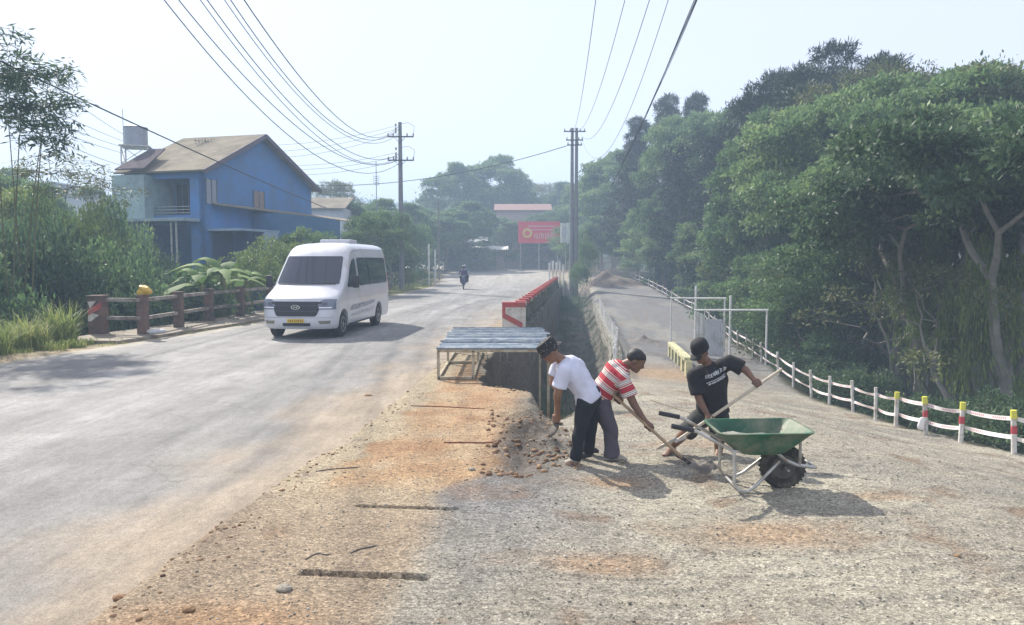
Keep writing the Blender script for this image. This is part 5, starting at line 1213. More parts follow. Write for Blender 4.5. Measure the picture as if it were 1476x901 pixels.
bpy.context.view_layer.update(); dg = bpy.context.evaluated_depsgraph_get(); nm = bpy.data.meshes.new_from_object(body.evaluated_get(dg)); body.modifiers.clear(); body.data = nm; bpy.data.objects.remove(co)
nm.polygons.foreach_set('use_smooth', [True] * len(nm.polygons)); nm.set_sharp_from_angle(angle=R(38))
MB().box(vp(2.8, 0, .36), (1.5, 4.8, .18)).build('underbody', BLK, van)
def front_patch(name, poly, m, parent, off=.012, n=10, thick=True):
    """poly: list of (y, z) rows given as (z, yl, yr)"""
    V = []; F = []; rows_ = []
    zs = [p[0] for p in poly]
    for k_ in range(len(poly) - 1):
        z0, a0, b0_ = poly[k_]; z1, a1, b1_ = poly[k_ + 1]; st = max(1, int(abs(z1 - z0) / .06))
        for j in range(st + (1 if k_ == len(poly) - 2 else 0)):
            t = j / st; rows_.append((z0 + (z1 - z0) * t, a0 + (a1 - a0) * t, b0_ + (b1_ - b0_) * t))
    for z, a, b in rows_:
        for i in range(n + 1):
            y = a + (b - a) * i / n; x = front_x(y, z) - off; V.append(vp(x, y * (1 + off * .6), z + (off * .5 if z > 1.05 else 0)))
    for j in range(len(rows_) - 1):
        for i in range(n): q = j * (n + 1) + i; F.append((q, q + 1, q + n + 2, q + n + 1))
    return MB().add(V, F).build(name, m, parent, smooth=True, fixn=False)
VG = mat('van_glass', (.014, .022, .042), .05, .0, 1.2, 0, spec=.8, coat=.3)
front_patch('windscreen', [(1.45, -.86, .86), (1.6, -.86, .86), (2.16, -.79, .79), (2.2, -.76, .76)], VG, van, .014, 16)
front_patch('wiper', [(1.425, -.80, .78), (1.455, -.80, .78)], BLK, van, .03, 12)
gl = front_patch('grille', [(.62, -.50, .50), (.66, -.55, .55), (.98, -.68, .68), (1.01, -.62, .62)], BLK, van, .014, 14)
front_patch('grille_bar', [(.755, -.56, .56), (.765, -.56, .56)], mat('dark_chrome', (.12, .12, .13), .3, .05, 9, 0, metal=.8), gl, .024, 12); front_patch('grille_bar', [(.90, -.60, .60), (.91, -.60, .60)], mat('dark_chrome', (.12, .12, .13)), gl, .024, 12)
bd = MB(); xe = front_x(0, .86) - .035
bd.v = []; ring_ = []
for i in range(28):
    t = 2 * math.pi * i / 28
    for r_, dx_ in ((1, 0), (.78, 0), (.78, -.012), (1, -.012)): bd.v.append(vp(xe + dx_, .125 * r_ * math.cos(t), .86 + .062 * r_ * math.sin(t)))
for i in range(28):
    for j in range(4): a, b = i * 4, ((i + 1) % 28) * 4; bd.f.append((a + j, a + (j + 1) % 4, b + (j + 1) % 4, b + j))
bd.beam(vp(xe, -.062, .825), vp(xe, -.028, .895), .016, .02, (0, 1, 0)).beam(vp(xe, .028, .825), vp(xe, .062, .895), .016, .02, (0, 1, 0)).beam(vp(xe, -.045, .855), vp(xe, .045, .868), .016, .018, (0, 1, 0))
bd.build('badge', CHROME, gl, smooth=False)
for s_ in (1, -1):
    a, b = (.58, .985) if s_ > 0 else (-.985, -.58)
    hl = front_patch('headlight', [(.80, a + (.06 if s_ > 0 else 0), b - (0 if s_ > 0 else .06)), (.85, a, b), (1.0, a, b), (1.06, a + (.16 if s_ > 0 else 0), b - (0 if s_ > 0 else .16))], LAMP, van, .016, 10)
    front_patch('lamp_housing', [(.90, min(s_ * .64, s_ * .80), max(s_ * .64, s_ * .80)), (.985, min(s_ * .70, s_ * .80), max(s_ * .70, s_ * .80))], mat('lamp_inner', (.10, .11, .14), .2, .1, 30, 0), hl, .024, 6)
    front_patch('light_strip', [(.835, min(s_ * .60, s_ * .90), max(s_ * .60, s_ * .90)), (.862, min(s_ * .60, s_ * .90), max(s_ * .60, s_ * .90))], mat('lamp_white', (.9, .92, .95), .2, .02, 3, 0), hl, .030, 8)
    fl = front_patch('fog_lamp', [(.42, min(s_ * .62, s_ * .86), max(s_ * .62, s_ * .86)), (.50, min(s_ * .58, s_ * .88), max(s_ * .58, s_ * .88))], mat('fog_recess', (.20, .19, .13), .4, .3, 12, 0), van, .014, 6)
front_patch('air_intake', [(.36, -.34, .36), (.375, -.36, .38), (.445, -.36, .38)], BLK, van, .014, 8)
pl_ = front_patch('number_plate', [(.455, -.22, .22), (.555, -.22, .22)], mat('plate_yellow', (.72, .52, .04), .5, .05, 3, 0), van, .034, 4)
# plate: the characters cannot be made out in the photo, only a row of dark strokes
kp = MB()
for i in range(8): kp.box(vp(front_x(0, .5) - .04, -.17 + i * .048 + (.02 if i > 2 else 0), .505), (.022, .004, .05))
kp.build('lettering', mat('plate_brown', (.28, .10, .03), .6), pl_)
front_patch('bumper_seam', [(.585, -.93, .93), (.592, -.93, .93)], mat('seam', (.25, .25, .28), .6), van, .010, 20)
front_patch('bonnet_seam', [(1.052, -.9, .9), (1.060, -.9, .9)], mat('seam', (.25, .25, .28), .6), van, .010, 20)
def side_patch(name, pts_fn, m, parent, s_, off=.010):
    """pts_fn: list of (x, z0, z1) stations"""
    V = []; F = []; nz_ = 9
    for x, z0, z1 in pts_fn:
        for j in range(nz_ + 1): z = z0 + (z1 - z0) * j / nz_; V.append(vp(x, s_ * (wz(z) + off), z))
    for i in range(len(pts_fn) - 1):
        for j in range(nz_): q = i * (nz_ + 1) + j; F.append((q, q + 1, q + nz_ + 2, q + nz_ + 1))
    return MB().add(V, F).build(name, m, parent, smooth=True, fixn=False)
SEAM = mat('seam', (.25, .25, .28), .6)
for s_ in (1, -1):
    side_patch('door_window', [(1.32, 1.36, 1.40), (1.5, 1.34, 1.62), (1.75, 1.34, 1.93), (1.98, 1.34, 2.10), (2.22, 1.35, 2.16), (2.28, 1.4, 2.1)], VG, van, s_)
    side_patch('side_window', [(2.46, 1.42, 2.12), (2.52, 1.36, 2.17), (3.6, 1.36, 2.18), (5.55, 1.36, 2.17), (5.64, 1.42, 2.12)], VG, van, s_)
    for xx in (1.28, 2.36, 3.55, 5.72): side_patch('door_seam', [(xx, .46, 2.28 if xx > 2 else 1.33), (xx + .012, .46, 2.28 if xx > 2 else 1.33)], SEAM, van, s_, .006)
    side_patch('glass_divider', [(3.55, 1.37, 2.17), (3.585, 1.37, 2.17)], BLK, van, s_, .016)
    # grey decal band low on the side with a broken pattern
    side_patch('decal', [(1.55, .70, .76), (1.7, .69, .83), (3.0, .72, .85), (4.0, .78, .86), (4.12, .82, .86)], mat('decal_grey', (.32, .33, .37), .4, .9, 9, 0), van, s_, .007)
    side_patch('decal', [(1.55, .52, .54), (1.9, .52, .60), (3.6, .56, .64), (4.1, .63, .65)], mat('decal_pale', (.5, .5, .54), .4, .5, 9, 0), van, s_, .007)
    side_patch('sill_trim', [(1.45, .285, .33), (4.15, .285, .33)], BLK, van, s_, .008)
    side_patch('roof_crease', [(2.0, 2.30, 2.31), (2.4, 2.36, 2.375), (3.0, 2.41, 2.42), (5.6, 2.42, 2.43)], SEAM, van, s_, .006)
    side_patch('door_handle', [(2.1, 1.16, 1.20), (2.28, 1.16, 1.20)], mat('handle_white', (.6, .61, .64), .4), van, s_, .03)
    side_patch('tail_light', [(5.78, 1.1, 1.7), (5.84, 1.1, 1.7)], mat('tail_red', (.35, .02, .02), .3), van, s_, .012)
    mr_ = MB().box(vp(1.32, s_ * 1.24, 1.50), (.17, .10, .34)); mr_ = mr_.build('mirror', BLK, van, smooth=True, bevel=.03); MB().beam(vp(1.42, s_ * .97, 1.42), vp(1.34, s_ * 1.2, 1.42), .05, .05).build('mirror_arm', BLK, mr_)
    MB().box(vp(1.375, s_ * 1.24, 1.51), (.14, .006, .27)).build('mirror_glass', CHROME, mr_)
rp2 = MB(); rp2.box(vp(3.7, 0, 2.66), (.95, .75, .13)); rp2.build('roof_air_unit', PAINT, van, smooth=True, bevel=.05)
for x, s_ in WH:
    wl = MB().lathe([(.20, -.11), (.30, -.115), (WR_, -.085), (WR_, .085), (.30, .115), (.20, .11)], vp(x, s_ * .87, WR_), 30, 'x').build('wheel', RUB, van, smooth=True)
    rm = MB().lathe([(.215, s_ * .06), (.215, s_ * .112), (.19, s_ * .116), (.185, s_ * .08)], vp(x, s_ * .87, WR_), 26, 'x')
    for q in range(7):
        a = q * 2 * math.pi / 7; c_ = Vector(vp(x, s_ * .87 + s_ * .095, WR_)); e = c_ + Vector((0, math.cos(a) * .195, math.sin(a) * .195)); rm.beam(c_, e, .05, .03, (1, 0, 0))
    rm.lathe([(.055, s_ * .06), (.055, s_ * .115), (.03, s_ * .12)], vp(x, s_ * .87, WR_), 14, 'x').build('rim', ALLOY, wl, smooth=False)
    MB().lathe([(.18, s_ * .04), (.18, s_ * .065)], vp(x, s_ * .87, WR_), 20, 'x').build('brake_disc', DARKM, wl)
# no seats or headliner in the shell: the dark glass is opaque

# ================================================================ WHEELBARROW
TGREEN = mat('tray_green', (.016, .10, .05), .55, .3, 4, .3, 30, dirt=(.22, .21, .15), dirt_amt=.65)
TUBE = mat('barrow_tube', (.50, .50, .48), .4, .15, 14, .15, 60, metal=.5, dirt=(.30, .24, .17), dirt_amt=.45)
TYRE = mat('muddy_tyre', (.035, .034, .028), .9, .3, 9, .6, 30, dirt=(.17, .15, .11), dirt_amt=.45)
pw = gp(1127, 702); WB = empty('wheelbarrow', (pw.x, pw.y, gz(pw.x, pw.y) + .005), 0, 'green wheelbarrow with pale tube frame and one muddy wheel on the gravel', 'wheelbarrow')
S_ = FPX / pw.y * 1.0
def wx_(px): return (px - 1127) / 154.0
def wz_(py): return (702 - py) / 154.0
WRr = .215
wh = MB().lathe([(.09, -.035), (.15, -.05), (.19, -.052), (WRr, -.03), (WRr + .004, 0), (WRr, .03), (.19, .052), (.15, .05), (.09, .035)], (0, 0, WRr), 34, 'y')
for q in range(30):
    a = q * 2 * math.pi / 30; c_ = Vector((math.cos(a) * (WRr - .004), 0, WRr + math.sin(a) * (WRr - .004))); wh.box(c_, (.022, .085, .022), Matrix.Rotation(-a, 3, 'Y'))
wo_ = wh.build('wheel', TYRE, WB, smooth=True)
rim_ = MB().lathe([(.115, -.042), (.12, -.02), (.12, .02), (.115, .042), (.05, .03), (.05, -.03)], (0, 0, WRr), 24, 'y').lathe([(.03, -.10), (.03, .10)], (0, 0, WRr), 12, 'y'); rim_.build('rim', mat('rim_dark', (.09, .085, .07), .6, .3, 9, .3), wo_, smooth=True)
MB().tube([(0, -.17, WRr), (0, .17, WRr)], .012, 8).build('axle', TUBE, wo_)
# tray: rounded pan, rows from rim to floor
def rrect(x0, x1, hy, r, z, n=6, lift=0.0):
    out = []
    for cx, cy, a0 in ((x1 - r, hy - r, 0), (x0 + r, hy - r, 90), (x0 + r, -hy + r, 180), (x1 - r, -hy + r, 270)):
        for i in range(n + 1): a = R(a0 + 90 * i / n); x = cx + r * math.cos(a); out.append((x, cy + r * math.sin(a), z + lift * (x - x0) / (x1 - x0)))
    return out
tray_rows = [rrect(-.71, .195, .345, .10, .595, lift=.012), rrect(-.72, .205, .355, .11, .610, lift=.012), rrect(-.69, .175, .325, .09, .612, lift=.012), rrect(-.665, .145, .315, .09, .59, lift=.01), rrect(-.60, .05, .29, .09, .50), rrect(-.50, -.06, .25, .09, .41), rrect(-.44, -.12, .20, .08, .385)]
outer = [rrect(-.71, .195, .345, .10, .595, lift=.012), rrect(-.70, .18, .325, .09, .585, lift=.01), rrect(-.61, .06, .30, .09, .495), rrect(-.51, -.05, .26, .09, .402), rrect(-.44, -.12, .20, .08, .376)]
def shell(rows_, cap=True):
    k = MB(); m = len(rows_[0]); k.v = [p for r_ in rows_ for p in r_]
    for j in range(len(rows_) - 1):
        for i in range(m): i2 = (i + 1) % m; k.f.append((j * m + i, j * m + i2, (j + 1) * m + i2, (j + 1) * m + i))
    if cap: k.f.append(tuple((len(rows_) - 1) * m + i for i in range(m)))
    return k
k = shell(tray_rows); k2 = shell(outer); k.add(k2.v, k2.f); k.build('tray', TGREEN, WB, smooth=True, fixn=False)
# sand left in the tray
ld = MB(); n = 16
for j in range(n + 1):
    for i in range(n + 1):
        u, v = i / n, j / n; x = -.60 + .55 * u; y = -.25 + .5 * v; ed = min(u, 1 - u, v, 1 - v) * 4
        ld.v.append((x, y, .475 + .07 * min(1, ed) * (1 + .35 * math.sin(5 * u + 3 * v)) * (1.15 - .6 * u)))
for j in range(n):
    for i in range(n): a = j * (n + 1) + i; ld.f.append((a, a + 1, a + n + 2, a + n + 1))
tag(ld.build('sand_load', mat('wet_mortar', (.22, .215, .20), .9, .2, 20, .6, 60, bdist=.01), None, smooth=True, fixn=False), 'grey mortar lying in the green wheelbarrow tray', 'mortar').location = WB.location
for s_, dy in ((-1, -.30), (1, .30)):
    hnd = [(wx_(955), dy, wz_(598)), (wx_(985), dy, wz_(605)), (wx_(1015), dy * .95, wz_(622)), (wx_(1040), dy * .8, wz_(636)), (wx_(1075), dy * .72, wz_(639)), (wx_(1108), dy * .65, wz_(641)), (wx_(1122), dy * .55, wz_(653)), (wx_(1140), dy * .5, wz_(661)), (wx_(1168), dy * .45, wz_(665))]
    ho = MB().tube(hnd, .017, 10).build('side_tube', TUBE, WB, smooth=True)
    MB().tube([(wx_(948), dy, wz_(597)), (wx_(980), dy, wz_(603.5))], .024, 10).build('grip', BLK, ho, smooth=True)
    leg = [(wx_(1042), dy * .8, wz_(637)), (wx_(1043), dy * .85, wz_(665)), (wx_(1042), dy * .85, wz_(683)), (wx_(1049), dy * .85, wz_(694)), (wx_(1063), dy * .8, wz_(697)), (wx_(1078), dy * .7, wz_(688)), (wx_(1114), dy * .5, wz_(655))]
    MB().tube(leg, .016, 10).build('leg', TUBE, WB, smooth=True)
    MB().tube([(wx_(1139), dy * .8, wz_(620)), (wx_(1144), dy * .5, wz_(661))], .014, 8).build('strut', TUBE, WB, smooth=True)
MB().tube([(wx_(1168), -.15, wz_(665)), (wx_(1168), .15, wz_(665))], .014, 8).build('front_bar', TUBE, WB)
MB().tube([(wx_(1050), -.25, wz_(694)), (wx_(1050), .25, wz_(694))], .013, 8).build('cross_tube', TUBE, WB)

WB.scale = (.94,) * 3
_ml = bpy.data.objects['sand_load']; _ml.scale = (.94,) * 3
# ================================================================ STEEL RACK
rk0 = (-1.27, 12.75, 0); g = gz(-1.0, 13.5)
RK = empty('steel_rack', (-1.27, 12.75, g), 0, 'low steel frame topped with rows of bluish metal slats beside the ditch', 'rack')
FR = mat('rack_frame', (.42, .38, .28), .6, .2, 10, .3, 50, metal=.2, dirt=(.25, .16, .09), dirt_amt=.5)
SL = mat('rack_slat', (.13, .18, .24), .5, .2, 10, .2, 50, metal=.35, dirt=(.36, .40, .42), dirt_amt=.5)
Wd, Dp, Ht = 1.95, 3.9, .50
def fb(a, b, nm='frame_bar', m=FR, w=.045): return MB().beam(a, b, w, w).build(nm, m, RK)
for y in (0, Dp):
    fb((0, y, Ht), (Wd, y, Ht)); fb((0, y, .03), (.6, y, .03)); fb((0, y, 0), (0, y, Ht), 'leg'); fb((.6, y, 0), (.6, y, Ht), 'leg')
    MB().beam((Wd - .05, y, gz(-1.27 + Wd, 12.75 + y) - g - .1), (Wd - .05, y, Ht), .045, .045).build('leg', FR, RK)
for x in (0, .6, Wd): fb((x, 0, Ht - .001), (x, Dp, Ht - .001))
fb((0, 0, .032), (0, Dp, .032)); fb((.6, 0, .032), (.6, Dp, .032)); fb((0, Dp / 2, 0), (0, Dp / 2, Ht), 'leg'); fb((.6, Dp / 2, 0), (.6, Dp / 2, Ht), 'leg'); fb((0, Dp / 2, .033), (.6, Dp / 2, .033))
for i in range(15):
    y = .06 + i * (Dp - .12) / 14
    MB().box((Wd / 2 + rnd.uniform(-.02, .03), y, Ht + .045), (Wd + rnd.uniform(.0, .14), .125, .03), Matrix.Rotation(R(rnd.uniform(-6, 8)), 3, 'X')).build('slat', SL, RK, bevel=.006)

# small things on the ground
def stick(px1, py1, px2, py2, r, m, nm, label, cat, bend=.02, group=None):
    a = gp(px1, py1, .02); b = gp(px2, py2, .02); pts = []
    for i in range(7): t = i / 6; p = a.lerp(b, t); x, y = p.x, p.y + bend * math.sin(t * 5); pts.append((x, y, gz(x, y) + r * .8))
    return tag(MB().tube(pts, [r * .7] + [r] * 5 + [r * .4], 6).build(nm, m), label, cat, group)
RUST = mat('rusty_steel', (.26, .09, .05), .8, .3, 20, .3)
stick(592, 588, 700, 592, .008, RUST, 'steel_bar', 'rusty steel bar lying across the orange soil strip, farther one', 'steel bar')
stick(640, 642, 722, 646, .009, RUST, 'steel_bar', 'rusty steel bar lying on the orange soil, nearer the workers feet', 'steel bar')
stick(505, 803, 545, 790, .006, BARK, 'twig', 'thin dark twig above the nearer drain slot', 'twig'); stick(440, 812, 480, 800, .005, BARK, 'twig', 'short curved twig left of the nearer drain slot', 'twig', .05); stick(455, 683, 520, 676, .006, BARK, 'twig', 'twig on the cream strip near the asphalt edge', 'twig')
for i, (px, py, r, lb) in enumerate([(172, 862, .035, 'flat brown chip of stone on the asphalt edge'), (1196, 741, .022, 'pale pebble on the gravel below the wheelbarrow shadow'), (531, 570, .05, 'brown clod at the edge of the asphalt'), (680, 683, .03, 'pale flat stone on the orange soil'), (1380, 802, .02, 'small dark pebble on the gravel at the lower corner'), (410, 858, .04, 'grey crumbly clod left of the nearer drain slot'), (272, 889, .03, 'pale stone at the bottom edge of the strip')]):
    p = gp(px, py, .01); kk = MB().ell((0, 0, 0), (r * 1.3, r, r * .55), 10, 7); A = np.array(kk.v); A *= (1 + .18 * np.sin(A[:, [0]] * 160 + i) * np.cos(A[:, [1]] * 130 + i)); kk.v = [tuple(q) for q in A]
    o = kk.build('stone', [m_so, m_st][i % 2], smooth=False); o.location = (p.x, p.y, gz(p.x, p.y) + r * .3); tag(o, lb, 'stone')
# ================================================================ PEOPLE
def loft(k, rings, n=14, cap=True):
    """rings: (centre, a_vec, b_vec)"""
    base = len(k.v)
    for c, a, b in rings:
        for i in range(n): t = 2 * math.pi * i / n; k.v.append(tuple(Vector(c) + Vector(a) * math.cos(t) + Vector(b) * math.sin(t)))
    for j in range(len(rings) - 1):
        for i in range(n): i2 = (i + 1) % n; k.f.append((base + j * n + i, base + j * n + i2, base + (j + 1) * n + i2, base + (j + 1) * n + i))
    if cap: k.f.append(tuple(base + i for i in range(n))[::-1]); k.f.append(tuple(base + (len(rings) - 1) * n + i for i in range(n)))
def chain(k, pts, radii, n=12, side=None, flat=1.0, ball=True):
    """limb: tapered lofts between joints plus a ball at each joint; side = vector of the wide axis, flat = depth/width"""
    pts = [Vector(p) for p in pts]
    for i in range(len(pts) - 1):
        d = (pts[i + 1] - pts[i]).normalized(); s = Vector(side) if side is not None else Vector((0, 1, 0)) if abs(d.y) < .9 else Vector((1, 0, 0))
        s = (s - d * s.dot(d)).normalized(); u = d.cross(s)
        st = 4; rr = [radii[i] + (radii[i + 1] - radii[i]) * t / st for t in range(st + 1)]
        loft(k, [(pts[i].lerp(pts[i + 1], t / st), s * rr[t], u * rr[t] * flat) for t in range(st + 1)], n)
    if ball:
        for p, r in zip(pts, radii): k.ell(p, (r * .99,) * 3 if flat == 1 else (r * .9 * min(1, flat + .15),) * 3, 12, 8)
def remesh(k, name, m, parent, voxel=.011, smooth=4, wr=0.0, seed=0, dec=None):
    me = bpy.data.meshes.new('tmp'); me.from_pydata(k.v, [], k.f); me.update(); bm = bmesh.new(); bm.from_mesh(me); bmesh.ops.recalc_face_normals(bm, faces=bm.faces); bm.to_mesh(me); bm.free()
    o = bpy.data.objects.new('tmp', me); COL.objects.link(o)
    r = o.modifiers.new('r', 'REMESH'); r.mode = 'VOXEL'; r.voxel_size = voxel; r.use_smooth_shade = True
    if smooth: s = o.modifiers.new('s', 'SMOOTH'); s.iterations = smooth; s.factor = .5
    dg = bpy.context.evaluated_depsgraph_get(); nm = bpy.data.meshes.new_from_object(o.evaluated_get(dg)); bpy.data.objects.remove(o); bpy.data.meshes.remove(me)
    nm.name = name; n = len(nm.vertices); co = np.empty(n * 3, np.float32); nm.vertices.foreach_get('co', co); co = co.reshape(-1, 3)
    if wr:
        no = np.empty(n * 3, np.float32); nm.vertex_normals.foreach_get('vector', no); no = no.reshape(-1, 3); rg = np.random.default_rng(seed); d = np.zeros(n)
        for i in range(9):
            q = rg.normal(size=3); q = q / np.linalg.norm(q) * rg.uniform(18, 55); ph = rg.uniform(0, 6.28, 2)
            q2 = rg.normal(size=3) * 9
            d += np.sin(co @ q + ph[0] + 1.6 * np.sin(co @ q2 + ph[1])) * rg.uniform(.4, 1)
        co = co + no * (wr * d / 4)[:, None]; nm.vertices.foreach_set('co', co.astype(np.float32).ravel())
    nm.polygons.foreach_set('use_smooth', [True] * len(nm.polygons)); nm.materials.clear(); nm.materials.append(m); nm.update()
    o = bpy.data.objects.new(name, nm); COL.objects.link(o); o.parent = parent; return o
def hand(k, wrist, grip, rod, palm_in, s=1.0, side=1):
    """hand closed round a rod through grip (unit dir rod); palm_in: direction from the rod to the palm"""
    wrist = Vector(wrist); grip = Vector(grip); rod = Vector(rod).normalized(); pn = Vector(palm_in); pn = (pn - rod * pn.dot(rod)).normalized(); tg = rod.cross(pn)
    pc = grip + pn * .034 * s
    chain(k, [wrist, wrist.lerp(pc, .5), pc], [.026 * s, .028 * s, .030 * s], 10)
    chain(k, [pc - rod * .030 * s, pc + rod * .030 * s], [.021 * s, .019 * s], 10)
    ln = [.95, 1.05, 1.0, .82]
    for i in range(4):
        o_ = rod * (i - 1.5) * .0225 * s; P_ = []
        for j, a in enumerate((25, 85, 145, 205 * 1.0)):
            a = R(a * (.86 + .14 * ln[i])); rr = .030 * s
            P_.append(grip + o_ + pn * math.cos(a) * rr + tg * side * math.sin(a) * rr)
        chain(k, P_, [.0105 * s, .0100 * s, .0093 * s, .0082 * s], 8)
    tb = pc - rod * .036 * s; chain(k, [tb, grip - rod * .045 * s + tg * -side * .028 * s, grip - rod * .034 * s + tg * -side * .030 * s - pn * .016 * s], [.013 * s, .0115 * s, .0095 * s], 8)
def head(k, c, face, up, s=1.0, ears=True):
    """skull, jaw, nose, brow, ears in one surface"""
    c = Vector(c); f = Vector(face).normalized(); u = Vector(up); u = (u - f * u.dot(f)).normalized(); r = f.cross(u)
    M = Matrix((f, r, u)).transposed()
    k.ell(c + u * .025 * s, (.098 * s, .076 * s, .092 * s), 20, 14, M); k.ell(c + f * .028 * s - u * .045 * s, (.062 * s, .056 * s, .070 * s), 16, 12, M)
    k.ell(c + f * .058 * s - u * .094 * s, (.026 * s, .030 * s, .020 * s), 12, 8, M)
    loft(k, [(c + f * .086 * s + u * .022 * s, r * .009 * s, f * .008 * s), (c + f * .104 * s - u * .018 * s, r * .013 * s, f * .012 * s), (c + f * .106 * s - u * .030 * s, r * .018 * s, f * .012 * s), (c + f * .090 * s - u * .038 * s, r * .016 * s, f * .010 * s)], 10)
    chain(k, [c + f * .083 * s + u * .030 * s - r * .040 * s, c + f * .092 * s + u * .034 * s, c + f * .083 * s + u * .030 * s + r * .040 * s], [.009 * s, .010 * s, .009 * s], 8)
    k.ell(c + f * .083 * s - u * .060 * s, (.012 * s, .024 * s, .007 * s), 10, 6, M); k.ell(c + f * .081 * s - u * .072 * s, (.012 * s, .020 * s, .007 * s), 10, 6, M)
    for sg in (-1, 1):
        k.ell(c + f * .066 * s - u * .018 * s + r * sg * .040 * s, (.026 * s, .020 * s, .022 * s), 10, 8, M)
        if ears: k.ell(c - f * .008 * s - u * .008 * s + r * sg * .078 * s, (.020 * s, .009 * s, .033 * s), 10, 8, M @ Matrix.Rotation(sg * R(15), 3, 'Z'))
    return c, f, u, r
def eyes(parent, c, f, u, r, s=1.0):
    for sg in (-1, 1): MB().ell(c + f * .082 * s + u * .010 * s + r * sg * .030 * s, (.010 * s, .013 * s, .007 * s), 10, 8, Matrix((f, r, u)).transposed()).build('eye', mat('eye_dark', (.05, .04, .035), .2, .1, 5, 0), parent, smooth=True)
def hair(parent, c, f, u, r, m, s=1.0, back=.0, seed=1):
    k = MB(); M = Matrix((f, r, u)).transposed()
    k.ell(c + u * .040 * s - f * .012 * s, (.104 * s, .084 * s, .088 * s), 22, 16, M); A = np.array(k.v)
    rel = A - np.array((c)[:]); fu = rel @ np.array(f[:]); uu = rel @ np.array(u[:])
    low = .010 + .045 * np.clip(fu / .07, -1.5, 1); uu2 = np.maximum(uu, low * s)
    A = A + np.outer(uu2 - uu, np.array(u[:])); A = A + (np.random.default_rng(seed).normal(size=A.shape) * .0025); k.v = [tuple(p) for p in A]
    return k.build('hair', m, parent, smooth=True)
def cloth(name, col, seed, kind=None, rough=.85):
    m = mat(name, col, rough, .12, 7, .35, 220, bdist=.004); return m
SK = mat('skin_tan', (.24, .125, .075), .5, .3, 9, .15, 120); SKD = mat('skin_dark', (.17, .088, .055), .5, .3, 9, .15, 120)
HAIR = mat('hair_black', (.012, .011, .011), .5, .3, 60, .4, 260)
NAVY = cloth('trousers_navy', (.011, .013, .018), 1); JEAN = cloth('trousers_purple_grey', (.085, .078, .10), 2); BLACKC = cloth('cloth_black', (.012, .012, .014), 3); DKG = cloth('shorts_dark', (.030, .032, .030), 4)
WHC = cloth('shirt_pale', (.60, .62, .74), 5)
SHOE = mat('shoe_pale', (.34, .31, .27), .8, .3, 20, .3, 80); SHOED = mat('shoe_dark', (.05, .045, .05), .8, .3, 20, .3, 80)
def shoe(parent, heel, toe, m, w=.048, name='shoe'):
    heel = Vector(heel); toe = Vector(toe); d = (toe - heel).normalized(); s = Vector((-d.y, d.x, 0)).normalized(); L = (toe - heel).length; k = MB()
    loft(k, [(heel - d * .01 + Vector((0, 0, .035)), s * .028, Vector((0, 0, .030))), (heel + d * L * .2 + Vector((0, 0, .042)), s * .042, Vector((0, 0, .040))), (heel + d * L * .55 + Vector((0, 0, .036)), s * w, Vector((0, 0, .034))), (heel + d * L * .85 + Vector((0, 0, .028)), s * w * .9, Vector((0, 0, .026))), (toe + Vector((0, 0, .020)), s * .024, Vector((0, 0, .015)))], 12)
    k.ell(heel + d * L * .18 + Vector((0, 0, .075)), (.045, .045, .03), 12, 8)
    o = remesh(k, name, m, parent, .008, 3); return o
def foot(k, heel, toe):
    heel = Vector(heel); toe = Vector(toe); d = (toe - heel).normalized(); s = Vector((-d.y, d.x, 0)).normalized(); L = (toe - heel).length
    loft(k, [(heel + Vector((0, 0, .030)), s * .026, Vector((0, 0, .028))), (heel + d * L * .3 + Vector((0, 0, .045)), s * .034, Vector((0, 0, .044))), (heel + d * L * .7 + Vector((0, 0, .026)), s * .044, Vector((0, 0, .024))), (toe - d * .04 + Vector((0, 0, .016)), s * .042, Vector((0, 0, .013)))], 10)
    for i in range(5): q = toe - d * (.045 + abs(i - 1) * .006) + s * (i - 2) * .017; chain(k, [q + Vector((0, 0, .014)), q + d * (.038 - i * .003) + Vector((0, 0, .011))], [.010, .008], 8)
def px_frame(px0, s):
    return lambda px, py, y=0.0: Vector(((px - px0) / s, y, (659 - py) / s))

HANDLE = mat('shovel_wood', (.36, .25, .15), .6, .25, 12, .2, 60); BLADE = mat('shovel_blade', (.06, .055, .05), .6, .3, 14, .3, 50, metal=.2, dirt=(.16, .13, .1), dirt_amt=.5)
BLADEW = mat('shovel_blade_bright', (.55, .53, .5), .4, .2, 14, .2, 50, metal=.3)
def shovel(root_loc, top, neck, tip, m, label, w=.12, mh=HANDLE, nrm=(0, 0, 1), name='shovel'):
    rt = empty(name, root_loc, 0, label, 'shovel'); top = Vector(top); neck = Vector(neck); tip = Vector(tip)
    MB().tube([top, top.lerp(neck, .5), neck], [.0155, .0165, .018], 10).build('handle', mh, rt, smooth=True)
    d = (tip - neck).normalized(); s = d.cross(Vector(nrm)).normalized(); u = s.cross(d); L = (tip - neck).length; k = MB(); n = 8; m_r = 8; V = []; F = []
    for j in range(m_r + 1):
        t = j / m_r; ww = w * (.35 + .65 * min(1, t * 3.2)) * (1 if t < .6 else math.sqrt(max(.02, 1 - ((t - .6) / .42) ** 2)))
        for i in range(n + 1): a = i / n * 2 - 1; V.append(neck + d * L * t + s * ww * a + u * (.030 * a * a * (1 - t * .5) - .01 + .02 * (1 - t) ** 2))
    for j in range(m_r):
        for i in range(n): q = j * (n + 1) + i; F.append((q, q + 1, q + n + 2, q + n + 1))
    o = MB().add(V, F).build('blade', m, rt, smooth=True, fixn=False); sm = o.modifiers.new('s', 'SOLIDIFY'); sm.thickness = .004
    MB().tube([neck - d * .10, neck + d * .03], [.020, .021], 10).build('socket', m, rt, smooth=True); return rt

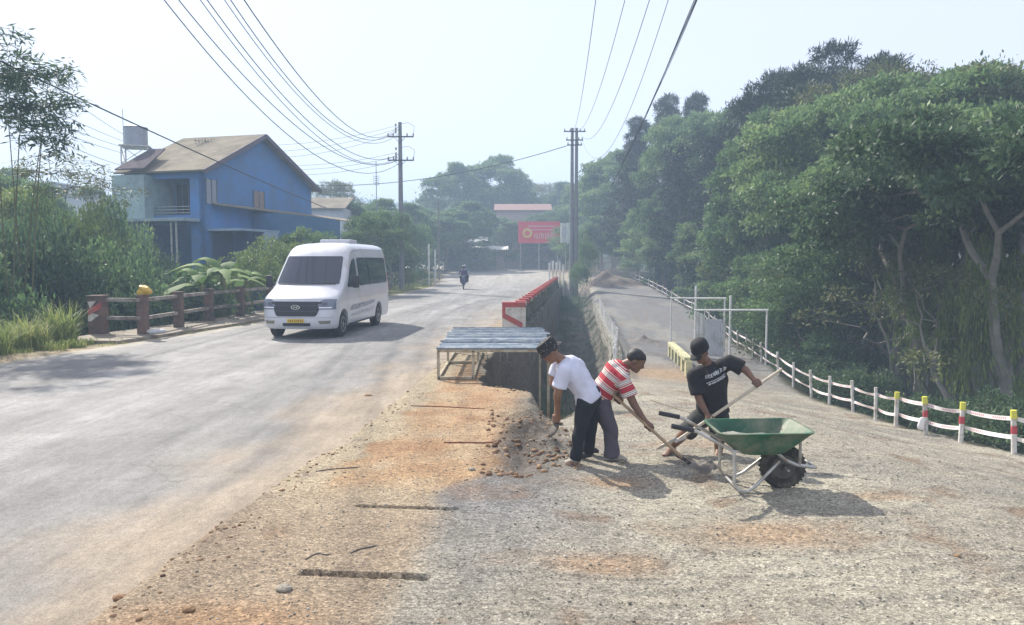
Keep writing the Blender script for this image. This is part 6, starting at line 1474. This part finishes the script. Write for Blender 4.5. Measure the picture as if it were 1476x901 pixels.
# ---------------- worker A : pale shirt, black bucket hat, bending to the left
YA = 7.72; pA = Vector((gp(836, 659).x * YA / gp(836, 659).y, YA, 0)); pA.z = gz(pA.x, YA) + .0
A_ = empty('person', pA, 0, 'person bending in a pale white shirt, dark trousers and a black patterned bucket hat', 'person')
q = px_frame(836, 138)
hipA = q(848, 566, 0); lum = q(843, 552, 0); ches = q(822, 523, 0); neckA = q(806, 507, -.02); sA = Vector((.10, 1, 0)).normalized()
shN = q(811, 520, -.17); shF = q(806, 517, .17); elN = q(801, 556, -.17); haN = q(800, 595, .02); elF = q(797, 545, .16); haF = q(802, 563, .05)
hdA = q(792, 497, -.02); kN = q(834, 608, -.11); aN = q(829, 648, -.10); kF = q(853, 610, .12); aF = q(850, 647, .13); hN = q(843, 570, -.09); hF = q(852, 570, .10)
top = q(803, 535, .05); nk = q(800, 600, .02); tp = q(792, 620, -.02); rod = (nk - top).normalized()
k = MB(); chain(k, [hipA, lum, ches, q(812, 513, 0)], [.145, .135, .165, .10], 16, sA, .68)
chain(k, [q(812, 513, 0), neckA, hdA - Vector((0, 0, .02))], [.06, .052, .05], 12); c, f, u, r = head(k, hdA, (-.75, .05, -.62), (-.5, 0, .8))
for sh, el, ha in ((shN, elN, haN), (shF, elF, haF)):
    wr_ = ha + (el - ha).normalized() * .085 + Vector((.02, 0, 0)); chain(k, [q(814, 517, sh.y * .5), sh, el, wr_], [.065, .055, .041, .028], 12)
    hand(k, wr_, ha, rod, Vector((1, -.3 if ha is haN else .4, .1)), 1.0)
for h_, kn, an in ((hN, kN, aN), (hF, kF, aF)): chain(k, [h_, kn, kn.lerp(an, .35), an], [.088, .056, .054, .038], 12)
chain(k, [aN, q(822, 654, -.10)], [.036, .03], 10); chain(k, [aF, q(843, 654, .13)], [.036, .03], 10)
remesh(k, 'body', SK, A_, .0085, 3); eyes(A_, c, f, u, r); hair(A_, c, f, u, r, HAIR)
k = MB(); chain(k, [lum + (hipA - lum) * .55, lum, ches, q(811, 512, 0)], [.175, .175, .192, .085], 18, sA, .74, True)
loft(k, [(lum + (hipA - lum) * .5, sA * .178, (ches - lum).normalized().cross(sA) * .145), (hipA + Vector((.004, 0, -.045)), sA * .190, (ches - lum).normalized().cross(sA) * .155)], 20)
for sh, el in ((shN, elN), (shF, elF)): e = sh.lerp(el, .72); chain(k, [q(815, 518, sh.y * .6), sh], [.085, .075], 12); d = (e - sh).normalized(); s = Vector((0, 1, 0)); s = (s - d * s.dot(d)).normalized(); loft(k, [(sh, s * .074, d.cross(s) * .074), (sh.lerp(e, .5), s * .075, d.cross(s) * .075), (e, s * .080, d.cross(s) * .080)], 14)
remesh(k, 'shirt', WHC, A_, .011, 5, .011, 3)
k = MB(); chain(k, [hipA + Vector((-.0, 0, .05)), hipA], [.150, .158], 16, sA, .80)
for h_, kn, an, hy in ((hN, kN, aN, -.10), (hF, kF, aF, .13)):
    chain(k, [h_, kn], [.104, .070], 14); chain(k, [kn, an.lerp(kn, .3)], [.070, .062], 14); d = (an - kn).normalized(); s = Vector((0, 1, 0)); loft(k, [(an.lerp(kn, .3), s * .063, d.cross(s) * .063), (an + d * .035, s * .064, d.cross(s) * .062)], 14)
remesh(k, 'trousers', NAVY, A_, .011, 5, .012, 4)
shoe(A_, q(833, 658, -.10) * 1.0, q(811, 659, -.13), SHOE); shoe(A_, q(854, 657, .13), q(833, 658, .11), SHOED)
# bucket hat with pale pattern
def hat_mat():
    m, nt, b = new_mat('hat_pattern'); L = nt.links.new; tc = N(nt, 'ShaderNodeTexCoord'); v = N(nt, 'ShaderNodeTexVoronoi', Scale=38.0); L(tc.outputs['Object'], v.inputs['Vector'])
    r_ = ramp(nt, [(.13, (.42, .40, .37)), (.2, (.018, .018, .02))], 'LINEAR'); L(v.outputs['Distance'], r_.inputs[0]); L(r_.outputs[0], b.inputs['Base Color']); b.inputs['Roughness'].default_value = .8; return m
def rotate_to(k, c, f, u, r):
    M = Matrix((f, r, u)).transposed(); k.v = [tuple(Vector(c) + M @ Vector(p)) for p in k.v]; return k
k = MB().lathe([(.135, .012), (.128, .020), (.100, .045), (.100, .10), (.090, .132), (.05, .146), (.01, .148)], (-.008, 0, 0), 24); k.v = [(x * 1.12, y, z) for x, y, z in k.v]; rotate_to(k, c + u * -.008, f, r.cross(f), r).build('hat', hat_mat(), A_, smooth=True)
shovel(pA, top - rod * .10, nk, tp, BLADE, 'short shovel held upright by the person in the pale shirt', .08, nrm=(1, .45, .3))

# ---------------- worker B : red and white striped shirt, leaning to the right
YB_ = 8.02; b0_ = gp(868, 657); pB = Vector((b0_.x * YB_ / b0_.y, YB_, 0)); pB.z = gz(pB.x, YB_)
B_ = empty('person', pB, 0, 'person in a red and white striped shirt leaning forward to shovel gravel', 'person')
q = px_frame(868, 134)
hip = q(861, 574, 0); lum = q(867, 560, 0); ches = q(887, 533, -.02); nkB = q(899, 520, -.03); sB = Vector((.08, 1, 0)).normalized()
shN = q(893, 537, -.19); shF = q(893, 526, .15); elN = q(908, 572, -.24); haN = q(929, 604, -.30); elF = q(893, 556, .10); haF = q(889, 570, -.12)
hdB = q(914, 514, -.06); kN = q(878, 612, -.10); aN = q(880, 648, -.12); kF = q(851, 612, .14); aF = q(846, 648, .18); hN = q(864, 577, -.09); hF = q(857, 577, .10)
top = q(879, 560, -.13); nk = at(985, 661, 7.52) - pB; tp = at(1008, 676, 7.34) - pB; tp.z = gz(pB.x + tp.x, 7.34) - pB.z + .03; rod = (nk - top).normalized()
k = MB(); chain(k, [hip, lum, ches, q(896, 525, -.02)], [.145, .135, .165, .10], 16, sB, .68)
chain(k, [q(894, 526, -.02), nkB, hdB - Vector((.02, 0, .0))], [.062, .054, .052], 12); c, f, u, r = head(k, hdB, (.80, -.22, -.45), (.35, 0, .9))
for sh, el, ha in ((shN, elN, haN), (shF, elF, haF)):
    wr_ = ha + (el - ha).normalized() * .085; chain(k, [q(890, 530, sh.y * .5), sh, el, wr_], [.068, .058, .043, .029], 12)
    hand(k, wr_, ha, rod, Vector((-.2, -.2, 1)), 1.0, -1)
for h_, kn, an in ((hN, kN, aN), (hF, kF, aF)): chain(k, [h_, kn, kn.lerp(an, .35), an], [.088, .056, .054, .038], 12)
chain(k, [aN, q(890, 654, -.12)], [.036, .03], 10); chain(k, [aF, q(852, 654, .18)], [.036, .03], 10)
remesh(k, 'body', SKD, B_, .0085, 3); eyes(B_, c, f, u, r); hair(B_, c, f, u, r, HAIR, 1.02)
k = MB(); chain(k, [lum + (hip - lum) * .5, lum, ches, q(896, 524, -.02)], [.170, .172, .190, .090], 18, sB, .76)
tn = (ches - lum).normalized(); loft(k, [(lum + (hip - lum) * .4, sB * .172, tn.cross(sB) * .142), (hip + Vector((-.01, 0, -.04)), sB * .186, tn.cross(sB) * .155)], 20)
for sh, el in ((shN, elN), (shF, elF)): e = sh.lerp(el, .70); chain(k, [q(890, 531, sh.y * .6), sh], [.088, .078], 12); d = (e - sh).normalized(); s = Vector((0, 1, 0)); s = (s - d * s.dot(d)).normalized(); loft(k, [(sh, s * .078, d.cross(s) * .078), (sh.lerp(e, .5), s * .080, d.cross(s) * .080), (e, s * .088, d.cross(s) * .088)], 14)
loft(k, [(q(894, 524, -.02), sB * .075, Vector((.05, 0, .045))), (q(900, 519, -.03), sB * .070, Vector((.048, 0, .04)))], 14)
def stripe_mat():
    m, nt, b = new_mat('striped_shirt'); L = nt.links.new; a = N(nt, 'ShaderNodeAttribute'); a.attribute_name = 'along'; fr = N(nt, 'ShaderNodeMath', operation='FRACT'); mu = N(nt, 'ShaderNodeMath', operation='MULTIPLY'); mu.inputs[1].default_value = 1 / .125
    L(a.outputs['Fac'], mu.inputs[0]); L(mu.outputs[0], fr.inputs[0]); RD = (.42, .035, .05); WT = (.66, .62, .56); BK = (.06, .05, .06)
    r_ = ramp(nt, [(0, RD), (.42, RD), (.425, WT), (.50, WT), (.505, BK), (.54, BK), (.545, WT), (.66, WT), (.665, BK), (.70, BK), (.705, WT), (.78, WT), (.785, RD), (.87, RD), (.875, WT), (.94, WT), (.945, RD)], 'CONSTANT'); L(fr.outputs[0], r_.inputs[0]); L(r_.outputs[0], b.inputs['Base Color']); b.inputs['Roughness'].default_value = .85; return m
so_ = remesh(k, 'shirt', stripe_mat(), B_, .010, 5, .010, 8)
n = len(so_.data.vertices); co = np.empty(n * 3, np.float32); so_.data.vertices.foreach_get('co', co); co = co.reshape(-1, 3)
tv = np.array(tn[:]); al = (co - np.array(lum[:])) @ tv
for sh, el in ((shN, elN), (shF, elF)):
    d = np.array((el - sh).normalized()[:]); w_t = (co - np.array(sh[:])) @ d; rad = np.linalg.norm(co - np.array(sh[:]) - np.outer(w_t, d), axis=1); msk = (w_t > .02) & (rad < .105) & (np.sign(sh.y) * (co[:, 1] - (sh.y * .62)) > 0); al = np.where(msk, w_t + .03, al)
at_ = so_.data.attributes.new('along', 'FLOAT', 'POINT'); at_.data.foreach_set('value', al.astype(np.float32))
k = MB(); chain(k, [hip + Vector((.01, 0, .05)), hip], [.150, .160], 16, sB, .82)
for h_, kn, an in ((hN, kN, aN), (hF, kF, aF)):
    chain(k, [h_, kn], [.112, .082], 14); chain(k, [kn, an.lerp(kn, .3)], [.082, .080], 14); d = (an - kn).normalized(); s = Vector((0, 1, 0)); loft(k, [(an.lerp(kn, .3), s * .080, d.cross(s) * .080), (an + d * .035, s * .084, d.cross(s) * .082)], 14)
remesh(k, 'trousers', JEAN, B_, .011, 5, .013, 5)
shoe(B_, q(876, 657, -.12), q(902, 658, -.15), SHOE); shoe(B_, q(844, 656, .18), q(866, 657, .16), SHOED)
shovel(pB, top - rod * .06, nk, tp, BLADE, 'shovel pushed into the gravel by the person in the striped shirt', .105, nrm=(.5, 0, 1))
xg, yg = pB.x + tp.x + .03, pB.y + tp.y - .02; pile('gravel_heap', (xg, yg), .20, .14, .10, sand, 'small dark heap of gravel on the shovel blade end', 'heap', 5)

# ---------------- worker C : black shirt and cap, long shovel across the body
YC_ = 8.15; b0_ = gp(1003, 655); pC = Vector((b0_.x * YC_ / b0_.y, YC_, 0)); pC.z = gz(pC.x, YC_)
C_ = empty('person', pC, 0, 'person in a black printed shirt, black cap and shorts stepping forward with a shovel', 'person')
q0 = px_frame(1003, 131); q = lambda px, py, y=0.0: q0(px, py + 1, y)
hip = q(1026, 596, 0); lum = q(1024, 580, -.02); ches = q(1021, 545, -.06); nkC = q(1013, 520, -.08); sC = Vector((1, .15, .22)).normalized(); dC = Vector((-.15, 1, 0))
shL = q(996, 540, -.06); shR = q(1046, 521, -.08); elR = q(1066, 531, -.16); haR = q(1079, 549, -.26); elL = q(1002, 574, -.14); haL = q(1014, 600, -.27)
hdC = q(1003, 506, -.12); hL = q(1014, 600, 0); hR = q(1034, 601, 0); kL = q(985, 622, -.10); aL = q(970, 648, .06); kR = q(1036, 634, -.04); aR = q(1037, 662, .05)
top = q(1112, 527, -.28); nk = q(968, 629, -.26); tp = q(938, 642, -.26); rod = (nk - top).normalized()
k = MB(); chain(k, [hip, lum, ches, q(1018, 530, -.07)], [.150, .140, .168, .10], 16, sC, .66)
chain(k, [q(1017, 530, -.07), nkC, hdC - Vector((0, 0, .03))], [.062, .055, .052], 12); c, f, u, r = head(k, hdC, (-.62, -.62, -.50), (-.25, -.2, .92))
for sh, el, ha, s_ in ((shL, elL, haL, 1), (shR, elR, haR, -1)):
    wr_ = ha + (el - ha).normalized() * .08; chain(k, [q(1020, 534, -.07).lerp(sh, .55), sh, el, wr_], [.070, .058, .043, .029], 12)
    hand(k, wr_, ha, rod, Vector((0, .3, 1)), 1.0, s_)
for h_, kn, an in ((hL, kL, aL), (hR, kR, aR)): chain(k, [h_, kn, kn.lerp(an, .35), an], [.090, .058, .056, .038], 12)
g_l = gz(pC.x + aL.x, pC.y + aL.y) - pC.z; g_r = gz(pC.x + aR.x, pC.y + aR.y) - pC.z
chain(k, [aL, Vector((aL.x + .01, aL.y, g_l + .05))], [.038, .034], 10); foot(k, Vector((aL.x + .03, aL.y + .02, g_l + .004)), Vector((aL.x - .13, aL.y - .17, g_l + .004)))
chain(k, [aR, Vector((aR.x, aR.y, g_r + .05))], [.038, .034], 10); foot(k, Vector((aR.x + .02, aR.y + .03, g_r + .004)), Vector((aR.x - .05, aR.y - .21, g_r + .004)))
remesh(k, 'body', SKD, C_, .0085, 3); eyes(C_, c, f, u, r); hair(C_, c, f, u, r, HAIR, .98)
k = MB(); chain(k, [hip + Vector((0, 0, .02)), lum, ches, q(1018, 528, -.07)], [.178, .176, .190, .095], 18, sC, .76)
loft(k, [(lum, sC * .178, dC * .136), (hip + Vector((0, 0, -.03)), sC * .190, dC * .146)], 20)
for sh, el in ((shL, elL), (shR, elR)): e = sh.lerp(el, .82); chain(k, [q(1020, 535, -.07).lerp(sh, .6), sh], [.092, .080], 12); d = (e - sh).normalized(); s = Vector((0, 1, 0)); s = (s - d * s.dot(d)).normalized(); loft(k, [(sh, s * .080, d.cross(s) * .080), (sh.lerp(e, .5), s * .082, d.cross(s) * .082), (e, s * .088, d.cross(s) * .088)], 14)
st_ = remesh(k, 'shirt', BLACKC, C_, .011, 5, .010, 12)
# chest print: two slanting rows of small white strokes (unreadable in the photo), raised 2 mm on the cloth
k = MB(); bvh = None
from mathutils.bvhtree import BVHTree
nmv = [v.co.copy() for v in st_.data.vertices]; bvh = BVHTree.FromPolygons(nmv, [tuple(p.vertices) for p in st_.data.polygons])
def onto(px, py):
    o_ = q(px, py, -1.2); h = bvh.ray_cast(o_, Vector((0, 1, 0)));  return (h[0] + h[1] * .004) if h[0] is not None else q(px, py, -.22)
rg = random.Random(5)
for row, (ax, ay, bx_, by_, hh) in enumerate(((1009, 544, 1038, 530, 5.2), (1010, 549.5, 1038, 536.5, 1.2), (1012, 552.5, 1038, 540.5, 2.6))):
    nn = 12 if row != 1 else 1
    if row == 1:
        P_ = [onto(ax + (bx_ - ax) * t / 14, ay + (by_ - ay) * t / 14) for t in range(15)]; k.tube(P_, .0035, 4); continue
    for i in range(nn):
        t = (i + .3) / nn; px_, py_ = ax + (bx_ - ax) * t, ay + (by_ - ay) * t; w2 = (bx_ - ax) / nn * .62
        up_ = hh * rg.uniform(.7, 1)
        for (u0, v0, u1, v1) in rg.sample([(0, 0, 0, 1), (0, 1, 1, .85), (0, .5, 1, .4), (1, 0, 1, 1), (0, 0, 1, -.15)], 3): k.tube([onto(px_ + u0 * w2, py_ - v0 * up_ - u0 * .8), onto(px_ + u1 * w2, py_ - v1 * up_ - u1 * .8)], .0032, 4)
k.build('shirt_print', mat('print_white', (.62, .64, .66), .7, .05, 9, 0), st_, fixn=False)
k = MB(); chain(k, [hip + Vector((0, 0, .06)), hip + Vector((0, 0, -.02))], [.152, .165], 16, sC, .80)
for h_, kn in ((hL, kL), (hR, kR)):
    d = (kn - h_).normalized(); s = dC; s = (s - d * s.dot(d)).normalized(); chain(k, [h_, h_.lerp(kn, .6)], [.115, .106], 14); loft(k, [(h_.lerp(kn, .6), s * .104, d.cross(s) * .106), (kn + d * .02, s * .100, d.cross(s) * .104)], 14)
remesh(k, 'shorts', DKG, C_, .011, 5, .009, 15)
k = MB().lathe([(.104, .0), (.104, .03), (.100, .07), (.085, .105), (.05, .127), (.01, .132)], (-.012, 0, 0), 24); k.v = [(x * 1.08, y * .90, z) for x, y, z in k.v]
cap_ = rotate_to(k, c + u * .022, f, r.cross(f), r).build('cap', BLACKC, C_, smooth=True)
V = []; F = []
for j in range(7):
    a = -1 + 2 * j / 6
    for i in range(5): t = i / 4; V.append((.085 + t * .085 * math.sqrt(max(0, 1 - a * a * .7)), a * .072 * (1 - .15 * t), .010 - .025 * t - .02 * a * a))
for j in range(6):
    for i in range(4): q_ = j * 5 + i; F.append((q_, q_ + 1, q_ + 6, q_ + 5))
o = rotate_to(MB().add(V, F), c + u * .022, f, r.cross(f), r).build('cap_peak', BLACKC, cap_, smooth=True); o.modifiers.new('s', 'SOLIDIFY').thickness = .004
shovel(pC, top, nk, tp, BLADEW, 'long handled shovel with a bright blade held across the body by the person in black', .10, mat('handle_pale', (.50, .44, .34), .6, .2, 12, .2), nrm=(0, .4, 1))

# ---------------- motorbike with two riders, coming up the road
def small_person(loc, rz, seat, label, shirt, trou, hat, helmet, seated=True, arms=None):
    P = empty('person', loc, rz, label, 'person'); h = seat; k = MB()
    hip = Vector((0, 0, h)); ch = Vector((0, -.10, h + .38)); nk = Vector((0, -.12, h + .52)); hd = Vector((0, -.14, h + .68))
    sh = [Vector((s * .20, -.11, h + .46)) for s in (-1, 1)]
    if seated: kn = [Vector((s * .20, -.42, h + .02)) for s in (-1, 1)]; an = [Vector((s * .17, -.36, h - .42)) for s in (-1, 1)]; el = [Vector((s * .30, -.26, h + .24)) for s in (-1, 1)]; ha = [Vector((s * .30, -.52, h + .30)) for s in (-1, 1)] if arms is None else arms
    else: kn = [Vector((s * .10, -.02, .48)) for s in (-1, 1)]; an = [Vector((s * .11, 0, .08)) for s in (-1, 1)]; el = [Vector((s * .27, -.05, h + .2)) for s in (-1, 1)]; ha = [Vector((s * .2, -.22, h + .08)) for s in (-1, 1)]
    S = Vector((1, 0, 0)); chain(k, [hip, ch, nk], [.15, .165, .07], 12, S, .65); chain(k, [nk, hd], [.055, .05], 10); c, f, u, r = head(k, hd, (0, -1, -.05), (0, 0, 1), 1.0)
    for i in (0, 1):
        chain(k, [sh[i], el[i], ha[i]], [.055, .042, .03], 10); k.ell(ha[i], (.04, .045, .035), 10, 8); chain(k, [Vector(((i * 2 - 1) * .09, 0, h)), kn[i], an[i]], [.09, .06, .04], 10)
        d = Vector((0, -.12, -.04)); chain(k, [an[i], an[i] + d], [.04, .03], 8)
        for j in range(4): chain(k, [ha[i] + Vector(((j - 1.5) * .02, -.03, 0)), ha[i] + Vector(((j - 1.5) * .02, -.06, -.03))], [.011, .009], 6)
    remesh(k, 'body', SK, P, .016, 2); eyes(P, c, f, u, r)
    k = MB(); chain(k, [hip + Vector((0, 0, -.02)), ch, nk + Vector((0, 0, -.03))], [.175, .19, .09], 14, S, .72)
    for i in (0, 1): chain(k, [sh[i], el[i], ha[i].lerp(el[i], .25)], [.075, .058, .048], 10)
    remesh(k, 'shirt', shirt, P, .018, 3, .006, 3)
    k = MB(); chain(k, [hip + Vector((0, 0, .04)), hip + Vector((0, 0, -.03))], [.16, .165], 12, S, .75)
    for i in (0, 1): chain(k, [Vector(((i * 2 - 1) * .09, 0, h)), kn[i], an[i].lerp(kn[i], .08)], [.105, .08, .06], 10)
    remesh(k, 'trousers', trou, P, .018, 3, .006, 4)
    if helmet: MB().ell(hd + Vector((0, .015, .045)), (.125, .14, .115), 18, 12).build('helmet', hat, P, smooth=True)
    else:
        k = MB().lathe([(.25, .0), (.16, .06), (.10, .12), (.02, .17)], (0, 0, 0), 20); k.v = [(x, y + hd.y, z + hd.z + .04) for x, y, z in k.v]; k.build('hat', hat, P, smooth=True)
    return P
pm = gp(668, 417); MBK = empty('motorbike', (pm.x, pm.y, float(road_z(pm.y)) + .004), R(4), 'dark purple scooter carrying two riders along the far road', 'motorbike')
PUR = mat('scooter_paint', (.05, .04, .16), .3, .05, 5, 0, coat=.6)
for y, nm_ in ((-.62, 'wheel'), (.62, 'wheel')):
    wl = MB().lathe([(.20, -.04), (.26, -.05), (.285, 0), (.26, .05), (.20, .04)], (0, y, .285), 22, 'x').build(nm_, RUB, MBK, smooth=True); MB().lathe([(.20, -.02), (.20, .02), (.05, .05), (.05, -.05)], (0, y, .285), 16, 'x').build('rim', ALLOY, wl)
MB().prism([(-.42, .42), (-.50, .72), (-.44, 1.0), (-.34, 1.02), (-.30, .62), (-.22, .38), (.15, .36), (.25, .50), (.85, .66), (.80, .80), (.1, .76), (-.05, .40), (-.2, .30)][:0] or [(-.44, .35), (-.55, .75), (-.45, 1.02), (-.36, 1.0), (-.30, .45), (.10, .40), (.15, .72), (.80, .80), (.86, .68), (.45, .36), (.1, .26)], 'x', -.13, .13).build('fairing', PUR, MBK, bevel=.04, smooth=True)
MB().box((0, .40, .80), (.27, .80, .10)).build('seat', BLK, MBK, bevel=.03, smooth=True)
MB().tube([(-.33, -.38, 1.04), (0, -.44, 1.02), (.33, -.38, 1.04)], .018, 8).build('handlebar', BLK, MBK)
MB().ell((0, -.56, .90), (.10, .06, .08), 14, 10).build('headlight', LAMP, MBK, smooth=True)
MB().box((0, -.62, .58), (.16, .30, .04)).build('mudguard', PUR, MBK, bevel=.015); MB().tube([(0, -.46, .9), (0, -.62, .285)], .035, 8).build('fork', BLK, MBK)
for s_ in (-1, 1):
    mo = MB().tube([(s_ * .28, -.40, 1.04), (s_ * .36, -.42, 1.20)], .008, 6).build('mirror_stem', BLK, MBK); MB().ell((s_ * .38, -.42, 1.23), (.06, .02, .04), 12, 8).build('mirror', CHROME, mo, smooth=True)
base = MBK.location
def off(x, y, z): v = Matrix.Rotation(R(4), 3, 'Z') @ Vector((x, y, z)); return (base.x + v.x, base.y + v.y, base.z + z)
small_person(off(0, .18, 0), R(4), .88, 'person in a dark purple jacket and dark helmet driving the scooter', cloth('jacket_purple', (.05, .035, .11), 1), NAVY, BLK, True)
small_person(off(.13, .55, .0), R(4), .93, 'pillion person in a blue grey jacket behind the scooter driver', cloth('jacket_bluegrey', (.16, .23, .30), 1), BLACKC, mat('helmet_blue', (.10, .16, .24), .3, .05, 5, 0), True)
pp = gp(587, 415); pp.z = gz(pp.x, pp.y)
small_person(tuple(pp), R(20), .78, 'person standing at the roadside in a pink top, dark trousers and a white conical hat', cloth('top_pink', (.55, .17, .30), 1), cloth('trousers_teal', (.04, .08, .10), 1), WHITE, False, False)
# ================================================================ LIGHT, AIR, CAMERA
SUN_AZ, SUN_EL = R(-38), R(42)          # azimuth from +Y towards +X
w = bpy.data.worlds.new("World"); C.world = w; w.use_nodes = True; nt = w.node_tree
sky = nt.nodes.new('ShaderNodeTexSky'); sky.sky_type = 'NISHITA'; sky.sun_disc = False
sky.sun_elevation = SUN_EL; sky.sun_rotation = SUN_AZ; sky.air_density = 1.0; sky.dust_density = 1.0; sky.ozone_density = 1.3; sky.altitude = 300
bg = nt.nodes['Background']; bg.inputs['Strength'].default_value = .15
mixs = nt.nodes.new('ShaderNodeMix'); mixs.data_type = 'RGBA'; mixs.inputs[0].default_value = .68; mixs.inputs[7].default_value = (4.75, 4.55, 4.9, 1)
nt.links.new(sky.outputs[0], mixs.inputs[6]); nt.links.new(mixs.outputs[2], bg.inputs['Color'])
sl = bpy.data.lights.new('sun', 'SUN'); sl.energy = 5.0; sl.angle = R(.9); sl.color = (1, .93, .82)
so = bpy.data.objects.new('sun', sl); COL.objects.link(so)
sd = Vector((math.sin(SUN_AZ) * math.cos(SUN_EL), math.cos(SUN_AZ) * math.cos(SUN_EL), math.sin(SUN_EL)))
so.rotation_euler = sd.to_track_quat('Z', 'Y').to_euler(); so.location = (-20, 20, 60)

hz = MB().box((0, 480, 14.5), (1900, 1320, 51)).build('haze', None)
hm = bpy.data.materials.new('haze_air'); hm.use_nodes = True; t = hm.node_tree; t.nodes.remove(t.nodes['Principled BSDF'])
pv = t.nodes.new('ShaderNodeVolumePrincipled'); pv.inputs['Density'].default_value = .0032; pv.inputs['Color'].default_value = (.58, .76, 1, 1); pv.inputs['Anisotropy'].default_value = .0
t.links.new(pv.outputs[0], t.nodes['Material Output'].inputs['Volume'])
hz.data.materials.append(hm); tag(hz, kind='stuff')

cd = bpy.data.cameras.new('camera'); cam = bpy.data.objects.new('camera', cd); COL.objects.link(cam)
cam.location = (0, 0, CAMZ); cam.rotation_euler = (R(90) - PITCH, 0, 0)
cd.sensor_width = 36; cd.lens = 36 * FPX / 1476; cd.clip_end = 4000; cd.clip_start = .05
C.camera = cam
C.render.engine = 'CYCLES'; cy = C.cycles
cy.max_bounces = 6; cy.diffuse_bounces = 3; cy.glossy_bounces = 3; cy.transmission_bounces = 3; cy.volume_bounces = 1; cy.transparent_max_bounces = 6
cy.use_denoising = True
try: cy.denoiser = 'OPENIMAGEDENOISE'; cy.denoising_prefilter = 'ACCURATE'
except Exception: pass
cy.sample_clamp_indirect = 6
vs = C.view_settings; vs.view_transform = 'Standard'; vs.look = 'None'; vs.exposure = .66; vs.gamma = 1; vs.use_curve_mapping = False
